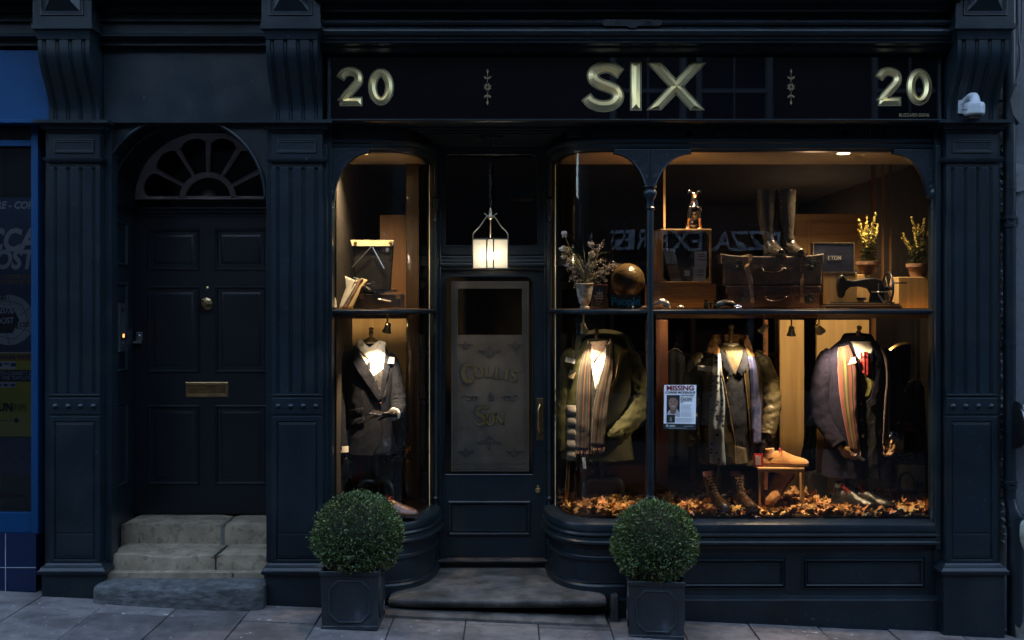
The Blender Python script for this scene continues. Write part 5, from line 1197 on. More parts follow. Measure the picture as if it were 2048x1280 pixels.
b = MB(); b.hexa([(X(705, .38), .375, Z(492, .38)), (X(785, .38), .375, Z(492, .38)), (X(786, .38), .39, Z(492, .38)), (X(704, .38), .39, Z(492, .38))], [(X(701, .38), .38, Z(480, .38)), (X(787, .38), .38, Z(480, .38)), (X(787, .38), .47, Z(480, .38)), (X(701, .38), .47, Z(480, .38))]); le = b.build('lid_edge', mat('pale_worn_edge', (.62, .5, .3), .6, var=.3, scale=14), GR)
b = MB()
for a in (711, 781): b.lathe((X(a, .37), .37, Z(486, .37)), [(.012, 0), (.01, -.004), (.001, -.006)], 12, 'Y')
b.build('lid_catch', BRASS, GR)
b = MB(); b.tube([P(742, 494, .37), P(704, 535, .37)], .0035, 6); b.tube([P(745, 494, .37), P(768, 537, .37)], .0035, 6); b.build('lid_stay', STEEL, GR)
MB().lathe(P(775, 500, .375), [(.013, 0), (.013, -.004), (.001, -.005)], 16, 'Y').build('lid_badge', STEEL, GR)
b = MB().tube(catmull([P(752, 588, .33), P(735, 575, .3), P(728, 570, .27), P(742, 568, .24)], 14), [.007] * 15, 8); b.lathe(P(746, 567, .235), [(.001, .006), (.014, .006), (.015, 0), (.012, -.006), (.001, -.007)], 16, 'Y'); b.build('tonearm', SILVER, GR, smooth=40)
b = MB().tube([P(756, 598, .218), P(757, 598, .20), P(783, 603, .195)], .0035, 8); b.lathe(P(757, 598, .22), [(.009, 0), (.009, -.004), (.001, -.005)], 12, 'Y'); b.tube([P(783, 603, .215), P(783, 603, .185)], .006, 8); b.build('crank', SILVER, GR, smooth=40)
# --- magazines / sheets leaning
def sheet(pts, y0, y1, m, lab, name='magazine', th=.004):
    """curled sheet: pts = [(left px,py),(right px,py)] rows from top to bottom"""
    b = MB(); n = len(pts)
    def fn(u, v):
        f = v * (n - 1); k = min(int(f), n - 2); t = f - k; a, c = pts[k], pts[k + 1]
        lx = lerp(a[0][0], c[0][0], t); ly = lerp(a[0][1], c[0][1], t); rx = lerp(a[1][0], c[1][0], t); ry = lerp(a[1][1], c[1][1], t)
        y = lerp(y1, y0, v) + .012 * math.sin(u * 3.1 + v * 2); return P(lerp(lx, rx, u), lerp(ly, ry, u), y)
    b.grid(fn, 8, 12); return tag(b.build(name, m, smooth=True, solid=th), lab, 'magazine')
PAP = mat('glossy_paper', (.55, .54, .5), .3, var=.25, scale=9, bump=0); PAPK = mat('kraft_paper', (.42, .32, .17), .5, var=.2, scale=8); PHOTO = mat('dark_photo_page', (.05, .04, .04), .25, var=.9, scale=20, bump=0, col2=(.3, .2, .16))
sheet([[(690, 552), (709, 560)], [(692, 575), (711, 570)], [(683, 600), (700, 590)], [(678, 617), (684, 617)]], .20, .26, PAP, 'white curled page of the left magazine beside the gramophone')
sheet([[(709, 562), (725, 556)], [(702, 580), (716, 575)], [(692, 600), (704, 598)], [(682, 617), (692, 617)]], .18, .24, PHOTO, 'dark photo page between the pale magazine pages beside the gramophone')
sheet([[(724, 556), (735, 560)], [(708, 580), (722, 575)], [(697, 600), (716, 592)], [(688, 617), (705, 617)]], .17, .23, PAPK, 'brown-cream folded paper nearest the gramophone')
sheet([[(707, 554), (722, 558)], [(712, 565), (728, 563)], [(712, 580), (722, 580)]], .26, .28, mat('green_cover', (.06, .11, .09), .4), 'green magazine cover behind the folded paper')
sheet([[(662, 578), (665, 578)], [(662, 598), (672, 600)], [(662, 617), (674, 617)]], .14, .2, PAP, 'pale leaflet in the far left corner of the shelf')
# --- dried flowers in stone urn
YV = .27
UR = thing('flower_urn', 'mottled stone urn of dried pale flowers in the curved window left of the mullion', 'vase', (X(1168, YV), YV, SZ))
k = sc_(YV)
b = MB().lathe((X(1169, YV), YV, SZ), [(.001, 0), (.028, 0), (.03, .01), (.02, .02), (.034, .04), (.044, .08), (.048, .11), (.052, .145), (.058, .152), (.054, .156), (.046, .15), (.001, .14)], 26)
for i, v in enumerate(b.v): b.v[i] = v + Vector((0, 0, 0)) 
b.build('urn', mat('mottled_stone', (.1, .09, .08), .7, scale=35, bump=.4, col2=(.6, .57, .5)), UR, smooth=50)
random.seed(4)
st_, fl, fl2 = MB(), MB(), MB()
base = P(1172, 565, YV)
tips = [(1128, 468), (1125, 497), (1128, 512), (1134, 500), (1140, 520), (1182, 488), (1184, 508), (1207, 480), (1202, 490), (1197, 500), (1206, 520), (1215, 545), (1135, 540), (1140, 560), (1175, 530), (1160, 520), (1150, 535), (1195, 530), (1210, 560), (1190, 550), (1240, 528), (1232, 535), (1220, 548), (1131, 530), (1146, 545), (1165, 545), (1186, 565), (1150, 575), (1200, 575)]
for i, (tx, ty) in enumerate(tips):
    t = P(tx, ty, YV + random.uniform(-.05, .06)); mid = base.lerp(t, .55) + Vector((random.uniform(-.02, .02), 0, .03))
    c = catmull([base, mid, t], 10); st_.tube(c, .0013, 4)
    if i < 7:
        for q in range(60):
            dd = Vector((random.gauss(0, 1), random.gauss(0, 1), random.gauss(0, .8))).normalized() * .021 * random.random() ** .3; p = t + dd; s_ = .006
            nn = Vector((random.gauss(0, 1), random.gauss(0, 1), random.gauss(0, 1))).normalized(); u = nn.orthogonal().normalized() * s_; w = nn.cross(u)
            fl.add([p - u, p - w, p + u, p + w], [(0, 1, 2, 3)])
    else:
        for q in range(75):
            f = random.uniform(.45, 1); kk = min(9, int(f * 10)); p = c[kk].lerp(c[kk + 1], f * 10 - kk) + Vector((random.gauss(0, .009), random.gauss(0, .009), random.gauss(0, .009))); s_ = random.uniform(.003, .006)
            nn = Vector((random.gauss(0, 1), random.gauss(0, 1), random.gauss(0, 1))).normalized(); u = nn.orthogonal().normalized() * s_; w = nn.cross(u) * .6
            (fl2 if q % 3 else fl).add([p - u, p - w, p + u, p + w], [(0, 1, 2, 3)])
for i in range(26):
    a = random.uniform(-1.1, .9); L_ = random.uniform(.14, .26); st_.tube(catmull([base, base + Vector((math.sin(a) * L_ * .5, random.uniform(-.03, .03), L_ * .7)), base + Vector((math.sin(a) * L_, random.uniform(-.04, .04), L_ * (1 - .3 * abs(a))))], 8), [.0022, .002, .002, .002, .0018, .0016, .0012, .0008, .0004], 4)
st_.build('stems', mat('dry_stem', (.18, .17, .07), .6), UR); fl.build('pale_blooms', mat('dried_cream_bloom', (.55, .5, .42), .8, island=.2), UR, recalc=False); fl2.build('mauve_sprigs', mat('dried_mauve', (.30, .24, .25), .8, island=.35), UR, recalc=False)
# --- framed card
def card(cx, py0, py1, w0, w1, y, m, name, lab, cat, frame=None, lean=.03):
    z0, z1 = Z(py1, y), Z(py0, y + lean); T_ = thing(name, lab, cat, (X(cx, y), y, z0))
    b = MB(); b.hexa([(X(w0, y), y, z0), (X(w1, y), y, z0), (X(w1, y), y + .012, z0), (X(w0, y), y + .012, z0)], [(X(w0 + lean * 160, y), y + lean, z1), (X(w1 + lean * 160, y), y + lean, z1), (X(w1 + lean * 160, y), y + lean + .012, z1), (X(w0 + lean * 160, y), y + lean + .012, z1)])
    b.build('card', m, T_, bevel=.001); return T_
y = .19
FC = thing('framed_card', 'small dark framed card with a crown emblem beside the urn', 'sign', (X(1197, y), y, SZ))
b = MB().prism([(X(1181, y), SZ), (X(1211, y), SZ), (X(1216, y), Z(569, y)), (X(1188, y), Z(569, y))], y, y + .012); b.build('frame', wood('mahogany', (.10, .035, .025), (.16, .06, .04), .35), FC, bevel=.002)
MB().prism([(X(1184.5, y), SZ + .011), (X(1208, y), SZ + .011), (X(1212.5, y), Z(573, y)), (X(1190.5, y), Z(573, y))], y - .002, y + .002).build('mount', mat('slate_card', (.02, .035, .045), .4, bump=0), FC)
b = MB(); yy = y - .0035; cx_ = 1199
for dx in (-7, -3.5, 0, 3.5, 7): b.pprism([(cx_ + dx * .6 - 1.6, 589), (cx_ + dx * .6 + 1.6, 589), (cx_ + dx, 581 - (3 if dx == 0 else 0))], yy, yy + .001)
b.text('CROCKETT', .013, (X(1198, y), Z(592.5, y)), yy, .001, off=.0005, sx=.9); b.text('& JONES', .013, (X(1198, y), Z(597, y)), yy, .001, off=.0005); b.text('NORTHAMPTON', .005, (X(1197, y), Z(603.5, y)), yy, .001); b.text('ENGLAND', .005, (X(1196.5, y), Z(608, y)), yy, .001)
b.build('card_lettering', WHITE, FC)
# --- leather ball, People card
GBL = thing('leather_ball', 'large shiny brown leather ball on the shelf behind the blue lettered card', 'ball', (X(1254, .26), .26, SZ))
YB2 = .26; rB = 34.5 / sc_(YB2); cB = P(1255, 561, YB2)
b = MB().ball(cB, rB, 48); BM = leather('burnished_leather', (.045, .028, .012), (.19, .125, .058), .2)
b.build('ball', BM, GBL, smooth=True)
b = MB()
for i in range(1):
    pts = [cB + Vector((math.cos(a) * rB, -abs(math.sin(a)) * rB * .8, math.sin(a) * rB * .6)) * 1.003 for a in [math.pi * k / 24 for k in range(-3, 28)]]
b.tube([cB + (p - cB).normalized() * rB * 1.001 for p in pts], .0015, 4)
b.build('ball_seam', INK, GBL)
MB().lathe((cB.x, cB.y, SZ), [(.05, 0), (.05, .01), (.03, .022), (.034, .034), (.03, .034), (.001, .02)], 24).build('ball_ring', DARKWOOD, GBL, smooth=40)
y = .14
PC = thing('lettered_card', 'dark card with the bright blue word People in front of the leather ball', 'sign', (X(1252, y), y, SZ))
MB().pbox(1222, 1282, 589, 617, y, y + .006).build('card', mat('matt_black_card', (.012, .013, .016), .4), PC)
MB().text('People', .064, (X(1251, y), Z(603.5, y)), y - .002, .002, off=.0022).build('blue_lettering', mat('bright_blue', (.05, .6, 1.0), .5, bump=0, var=.02), PC)
tag(MB().lathe((X(1206, .3), .3, SZ), [(.03, 0), (.03, .06), (.02, .075), (.022, .085), (.001, .086)], 18).build('ink_bottle', GB, smooth=40), 'small dark jar behind the framed card and the urn', 'jar')
tag(MB().lathe((X(1266, .12), .12, SZ), [(.008, 0), (.008, .01), (.002, .014), (.001, .035)], 10).build('silver_pin', SILVER, smooth=40), 'tiny silver stud standing before the blue lettered card', 'stud')
# --- slatted wooden boxes
WB = thing('wooden_box_stack', 'two slatted pale wooden boxes stacked under the open crate', 'box', (X(1365, .3), .3, SZ)) if False else None
def slatted(py0, py1, x0, x1, lab, y0=.20, y1=.40):
    T_ = thing('wooden_box', lab, 'box', (X((x0 + x1) / 2, y0), y0, Z(py1, y0)))
    b = MB().pbox(x0, x1, py0, py1, y0 + .004, y1); b.build('box', OAKX, T_)
    b = MB(); n = 7; 
    for i in range(n): a = lerp(py0, py1, i / n); b.pbox(x0, 1383, a, a + (py1 - py0) / n * .72, y0, y0 + .006); b.pbox(1384.5, x1, a, a + (py1 - py0) / n * .72, y0, y0 + .006)
    b.build('slats', OAKX, T_, bevel=.0012); return T_
slatted(567.5, 592, 1298, 1432, 'upper slatted wooden box directly under the open crate')
slatted(592.5, 616.5, 1298, 1432, 'lower slatted wooden box standing on the shelf under its twin')
# --- open crate
CR = thing('open_crate', 'open fronted oak crate holding magazines and boxes, standing on the slatted boxes', 'crate', (X(1370, .2), .2, Z(567, .2)))
y0, y1 = .19, .42
b = MB(); t = 4.2
b.pbox(1322, 1423, 458, 462.5, y0, y1); b.pbox(1322, 1423, 563, 567.3, y0, y1); b.pbox(1322, 1326.5, 462.5, 563, y0, y1); b.pbox(1419, 1423, 462.5, 563, y0, y1); b.build('crate_sides', OAKX, CR, bevel=.002)
b = MB(); b.box(X(1322, y0), X(1423, y0), y1, y1 + .008, Z(567, y0), Z(458, y0)); b.build('crate_back', DARKWOOD, CR)
b = MB(); b.add([(X(1322, y0) - .0, y0 - .0, Z(567, y0)), (X(1312, y0) - .0, y1, Z(567, y0)), (X(1312, y0), y1, Z(458, y0)), (X(1322, y0), y0, Z(458, y0)), (X(1321, y0), y0, Z(567, y0)), (X(1311, y0), y1, Z(567, y0)), (X(1311, y0), y1, Z(458, y0)), (X(1321, y0), y0, Z(458, y0))], [(0, 1, 2, 3), (4, 7, 6, 5), (0, 4, 5, 1), (3, 2, 6, 7), (1, 5, 6, 2), (0, 3, 7, 4)]); b.build('crate_side_board', OAKZ, CR)
b = MB()
for (cx, cy_, sx, sy) in ((1326.5, 462.5, 1, 1), (1419, 462.5, -1, 1), (1326.5, 563, 1, -1), (1419, 563, -1, -1)): b.pprism([(cx, cy_), (cx + sx * 9, cy_), (cx, cy_ + sy * 9)], y0 + .002, y0 + .03)
b.build('corner_block', OAKX, CR)
for i in range(5):
    yy = y0 + .04 + .012 * (4 - i) * .4; x = 1331.5 + i * 4.6
    b = MB().pprism([(x - 7 + 1.5, 497), (x - 2.2, 496.5), (x + 14, 562.6), (x + 9.5, 562.6)], yy, yy + .14); m_o = b.build('magazine', WHITE, bevel=.0005)
    tag(m_o, 'slim magazine with white and amber spine leaning in the open crate', 'magazine', 'magazines leaning in the crate'); ORG[m_o.name] = m_o.location.copy()
    def at(f): return (lerp(x - 5.5, x + 9.5, f), lerp(497, 562.6, f)), (lerp(x - 2.2, x + 14, f), lerp(496.5, 562.6, f))
    a0, a1 = at(.47); c0, c1 = at(.92); d0, d1 = at(.54)
    MB().pprism([a0, a1, d1, d0], yy - .001, yy + .001).build('spine_title', INK, m_o); MB().pprism([d0, d1, c1, c0], yy - .001, yy + .001).build('spine_picture', mat('amber_print', (.16, .09, .04), .4, var=.8, scale=60, bump=0, col2=(.5, .33, .2)), m_o)
def carton(x0, x1, p0, p1, y, m, lab, lines, mk=INK):
    T_ = thing('carton', lab, 'box', (X((x0 + x1) / 2, y), y, Z(p1, y))); MB().pbox(x0, x1, p0, p1, y, y + .09).build('box', m, T_, bevel=.0015)
    if lines:
        b = MB()
        for (s, sz, px, py) in lines: b.text(s, sz, (X(px, y), Z(py, y)), y - .001, .001, off=.0003)
        b.build('box_lettering', mk, T_)
    return T_
carton(1386, 1412, 533.5, 562.6, y0 + .02, PAP if False else mat('white_carton', (.84, .85, .88), .5, var=.03), 'lower white perfume carton in the crate', [('GEORGE', .009, 1401, 540), ('CLEVERLEY', .009, 1401, 544), ('CUBEBAR', .010, 1400, 550)])
carton(1389, 1414, 503, 533, y0 + .02, MATS['white_carton'], 'upper white perfume carton standing on the lower white one', [('GEORGE', .009, 1403, 509), ('CLEVERLEY', .009, 1403, 513), ('COMBERMERE', .009, 1403, 520)])
MB().box(X(1380.5, .26), X(1388.7, .21), y0 + .03, y0 + .10, Z(533, .2), Z(503, .2)).build('carton_side_print', PHOTO, bpy.data.objects['carton.001'])
c_ = carton(1361, 1384, 535, 562.6, y0 + .04, GB, 'black carton with a small white label in the crate', None)
MB().pbox(1369, 1380, 541, 552, y0 + .038, y0 + .0395).build('box_label', WHITE, c_)
# --- dog figurine (sitting, glossy black and tan)
def fuse_tubes(specs, name, m, par, vox, extra=None):
    b = MB()
    for pts, rad in specs: b.tube(catmull(pts, 10) if len(pts) > 2 else pts, [lerp(rad[min(int(i / 10 * (len(rad) - 1)), len(rad) - 2)], rad[min(int(i / 10 * (len(rad) - 1)), len(rad) - 2) + 1], i / 10 * (len(rad) - 1) - min(int(i / 10 * (len(rad) - 1)), len(rad) - 2)) for i in range(11)] if len(pts) > 2 else rad, 12)
    if extra: extra(b)
    return b.build(name, m, par, fuse=vox)
yD = .27; DZ = Z(458, .19) + .0
DG = thing('dog_figurine', 'glossy black and tan sitting dog figurine on top of the open crate', 'figurine', (X(1389, yD), yD, DZ))
def dp(px, py, dy=0): v = P(px, py, yD); return Vector((v.x, yD + dy, v.z + 0.0))
off = DZ - Z(457.5, yD)
def dq(px, py, dy=0): v = dp(px, py, dy); return Vector((v.x, v.y, v.z + off))
CERB = mat('glazed_black', (.006, .006, .007), .08, bump=0, spec=.8, coat=.6); CERT = mat('glazed_tan', (.22, .09, .035), .12, bump=0, spec=.7, coat=.5, var=.3)
def dogx(b):
    b.ball(dq(1389, 415, .0), .036, 14, (.85, .9, 1.1)); b.ball(dq(1391, 445, .05), .042, 14, (1.05, 1, .8)); b.ball(dq(1389, 388, -.005), .020, 14, (1, 1.1, 1)); b.ball(dq(1377, 448, .02), .018, 10, (.8, 1.5, 1)); b.ball(dq(1402, 448, .02), .018, 10, (.8, 1.5, 1))
fuse_tubes([([dq(1391, 450, .07), dq(1390, 430, .05), dq(1389, 412, .01), dq(1389, 398, 0), dq(1389, 388, 0)], [.03, .042, .034, .020, .018]),
            ([dq(1381, 412, -.02), dq(1380, 428, -.03), dq(1377, 438, -.035)], [.014, .011, .0085]), ([dq(1397, 412, -.02), dq(1399, 428, -.03), dq(1398, 438, -.035)], [.014, .011, .0085]),
            ([dq(1384, 383, 0), dq(1379, 379, .0), dq(1376, 385, -.004)], [.006, .006, .003]), ([dq(1394, 383, 0), dq(1400, 379, 0), dq(1403, 385, -.004)], [.006, .006, .003])], 'dog_body', CERB, DG, .0026, dogx)
fuse_tubes([([dq(1377, 436, -.035), dq(1375.5, 446, -.036), dq(1375, 455, -.034), dq(1370, 457, -.05)], [.0095, .008, .0085, .007]), ([dq(1398, 436, -.035), dq(1398.5, 446, -.036), dq(1399, 455, -.034), dq(1395, 457, -.05)], [.0095, .008, .0085, .007])], 'front_legs', CERT, DG, .0022, lambda b: (b.ball(dq(1372, 456, -.045), .011, 10, (1.3, 1.2, .6)), b.ball(dq(1396, 456, -.045), .011, 10, (1.3, 1.2, .6)), b.ball(dq(1382, 456, -.02), .009, 8, (1, 1.4, .6)), b.ball(dq(1406, 456, -.01), .009, 8, (1, 1.6, .6)), b.tube([dq(1377, 440, -.036), dq(1398, 440, -.036)], .001, 4)))
fuse_tubes([([dq(1389, 390, -.015), dq(1389, 393, -.028), dq(1389, 396, -.036)], [.013, .0105, .008])], 'muzzle', CERT, DG, .002)
MB().ball(dq(1389, 394, -.044), .0042, 8).build('nose', CERB, DG, smooth=True)
b = MB(); b.ball(dq(1385.5, 387, -.0195), .0028, 8); b.ball(dq(1392.5, 387, -.0195), .0028, 8); b.build('eyes', mat('amber_eye', (.3, .15, .03), .1), DG, smooth=True)
MB().tube([dq(1389 + 6.3 * math.cos(a), 402 + 1.2 * math.sin(a), -.021 * math.sin(a) * 1.0 - .002) for a in [k * 6.2832 / 16 for k in range(17)]], .0028, 6, cap=False).build('collar', mat('collar_red', (.1, .02, .015), .3), DG)
b = MB(); b.pprism([(1389, 403), (1394, 400), (1397, 408), (1392, 414)], yD - .04, yD - .034); b.build('collar_tag', SILVER, DG)
# --- shoe trees, binoculars, glove case
yS = .14
def shoetree(T_, px, py, rx, rz, lean, m): 
    MB().ball(P(px, py, yS), 1, 20, (rx, .03, rz)).move(Matrix.Translation(P(px, py, yS)) @ Matrix.Rotation(lean, 4, 'Y') @ Matrix.Translation(-P(px, py, yS))).build('shoe_last', m, T_, smooth=True)
T_ = thing('silver_megaphone', 'polished silver shoe-horn shaped piece lying beside the mullion', 'shoe horn', (X(1330, yS), yS, SZ))
b = MB().tube(catmull([P(1282, 614, yS), P(1300, 612, yS), P(1316, 606, yS), P(1324, 602, yS)], 14), [.004 + .018 * (i / 14) ** 1.4 for i in range(15)], 14); b.build('horn', SILVER, T_, smooth=True)
MB().ball(P(1331, 608, yS), 1, 22, (.040, .022, .026)).move(Matrix.Translation(P(1331, 608, yS)) @ Matrix.Rotation(.75, 4, 'Y') @ Matrix.Translation(-P(1331, 608, yS))).build('bell', SILVER, T_, smooth=True)
T_ = thing('silver_spoon', 'small silver spoon with dark handle left of the binoculars', 'spoon', (X(1360, yS), yS, SZ))
MB().ball(P(1362, 613.5, yS), 1, 14, (.02, .012, .010)).build('bowl', SILVER, T_, smooth=True); MB().tube([P(1356, 611, yS), P(1346, 609, yS)], .003, 6).build('handle', INK, T_)
T_ = thing('binoculars', 'small dark green binoculars standing on the shelf', 'binoculars', (X(1421, yS), yS, SZ)); BGM = mat('dark_green_metal', (.02, .035, .03), .3, .4)
for cx in (1412, 1431): MB().lathe((X(cx, yS), yS, SZ), [(.001, 0), (.014, 0), (.0155, .004), (.0145, .03), (.010, .036), (.0085, .046), (.013, .05), (.013, .054), (.001, .055)], 16).build('barrel', BGM, T_, smooth=40)
MB().tube([P(1412, 606, yS), P(1431, 606, yS)], .004, 8).lathe((X(1421.5, yS), yS, SZ), [(.001, .006), (.006, .006), (.006, .038), (.001, .04)], 10).build('hinge_bridge', BGM, T_)
T_ = MB().tube([P(1432, 613, .13), P(1438, 609, .13), P(1450, 606, .14), P(1464, 608, .14), P(1473, 613, .13)], [.012, .02, .022, .02, .008], 14, flat=.9, wr=lambda a, t: 1 + .25 * noise.noise(Vector((math.cos(a) * 2, math.sin(a) * 2, t * 7))))
tag(T_.build('leather_pouch', leather('black_glove_leather', (.012, .012, .013), (.05, .048, .045), .35), smooth=True), 'crumpled black leather pouch lying in front of the suitcases', 'pouch')
tag(MB().tube(catmull([P(1468, 613, .12), P(1478, 611, .11), P(1482, 614, .1), P(1472, 616, .1)], 12), .0035, 8).build('silver_clip', SILVER, smooth=True), 'small silver clip at the tip of the black pouch', 'clip')
# --- suitcases
def suitcase(x0, x1, p0, pm, p1, lab, c1, c2, y0=.19, handle=(1500, 545), locks=((1485, 538), (1618, 538)), lidlift=0, seed=0):
    T_ = thing('suitcase', lab, 'suitcase', (X((x0 + x1) / 2, y0), y0, Z(p1, y0))); m = leather('suitcase_leather%s' % ('' if seed == 0 else '_dark'), c1, c2, .38)
    y1 = y0 + .26
    b = MB().pbox(x0 + 1, x1 - 1, pm, p1, y0 + .003, y1); b.build('case_body', m, T_, bevel=.012)
    b = MB(); n = 18; rings = []
    for i in range(n + 1):
        t = i / n; x = X(lerp(x0 - 2, x1 + 1.5, t), y0); up = lidlift * (abs(t - .5) * 2) ** 6 * .012 - .006 * lidlift * math.sin(t * math.pi)
        rings.append([(x, y0 - .003, Z(pm + 1, y0)), (x, y0 - .003, Z(p0, y0) + up), (x, y1, Z(p0, y0) + up * .4), (x, y1, Z(pm + 1, y0))])
    b.loft(rings); lid = b.build('case_lid', m, T_, bevel=.004)
    b = MB()
    for i in range(13): b.ball((X(lerp(x0 + 3, x1 - 3, i / 12), y0), y0 - .004, Z(p0 + (pm - p0) * .45, y0)), .0035, 8)
    b.build('case_stud', mat('dark_rivet', (.06, .05, .045), .3, .8), T_)
    hx, hy = handle; yy = y0 - .004
    b = MB().tube(catmull([P(hx - 28, hy - 3, yy), P(hx - 20, hy - 3, yy - .01), P(hx - 17, hy + 3, yy - .02), P(hx, hy + 6, yy - .025), P(hx + 17, hy + 2, yy - .02), P(hx + 20, hy - 3, yy - .01), P(hx + 28, hy - 3, yy)], 30), [.004, .0045, .004] + [.0045 + .0015 * math.sin(math.pi * i / 27) for i in range(28)], 10)
    b.build('case_handle', mat('black_handle_leather', (.03, .022, .02), .3), T_, smooth=True)
    b = MB()
    for s in (-1, 1): b.pprism([(hx + s * 15, hy - 7), (hx + s * 26, hy - 8), (hx + s * 36, hy - 3), (hx + s * 26, hy + 3), (hx + s * 15, hy + 2)], yy - .003, yy + .002)
    b.build('handle_mount', mat('brown_handle_patch', (.13, .07, .04), .4), T_, bevel=.001)
    LM_ = mat('lock_metal', (.09, .10, .09), .35, .9, var=.4, scale=30)
    for lx, ly in locks:
        b = MB().pbox(lx - 9, lx + 8, ly - 5, ly + 7, yy - .004, yy); b.lathe(P(lx, ly + 1, yy - .004), [(.012, 0), (.011, -.004), (.001, -.006)], 16, 'Y'); b.pbox(lx - 3, lx + 9, ly - 13, ly - 5, yy - .006, yy); b.build('case_lock', LM_, T_, bevel=.0015)
    return T_
s2 = suitcase(1454, 1641, 572, 588, 616.5, 'lower dark maroon leather suitcase on the shelf', (.08, .055, .056), (.19, .13, .13), locks=((1485, 599), (1620, 600)), handle=(1552, 597), seed=1)
s1 = suitcase(1444, 1646, 511, 527, 570.5, 'upper brown leather suitcase under the riding boots', (.11, .092, .082), (.36, .29, .25), locks=((1476, 534), (1624, 534)), handle=(1545, 540), lidlift=1)
ST_ = mat('tan_strap', (.30, .21, .14), .5, var=.3, scale=20)
def strap(x, sh, lab, kink=0):
    T_ = thing('leather_strap', lab, 'strap', (X(x, .18), .18, SZ))
    b = MB(); pts = [(x, 510), (x, 527), (x + sh * .2, 545), (x + sh * .5, 571), (x + sh * .8, 590), (x + sh, 606)]
    c = catmull([P(a, q_, .178 - .004 * (i % 2)) for i, (a, q_) in enumerate(pts)], 22)
    rings = [[p + Vector((-.0105, 0, 0)), p + Vector((.0105, 0, 0)), p + Vector((.0105, .003, 0)), p + Vector((-.0105, .003, 0))] for p in c]
    b.loft(rings); b.loft([[Vector((X(x, .18) + dx, yy, Z(509.5, .18) + dz)) for dx, dz in ((-.0105, 0), (.0105, 0), (.0105, .003), (-.0105, .003))] for yy in (.178, .45)]); b.build('strap_band', ST_, T_)
    if kink:
        c = catmull([P(x - 4, 527, .17), P(x - 9, 536, .165), P(x - 1, 560, .165), P(x + sh * .7, 590, .168)], 20)
        MB().loft([[p + Vector((-.008, 0, 0)), p + Vector((.008, 0, 0)), p + Vector((.008, .003, 0)), p + Vector((-.008, .003, 0))] for p in c]).build('strap_tail', mat('light_strap', (.55, .36, .22), .5), T_)
    b = MB().frame(X(x + sh * .25, .17) - .014, X(x + sh * .25, .17) + .014, Z(556, .17), Z(545, .17), [(0, .168), (0, .164), (.004, .164), (.004, .168)]); b.build('buckle', mat('lock_metal', (.09, .1, .09), .35, .9), T_)
strap(1501, 4, 'left leather strap round both suitcases, with a pale loose end', 1); strap(1604, 0, 'right leather strap hanging down both suitcases')
# --- riding boots
BOOT = leather('riding_boot_leather', (.02, .018, .016), (.06, .05, .042), .25)
def riding(cx, lab, dx):
    y = .30; T_ = thing('riding_boot', lab, 'boot', (X(cx, y), y, Z(512, y)))
    zb_ = Z(513, .22)
    def q(px, py, dy=0): v = P(px, py, y); return Vector((v.x, y + dy, v.z))
    top, bot = q(cx - dx * .9, 380), 0
    b = MB()
    rows = [(380, -2, 0, .062, .058), (400, -2, 0, .06, .056), (430, -1, 0, .055, .052), (455, 0, 0, .045, .046), (470, 2, 0, .036, .040), (480, 4, -.005, .037, .044)]
    rings = [[q(cx + dxp * 1.0 + dx, py, 0) + Vector((math.cos(a) * rx * (1 + .03 * math.sin(py * .6 + 2 * a)), math.sin(a) * ry, 0)) for a in [6.2832 * k / 22 for k in range(22)]] for py, dxp, _, rx, ry in rows]
    b.loft(rings, cap=True); b.build('boot_shaft', BOOT, T_, smooth=60)
    fuse_tubes([([q(cx + 4 + dx, 470, .01), q(cx + 6 + dx, 485, 0), q(cx + 10 + dx, 497, -.03), q(cx + 15 + dx, 505, -.09), q(cx + 18 + dx, 508, -.13)], [.036, .038, .036, .033, .024]), ([q(cx + 5 + dx, 490, .02), q(cx + 5 + dx, 508, .02)], [.036, .03])], 'boot_foot', BOOT, T_, .005)
    MB().tube([q(cx + 5 + dx, 512, .03), q(cx + 10 + dx, 512, -.03), q(cx + 18 + dx, 512, -.13)], [.034, .036, .034], 14).move(Matrix.Identity(4)).build('boot_sole', INK, T_) if False else None
    b = MB(); ol = [q(cx + 5 + dx, 512.5, .06) + Vector((.03 * math.cos(a), .03 * math.sin(a), 0)) for a in [0, .8, 1.57, 2.4, 3.14]] + [q(cx + 7 + dx, 512.5, -.04) + Vector((-.037, 0, 0)), q(cx + 18 + dx, 512.5, -.13) + Vector((-.03, 0, 0)), q(cx + 20 + dx, 512.5, -.165), q(cx + 20 + dx, 512.5, -.13) + Vector((.034, 0, 0)), q(cx + 12 + dx, 512.5, -.04) + Vector((.037, 0, 0))]
    n = len(ol); b.v = ol + [v + Vector((0, 0, .012)) for v in ol]; b.f = [tuple(range(n))[::-1], tuple(range(n, 2 * n))] + [(i, (i + 1) % n, n + (i + 1) % n, n + i) for i in range(n)]
    b.build('boot_sole', BLACK, T_)
riding(1534, 'left black leather riding boot standing on the upper suitcase', 0); riding(1570, 'right black leather riding boot standing on the upper suitcase', 3)
# --- boxed sign ETON
y = .24
ET = thing('lettered_box_sign', 'flat navy box sign lettered ETON standing behind the sewing machine', 'sign', (X(1668, y), y, Z(545, y)))
MB().pbox(1626, 1709, 486, 545, y, y + .05).build('sign_box', mat('navy_card', (.02, .026, .06), .45), ET, bevel=.001)
b = MB(); b.frame(X(1626, y), X(1709, y), Z(545, y), Z(485, y), [(0, y + .001), (0, y - .002), (.004, y - .002), (.004, y + .001)]); b.build('sign_edge', mat('gilt_edge', (.4, .32, .18), .4, .6), ET)
b = MB()
for ch, px in (('E', 1658), ('T', 1664.5), ('O', 1671.5), ('N', 1679)): glyph(b, ch, X(px, y), Z(516, y), .024, y - .002)
b.build('sign_lettering', WHITE, ET)
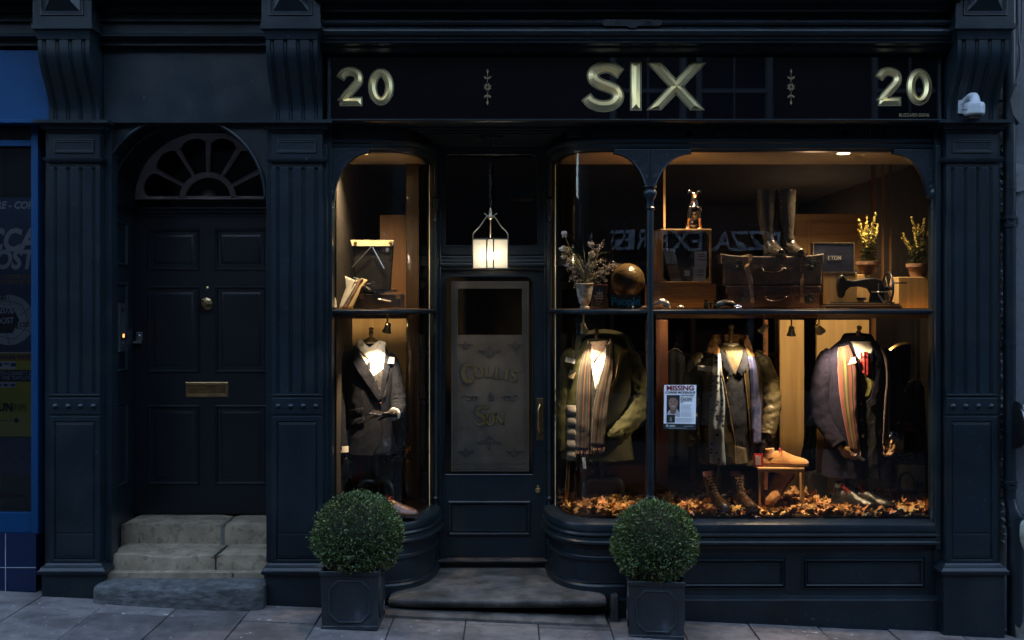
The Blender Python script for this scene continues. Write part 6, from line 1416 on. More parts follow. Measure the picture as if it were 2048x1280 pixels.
# wooden blocks behind
tag(MB().pbox(1646, 1714, 545.5, 616, .24, .36).build('oak_block', TANWOOD, bevel=.003), 'oak block under the ETON sign box', 'block')
tag(MB().pbox(1716, 1762, 549, 616, .33, .45).build('oak_block', TANWOOD, bevel=.003), 'oak block behind the sewing machine carrying the left flowerpot', 'block')
tag(MB().pbox(1797, 1862, 554, 616, .24, .40).build('oak_block', TANWOOD, bevel=.003), 'oak block at the right end carrying the right flowerpot', 'block')
tag(MB().pbox(1700, 1733, 595, 600, .27, .33).build('blue_box', mat('blue_box_card', (.01, .02, .06), .4), bevel=.001), 'small dark blue box lying under the sewing machine arm', 'box')
# --- flower pots
TERR = mat('terracotta', (.12, .06, .035), .8, var=.4, scale=9, bump=.3, col2=(.26, .15, .10))
def flowerpot(cx, zb_, y, lab, seed, spikes, topr=24):
    random.seed(seed); s_ = sc_(y); T_ = thing('flowerpot', lab, 'plant', (X(cx, y), y, zb_)); r = topr / s_
    h = .082
    MB().lathe((X(cx, y), y, zb_), [(.001, 0), (r * .62, 0), (r * .86, h * .72), (r * .84, h * .73), (r * 1.0, h * .74), (r, h), (r * .88, h), (r * .8, h * .8), (.001, h * .78)], 26).build('pot', TERR, T_, smooth=35)
    base = Vector((X(cx, y), y, zb_ + h * .85)); sm, lf, fl = MB(), MB(), MB()
    for (tx, ty) in spikes:
        t = P(tx, ty, y) + Vector((0, random.uniform(-.05, .05), 0)); mid = base.lerp(t, .5) + Vector((random.uniform(-.012, .012), 0, .01)); c = catmull([base, mid, t], 14); sm.tube(c, [.0025 - .0001 * i for i in range(15)], 5)
        for q in range(95):
            f = random.uniform(.5, 1) ; f = min(1, f * 1.02); kk = min(13, int(f * 14)); p = c[kk].lerp(c[kk + 1], f * 14 - kk); w = .017 * (1.1 - f) * 2 * .9 + .003
            dd = Vector((random.gauss(0, 1), random.gauss(0, 1), random.gauss(0, .6))).normalized() * w * random.random() ** .5; p = p + dd; nn = (dd.normalized() + Vector((random.gauss(0, .5),) * 3)).normalized(); s2_ = random.uniform(.003, .0065); u = nn.orthogonal().normalized() * s2_; v_ = nn.cross(u)
            fl.add([p - u, p - v_ * .8, p + u, p + v_ * .8], [(0, 1, 2, 3)])
        for q in range(14):
            f = random.uniform(.12, .65); kk = min(13, int(f * 14)); p = c[kk]; a = random.random() * 6.28; L_ = random.uniform(.03, .06); o_ = Vector((math.cos(a), math.sin(a), .5)).normalized(); sd = o_.cross(Vector((0, 0, 1))).normalized() * L_ * .16
            q1 = p + o_ * L_ * .5 + Vector((0, 0, .006)); q2 = p + o_ * L_ - Vector((0, 0, .012)); lf.add([p, q1 + sd, q2, q1 - sd], [(0, 1, 2), (0, 2, 3)])
    for q in range(26):
        a = random.random() * 6.28; L_ = random.uniform(.05, .09); o_ = Vector((math.cos(a), math.sin(a) * .8, random.uniform(.1, .8))).normalized(); sd = o_.cross(Vector((0, 0, 1))).normalized() * L_ * .14
        p = base; q1 = p + o_ * L_ * .5 + Vector((0, 0, .012)); q2 = p + o_ * L_ - Vector((0, 0, .012)); lf.add([p, q1 + sd, q2, q1 - sd], [(0, 1, 2), (0, 2, 3)])
    sm.build('stems', mat('green_stem', (.07, .09, .03), .6), T_); lf.build('leaves', mat('grey_green_leaf', (.11, .13, .05), .6, island=.3, bump=0), T_, recalc=False); fl.build('yellow_flowers', mat('cream_yellow_bloom', (.62, .50, .13), .6, island=.2, bump=0), T_, recalc=False)
flowerpot(1736, Z(549, .37), .37, 'terracotta pot of pale yellow flower spikes behind the sewing machine', 5, [(1719, 440), (1714, 460), (1737, 432), (1747, 428), (1730, 446), (1758, 448), (1740, 475), (1727, 470), (1752, 465)])
flowerpot(1836, Z(554, .3), .3, 'terracotta pot of pale yellow flower spikes at the right end of the window', 8, [(1820, 435), (1812, 465), (1832, 450), (1843, 440), (1857, 455), (1800, 476), (1850, 470), (1826, 470)], 23)
# --- sewing machine
y = .20; SM = thing('sewing_machine', 'antique black hand crank sewing machine on a wooden base in the right window', 'sewing machine', (X(1727, y), y, SZ))
JAP = mat('japanned_iron', (.005, .005, .006), .4, bump=0, spec=.5)
b = MB(); b.pbox(1651, 1804, 611, 617, y - .06, y + .11); b.pbox(1654, 1800, 607, 611, y - .05, y + .10); b.build('wooden_base', wood('dark_base_wood', (.05, .03, .018), (.10, .06, .035), .4, 'X'), SM, bevel=.003)
b = MB().pbox(1668, 1790, 604, 607.3, y - .035, y + .08); b.build('bed_plate', JAP, SM, bevel=.003)
MB().pprism([(1677, 556), (1683, 549), (1690, 551), (1694, 559), (1710, 560), (1735, 556), (1752, 555), (1765, 560), (1771, 575), (1771, 606), (1741, 606), (1744, 588), (1738, 577), (1722, 573), (1702, 574), (1693, 581), (1690, 592), (1684, 597), (1678, 592), (1676, 575)], y - .024, y + .024).build('machine_arm', JAP, SM, bevel=.009, smooth=60)
b = MB(); b.tube([P(1683, 590, y), P(1683, 606, y)], .0016, 6); b.tube([P(1680, 590, y), P(1680, 600, y)], .002, 6); b.pbox(1677, 1688, 602, 604, y - .008, y + .006); b.tube([P(1681, 556, y), P(1681, 546, y)], .002, 6); b.tube([P(1676, 570, y - .01), P(1684, 570, y - .012)], .003, 6); b.build('needle_bar', STEEL, SM)
b = MB(); cw = P(1776, 576, y); pts = [cw + Vector((0, .093 * math.cos(a) * .95, .093 * math.sin(a))) for a in [6.2832 * k / 32 for k in range(33)]]; b.tube(pts, .0075, 8, cap=False)
for k in range(6): a = 6.2832 * k / 6; b.tube([cw, cw + Vector((0, .088 * math.cos(a), .088 * math.sin(a)))], .004, 6)
b.tube([cw - Vector((.03, 0, 0)), cw + Vector((.03, 0, 0))], .014, 12); b.build('hand_wheel', BLACK, SM, smooth=50)
b = MB(); b.tube([P(1782, 572, y - .03), P(1786, 566, y - .05), P(1795, 566, y - .05)], .0045, 8); b.build('crank_arm', STEEL, SM); MB().tube([P(1794, 566, y - .05), P(1800, 565, y - .05), P(1814, 566, y - .05)], [.004, .007, .005], 10).build('crank_knob', DARKWOOD, SM, smooth=True)
MB().lathe(P(1739, 560, y), [(.001, 0), (.013, 0), (.013, .003), (.01, .004), (.01, .021), (.013, .022), (.013, .025), (.001, .025)], 16).build('thread_spool', mat('cream_thread', (.55, .45, .28), .7), SM, smooth=30)
b = MB(); b.tube([P(1757, 566, y - .03), P(1757, 590, y - .03)], .003, 6); b.tube([P(1742, 584, y - .035), P(1778, 584, y - .035)], .003, 6); b.tube([P(1757, 590, y - .035), P(1768, 606, y - .03)], .006, 8); b.ball(P(1757, 584, y - .035), .011, 10, (1, 1, .6)); b.build('bobbin_winder', STEEL, SM, smooth=40)
# ================================================================== DRESSED MANNEQUINS
class Torso:
    def __init__(s, rows, Yc=.42, p=2.25, seed=0, fold=.004):
        s.rows = rows; s.Yc = Yc; s.p = p; s.s = sc_(Yc); s.seed = seed; s.fold = fold; s.cx = (rows[-1][1] + rows[-1][2]) / 2
    def wx(s, px): return (px - 1024) / s.s
    def wz(s, py): return EYE + (610 - py) / s.s
    def dis(s, px, py):
        v = Vector((px * .022, py * .009, s.seed)); w = Vector((px * .03 + py * .012, py * .017 - px * .008, s.seed * 3.1))
        r = (1 - abs(noise.noise(w))) ** 5 + .6 * (1 - abs(noise.noise(w * 1.9 + Vector((7, 3, 1))))) ** 6
        return s.fold * (noise.noise(v) + .6 * noise.noise(v * 2.3) + 1.1 * r)
    def pt(s, px, py, off=0):
        xl, xr, dep = interp(s.rows, py); c, hw = (xl + xr) / 2, (xr - xl) / 2
        t = max(-.985, min(.985, (px - c) / hw))
        return Vector((s.wx(px), s.Yc - dep * (1 - abs(t) ** s.p) ** (1 / s.p) - off - s.dis(px, py), s.wz(py)))
    def mesh(s, n=72, step=3, top=None, bottom=None):
        rings = []; y0, y1 = top or s.rows[0][0], bottom or s.rows[-1][0]; m = int((y1 - y0) / step)
        for i in range(m + 1):
            py = lerp(y0, y1, i / m); xl, xr, dep = interp(s.rows, py); c, hw = (xl + xr) / 2, (xr - xl) / 2; ring = []
            for k in range(n):
                a = 2 * math.pi * k / n; ca, sa = math.cos(a), math.sin(a); e = 2 / s.p
                u = math.copysign(abs(ca) ** e, ca); w = math.copysign(abs(sa) ** e, sa); px = c + hw * u
                ring.append(Vector((s.wx(px), s.Yc - dep * w - (s.dis(px, py) if w > 0 else 0), s.wz(py))))
            rings.append(ring)
        return MB().loft(rings)
    def patch(s, poly, off=.006, th=.004, edge=7):
        bm = bmesh.new(); vs = [bm.verts.new((a, b_, 0)) for a, b_ in poly]; bm.faces.new(vs); bmesh.ops.triangulate(bm, faces=bm.faces[:])
        for _ in range(7):
            L = [e for e in bm.edges if e.calc_length() > edge]
            if not L: break
            bmesh.ops.subdivide_edges(bm, edges=L, cuts=1); bmesh.ops.triangulate(bm, faces=bm.faces[:])
        bm.verts.index_update(); o = off if callable(off) else (lambda a, c: off)
        v0 = [s.pt(v.co.x, v.co.y, o(v.co.x, v.co.y)) for v in bm.verts]; f = [tuple(v.index for v in q.verts) for q in bm.faces]
        bd = [tuple(v.index for v in e.verts) for e in bm.edges if len(e.link_faces) == 1]; n = len(v0)
        b = MB(); b.v = v0 + [v + Vector((0, th, 0)) for v in v0]; b.f = f + [tuple(i + n for i in q[::-1]) for q in f] + [(a, c, c + n, a + n) for a, c in bd]
        b.uv = {i: (v.co.x / 100, v.co.y / 100) for i, v in enumerate(bm.verts)}
        bm.free(); return b
    def strip(s, left, right, off=.01, bul=.006, nu=12, nv=40, th=.004, wav=.002):
        Lc = catmull([(a, c, 0) for a, c in left], nv); Rc = catmull([(a, c, 0) for a, c in right], nv); b = MB(); vs = []; n1 = (nu + 1) * (nv + 1)
        for layer in (0, 1):
            for j in range(nv + 1):
                for i in range(nu + 1):
                    u = i / nu; p = Lc[j].lerp(Rc[j], u); w = wav * math.sin(u * 9 + j * .11 + s.seed)
                    b.v.append(s.pt(p.x, p.y, off + bul * math.sin(math.pi * u) ** .6 + w - layer * th)); b.uv[len(b.v) - 1] = (u, j / nv)
        for j in range(nv):
            for i in range(nu):
                a = j * (nu + 1) + i; b.f.append((a, a + 1, a + nu + 2, a + nu + 1)); b.f.append((a + n1, a + nu + 1 + n1, a + nu + 2 + n1, a + 1 + n1))
        for j in range(nv):
            for i in (0, nu): a = j * (nu + 1) + i; b.f.append((a, a + nu + 1, a + nu + 1 + n1, a + n1))
        for i in range(nu):
            for j in (0, nv): a = j * (nu + 1) + i; b.f.append((a, a + 1, a + 1 + n1, a + n1))
        return b
    def line(s, pts, off=.008, r=.0018, n=30): return MB().tube([s.pt(p.x, p.y, off) for p in catmull([(a, c, 0) for a, c in pts], n)], r, 6)
def sleeve(T, pts, wr=.10, seed=0, n=90, flat=.95, crease=.5):
    """pts: (px, py, Y, radius in m)"""
    c = catmull([(T.wx(a), y, T.wz(b_)) for a, b_, y, r in pts], n); rr = catmull([(r, 0, 0) for *_, r in pts], n)
    def w(a, t):
        v = Vector((math.cos(a) * 1.4, math.sin(a) * 1.4, t * 9 + seed * 7)); f = 1 + wr * (noise.noise(v) + .7 * noise.noise(v * 2.2))
        q_ = Vector((math.cos(a) * 1.1 + t * 5, math.sin(a) * 1.1 - t * 3, t * 7 + seed)); f += wr * .75 * ((1 - abs(noise.noise(q_ * 1.3))) ** 5 - .2)
        f += wr * .45 * math.sin(t * 60 + 2.5 * math.sin(a + seed) + 3 * noise.noise(v)) * math.exp(-((t - crease) / .22) ** 2); return f
    return MB().tube(c, [r.x for r in rr], 44, wr=w, flat=flat)
def neckcap(T, px, pyt, pyb, r, par, m=None, tilt=0):
    s = T.s; y = T.Yc; h = (pyb - pyt) / s; z0 = T.wz(pyb); x = T.wx(px)
    b = MB().lathe((0, 0, 0), [(.001, -.006), (r * .96, -.006), (r, 0), (r, .006), (r * .93, .010), (r * .8, .014), (r * .5, .024), (r * .3, .030), (.012, .034), (.010, .042), (.015, .048), (.010, .054), (.014, h * .60), (.018, h * .66), (.012, h * .72), (.009, h * .76), (.016, h * .86), (.016, h * .95), (.008, h), (.001, h)], 26)
    b.move(Matrix.Translation((x, y, z0)) @ Matrix.Rotation(tilt, 4, 'Y') @ Matrix.Rotation(R(15), 4, 'X'))
    return b.build('neck_finial', m or mat('turned_bronze_wood', (.16, .105, .05), .32, .3, var=.3), par, smooth=40)
def stand(T, px, pyt, par, m, spread=.13, metal=False):
    x = T.wx(px); y = T.Yc + .05; z1 = T.wz(pyt)
    if metal:
        b = MB().tube([(x, y, z1), (x, y, FZ + .09)], .011, 14)
        z = z1
        while z > FZ + .18: b.lathe((x, y, z), [(.010, -.003), (.0145, 0), (.010, .003)], 12); z -= .010
        b.build('stand_pole', m, par, smooth=40)
        b = MB().lathe((x, y, FZ), [(.02, .02), (.032, .03), (.022, .06), (.016, .12), (.001, .12)], 16)
        for a in (R(205), R(335), R(95)):
            e = Vector((x + math.cos(a) * spread, y + math.sin(a) * spread * .8, FZ + .055)); b.tube(catmull([(x, y, FZ + .05), (x + (e.x - x) * .5, y + (e.y - y) * .5, FZ + .075), e], 10), [.022, .02, .019, .018, .018, .017, .017, .017, .018, .019, .019], 12); b.lathe((e.x, e.y, FZ), [(.016, 0), (.017, .01), (.017, .07), (.001, .072)], 14)
        b.build('stand_base', m, par, smooth=40)
    else:
        b = MB().lathe((x, y, FZ), [(.001, z1 - FZ), (.026, z1 - FZ), (.03, z1 - FZ - .03), (.022, z1 - FZ - .06), (.024, .24), (.03, .2), (.022, .18), (.034, .165), (.038, .15), (.03, .13), (.001, .13)], 20); b.build('stand_pole', m, par, smooth=40)
        b = MB()
        for a in (R(215), R(330), R(90)): b.tube(catmull([(x, y, FZ + .15), (x + math.cos(a) * spread * .7, y + math.sin(a) * spread * .5, FZ + .16), (x + math.cos(a) * spread, y + math.sin(a) * spread * .8, FZ + .10), (x + math.cos(a) * spread * 1.02, y + math.sin(a) * spread * .85, FZ)], 14), [.03, .03, .03, .028, .026, .025, .024, .022, .02, .018, .017, .016, .015, .014, .014], 12)
        b.build('stand_base', m, par, smooth=40)
def hand(par, at, direc, palm_n, m, size=1.0, curl=.5, right=False, name='hand'):
    """wrist position, pointing direction, direction the palm faces"""
    d_ = Vector(direc).normalized(); pn = Vector(palm_n); pn = (pn - d_ * pn.dot(d_)).normalized(); sd = d_.cross(pn) * (-1 if right else 1); A = Vector(at); k = size
    def L(a, b_, c): return A + (d_ * a + sd * b_ + pn * c) * k
    b = MB(); b.tube([L(-.03, 0, 0), L(0, 0, 0), L(.02, 0, 0)], [.021 * k, .020 * k, .022 * k], 12)
    for i, (o, ln, kn) in enumerate(((.027, .070, .078), (.009, .080, .083), (-.009, .074, .080), (-.026, .058, .072))):
        b.tube([L(.008, o * .55, 0), L(kn * .5, o * .85, -.002), L(kn, o, 0)], [.013 * k, .0125 * k, .0095 * k], 10)
        a = curl * (.8 + .12 * i); p = L(kn, o, 0); pts = [p]; ang = a * .5
        for j, f in enumerate((.45, .31, .24)):
            p = p + (d_ * math.cos(ang) + pn * math.sin(ang)) * ln * f * k; pts.append(p); ang += a
        b.tube(pts, [.0092 * k, .0085 * k, .0078 * k, .006 * k], 10)
    b.tube([L(.015, .018, .004), L(.045, .042, .014), L(.068, .05, .026), L(.088, .046, .04)], [.013 * k, .011 * k, .0095 * k, .007 * k], 10)
    return b.build(name, m, par, fuse=.0026 * k)
def V(T, px, py, y): return Vector((T.wx(px), y, T.wz(py)))
def btn(T, pts, par, m, r=.006, off=.012, name='button'):
    for px, py in pts:
        p = T.pt(px, py, off); MB().lathe(p, [(.001, .001), (r, .001), (r, -.002), (r * .7, -.003), (r * .5, -.0015), (.001, -.0015)], 14, 'Y').build(name, m, par, smooth=40)
def label(T, par, x0, y0, w, h, rot=0, off=.02, name='price_label', m=None):
    c, s_ = math.cos(rot), math.sin(rot); q = [(x0 + u * c - v * s_, y0 + u * s_ + v * c) for u, v in ((0, 0), (w, 0), (w, h), (0, h))]
    o = T.patch(q, off, .0015, 20).build(name, m or WHITE, par)
    b = MB()
    for i in range(4):
        f = (.2 + .2 * i); a = (x0 + w * .1 * c - h * f * s_, y0 + w * .1 * s_ + h * f * c); e_ = (x0 + w * (.9 - .2 * (i % 2)) * c - h * f * s_, y0 + w * (.9 - .2 * (i % 2)) * s_ + h * f * c)
        b.tube([T.pt(a[0], a[1], off + .001), T.pt(e_[0], e_[1], off + .001)], .0006, 4)
    b.build('label_print', INK, o)
def cloth(name, c, c2=None, rough=.9, bs=220, bump=.25, sheen=0, sc_n=60): return mat(name, c, rough, var=.35, scale=sc_n, bump=bump, bscale=bs, spec=.2, col2=c2, sheen=sheen)
SHIRT = cloth('white_shirt_cotton', (.72, .70, .66), (.8, .78, .74), .8, sc_n=8, bump=.1)
BLKWOOD = mat('black_hand_lacquer', (.012, .011, .011), .3)
WOODH = mat('bronzed_wooden_hand', (.22, .13, .06), .35, .2, var=.3, scale=20)

# ---------------------------------------------------------------- 1: grey suit
T = Torso([(686, 726, 760, .05), (697, 712, 768, .075), (708, 702, 778, .095), (722, 694, 789, .11), (745, 690, 790, .122), (790, 694, 786, .12), (830, 696, 782, .112), (870, 694, 786, .12), (905, 690, 796, .13)], seed=1)
M1 = thing('mannequin', 'mannequin in a charcoal grey suit jacket and white shirt in the left bay window', 'mannequin', (T.wx(744), T.Yc, FZ))
SUIT = cloth('charcoal_suit_wool', (.0055, .007, .013), (.017, .020, .032)); SUITD = cloth('charcoal_vest_wool', (.03, .03, .034), (.06, .06, .065))
rows1 = [r for r in T.rows]
J = T.mesh().build('jacket', SUIT, M1, smooth=70)
T.patch([(712, 686), (722, 680), (742, 694), (760, 680), (770, 688), (774, 704), (771, 735), (766, 772), (760, 765), (738, 728), (718, 704)], .006).build('shirt', SHIRT, M1, smooth=True)
b = T.patch([(716, 680), (724, 676), (735, 694), (748, 705), (742, 716), (728, 705), (714, 694)], .012); b2 = T.patch([(772, 684), (762, 680), (756, 694), (750, 705), (760, 714), (768, 704), (773, 694)], .012)
b.build('shirt_collar', SHIRT, M1, smooth=True); b2.build('shirt_collar', SHIRT, M1, smooth=True)
MB().lathe((T.wx(743), T.Yc - .005, T.wz(692)), [(.062, -.01), (.056, .012), (.050, .022), (.001, .022)], 26, 'Z', 1, .85).build('neck', SHIRT, M1, smooth=50)
v_ = T.patch([(742, 735), (752, 750), (762, 770), (768, 762), (771, 735), (773, 722), (778, 745), (776, 790), (768, 798), (758, 790), (748, 762)], .009).build('waistcoat', SUITD, M1, smooth=True)
btn(T, [(762, 774), (763, 786)], v_, mat('russet_button', (.3, .09, .04), .3), .005, .014)
T.patch([(711, 690), (718, 698), (735, 720), (750, 745), (765, 777), (768, 792), (762, 797), (748, 776), (730, 750), (716, 730), (711, 722), (717, 716), (709, 711), (706, 700)], .017, .006).build('lapel', SUIT, J, smooth=35)
T.patch([(771, 688), (776, 700), (781, 714), (778, 722), (783, 728), (780, 745), (774, 770), (768, 795), (765, 790), (768, 765), (771, 735), (773, 708)], .017, .006).build('lapel', SUIT, J, smooth=35)
T.line([(768, 794), (767, 820), (769, 850), (764, 875), (752, 903)], .006, .0028).build('jacket_edge', SUIT, J, smooth=True)
T.patch([(766, 868), (773, 872), (784, 896), (764, 904), (756, 902)], .005, .002).build('jacket_vent', BLACK, J)
for q in ([(703, 817), (731, 811), (732, 821), (704, 827)], [(702, 836), (734, 830), (735, 842), (703, 849)]): T.patch(q, .010, .006).build('pocket_flap', SUIT, J, smooth=True)
btn(T, [(766, 802), (767, 822)], J, mat('russet_button', (.3, .09, .04), .3), .006, .012)
T.patch([(741, 722), (746, 721), (747, 736), (742, 737)], .02, .002).build('pocket_square_edge', SUIT, J)
sleeve(T, [(708, 708, .42, .030), (694, 728, .42, .056), (687, 775, .41, .057), (685, 830, .39, .053), (690, 897, .36, .045)], .07, 1).build('sleeve', SUIT, J, smooth=True)
sleeve(T, [(775, 708, .42, .030), (784, 730, .42, .05), (791, 770, .42, .05), (797, 802, .40, .050), (799, 818, .33, .045), (796, 822, .26, .040)], .09, 2, crease=.7).build('sleeve', SUIT, J, smooth=True)
b = MB().tube([V(T, 691, 890, .36), V(T, 692, 902, .355)], [.043, .041], 20); b.build('shirt_cuff', SHIRT, M1, smooth=50); b = MB().tube([V(T, 796, 822, .28), V(T, 793, 823, .235)], [.040, .037], 20); b.build('shirt_cuff', SHIRT, M1, smooth=50)
hand(M1, V(T, 692, 910, .35), (.02, -.1, -1), (.3, 1, 0), BLKWOOD, 1.05, .45)
hand(M1, V(T, 792, 822, .23), (-1, -.35, .05), (0, -.2, -1), BLKWOOD, .9, .35, right=True)
tag(MB().hexa([V(T, 752, 818, .10), V(T, 775, 822, .10), V(T, 778, 819, .18), V(T, 756, 815, .18)], [V(T, 752, 815, .10), V(T, 775, 819.5, .10), V(T, 778, 816, .18), V(T, 756, 812, .18)]).build('wallet', leather('wallet_leather', (.01, .01, .011), (.03, .03, .032), .25), bevel=.002), 'flat black wallet held out by the suited mannequin', 'wallet')
neckcap(T, 742, 654, 684, .048, M1, tilt=.05); stand(T, 748, 895, M1, BLKWOOD)
label(T, M1, 781, 713, 10, 12, .1, .03)
# ---------------------------------------------------------------- 2: green parka
T = Torso([(678, 1174, 1222, .06), (690, 1158, 1240, .09), (703, 1143, 1256, .115), (725, 1134, 1268, .13), (800, 1130, 1262, .13), (870, 1127, 1262, .135), (916, 1124, 1268, .145)], Yc=.50, seed=2, fold=.006)
M2 = thing('mannequin', 'mannequin in an olive parka with a long striped scarf in the curved window', 'mannequin', (T.wx(1200), T.Yc, FZ))
OLV = cloth('olive_parka_cotton', (.030, .032, .012), (.052, .053, .021), .7, sc_n=9, bump=.15)
PK = T.mesh().build('parka', OLV, M2, smooth=70)
T.patch([(1176, 690), (1216, 690), (1212, 760), (1206, 905), (1160, 905), (1158, 760)], .004, .003).build('sweater', cloth('dark_sweater', (.02, .02, .022), (.05, .05, .052)), M2, smooth=True)
T.patch([(1176, 684), (1186, 692), (1194, 712), (1204, 694), (1216, 682), (1215, 700), (1206, 735), (1196, 765), (1188, 778), (1182, 745), (1178, 712)], .010, .003).build('shirt', SHIRT, M2, smooth=True)
T.line([(1188, 775), (1187, 790), (1186, 806)], .013, .0016).build('zip', SILVER, M2)
T.patch([(1178, 683), (1214, 680), (1207, 695), (1194, 712), (1184, 698)], .016, .003).build('cravat', dots('red_paisley', (.55, .42, .34), (.28, .035, .03), 130, .32, .6), M2, smooth=True)
T.patch([(1174, 680), (1180, 690), (1192, 710), (1184, 722), (1176, 712), (1172, 695)], .02, .003).build('shirt_collar', SHIRT, M2, smooth=True); T.patch([(1219, 676), (1214, 686), (1196, 710), (1204, 722), (1214, 708), (1220, 692)], .02, .003).build('shirt_collar', SHIRT, M2, smooth=True)
# hood: curved sheet rising behind the neck
def hood(u, v):
    a = lerp(-2.7, -.15, 0) if False else None
    th = math.pi * u; r = lerp(1.0, .8, v); cx, cz = 1207, lerp(704, 690, v)
    return Vector((T.wx(cx - 58 * r * math.cos(th)), T.Yc + lerp(-.06, .12, math.sin(th) ** .7) - .02 * v, T.wz(cz - lerp(44, 22, v) * math.sin(th) ** .55)))
MB().grid(hood, 30, 8).build('hood', OLV, PK, smooth=True, solid=.008)
T.patch([(1160, 690), (1174, 682), (1172, 720), (1160, 760), (1150, 815), (1148, 905), (1128, 905), (1128, 812), (1136, 735), (1148, 702)], .010, .004).build('parka_front', OLV, PK, smooth=True)
T.patch([(1221, 684), (1236, 690), (1258, 703), (1242, 712), (1236, 730), (1232, 752), (1222, 775), (1216, 800), (1216, 740)], .016, .005).build('hood_lining', cloth('olive_lining', (.09, .085, .03), (.13, .12, .045), .6, sc_n=9), PK, smooth=True)
T.line([(1256, 699), (1236, 706), (1231, 725), (1226, 752), (1214, 776)], .022, .0024).build('parka_zip', mat('brass_zip', (.5, .33, .17), .35, .8), PK)
q_ = cloth('quilted_silver_lining', (.16, .15, .14), (.22, .21, .2), .4, sc_n=9)
for i in range(5):
    y0_ = 808 + i * 22; T.patch([(1132, y0_), (1150, y0_ - 1), (1150, y0_ + 20), (1132, y0_ + 21)], lambda a, c, y0_=y0_: .012 + .012 * math.sin(math.pi * max(0, min(1, (c - y0_) / 21))), .004, 5).build('quilting', q_, PK, smooth=True)
sleeve(T, [(1150, 700, 0.500, .035), (1138, 722, 0.500, .056), (1130, 780, 0.500, .058), (1128, 840, 0.490, .054), (1130, 900, 0.480, .05)], .1, 3).build('sleeve', OLV, PK, smooth=True)
sleeve(T, [(1244, 700, 0.500, .035), (1262, 722, 0.500, .064), (1274, 770, 0.500, .066), (1276, 805, 0.460, .064), (1256, 838, 0.380, .056), (1232, 862, 0.350, .050), (1222, 872, 0.355, .05)], .22, 4, crease=.45).build('sleeve', OLV, PK, smooth=True)
b = MB().tube([V(T, 1240, 852, .36), V(T, 1222, 874, .35)], [.055, .053], 24, wr=lambda a, t: 1 + .03 * math.sin(t * 40)); b.build('sleeve_cuff', OLV, PK, smooth=True)
SC1 = stripes('striped_brown_scarf', [(0, (.022, .02, .02)), (.13, (.06, .04, .024)), (.24, (.022, .022, .023)), (.34, (.013, .012, .012)), (.46, (.11, .048, .02)), (.54, (.022, .02, .02)), (.70, (.04, .04, .043)), (.80, (.022, .02, .02)), (.88, (.10, .045, .02)), (.96, (.013, .02, .02))])
sc1 = T.strip([(1176, 682), (1166, 700), (1156, 735), (1150, 790), (1148, 850), (1147, 892)], [(1181, 688), (1180, 705), (1178, 740), (1177, 800), (1175, 850), (1174, 893)], .020, .010).build('scarf_end', SC1, M2, smooth=True)
T.strip([(1209, 690), (1206, 715), (1198, 745), (1190, 775), (1182, 820), (1178, 885)], [(1222, 682), (1222, 710), (1221, 745), (1214, 790), (1208, 840), (1205, 886)], .026, .010).build('scarf_end', SC1, M2, smooth=True)
def fringe(T, x0, x1, y, n, off, m, par, ln=14):
    b = MB(); random.seed(int(x0))
    for i in range(n):
        x = lerp(x0, x1, i / (n - 1)); dx = random.uniform(-4, 4); p = [T.pt(x, y - 1, off), T.pt(x + dx * .4, y + ln * .5, off + .006), T.pt(x + dx, y + ln * random.uniform(.8, 1.1), off)]; b.tube(p, [.0022, .0018, .0012], 5)
    return b.build('scarf_fringe', m, par)
FRC = mat('mixed_fringe', (.06, .05, .05), .9, scale=90, col2=(.35, .18, .12), bump=0)
fringe(T, 1149, 1173, 893, 12, .022, FRC, sc1); fringe(T, 1179, 1204, 886, 11, .028, FRC, sc1)
neckcap(T, 1193, 655, 686, .044, M2, mat('turned_dark_wood', (.07, .04, .025), .35)); stand(T, 1205, 900, M2, BLKWOOD, .15)
label(T, M2, 1131, 713, 18, 9, .2, .035); label(T, M2, 1139, 738, 11, 15, .35, .03, 'hang_tag', mat('cream_tag', (.5, .4, .24), .6)); label(T, M2, 1161, 908, 6, 22, -.1, .02, 'hang_tag')
# ---------------------------------------------------------------- 3: waxed jacket
T = Torso([(690, 1438, 1484, .06), (700, 1420, 1500, .09), (712, 1405, 1514, .115), (735, 1397, 1524, .13), (800, 1398, 1524, .128), (870, 1396, 1522, .13), (925, 1398, 1518, .14)], seed=3, fold=.006)
M3 = thing('mannequin', 'mannequin in a brown waxed jacket with corduroy collar and blue spotted scarf', 'mannequin', (T.wx(1460), T.Yc, FZ))
WAX = mat('waxed_cotton', (.026, .021, .009), .42, var=.4, scale=14, bump=.3, bscale=60, col2=(.042, .034, .016), spec=.3); CORD = cloth('tan_corduroy', (.11, .055, .022), (.2, .11, .045), .85, bs=120)
JK = T.mesh().build('waxed_jacket', WAX, M3, smooth=70)
T.patch([(1434, 700), (1484, 700), (1486, 760), (1482, 888), (1462, 886), (1458, 880), (1445, 830), (1436, 760)], .006, .003).build('wool_cardigan', cloth('mauve_grey_wool', (.011, .013, .021), (.024, .027, .040)), M3, smooth=True)
T.patch([(1442, 700), (1478, 700), (1476, 722), (1462, 752), (1452, 738), (1444, 716)], .010, .002).build('patterned_shirt', dots('leaf_pattern_shirt', (.13, .10, .05), (.05, .04, .035), 150, .42, .8), M3, smooth=True)
MB().lathe((T.wx(1459), T.Yc - .012, T.wz(708)), [(.060, 0), (.064, .03), (.060, .058), (.052, .068), (.001, .068)], 28, 'Z', 1, .95).build('neck', cloth('cream_neck', (.36, .33, .26), (.42, .38, .30), sc_n=8), M3, smooth=60)
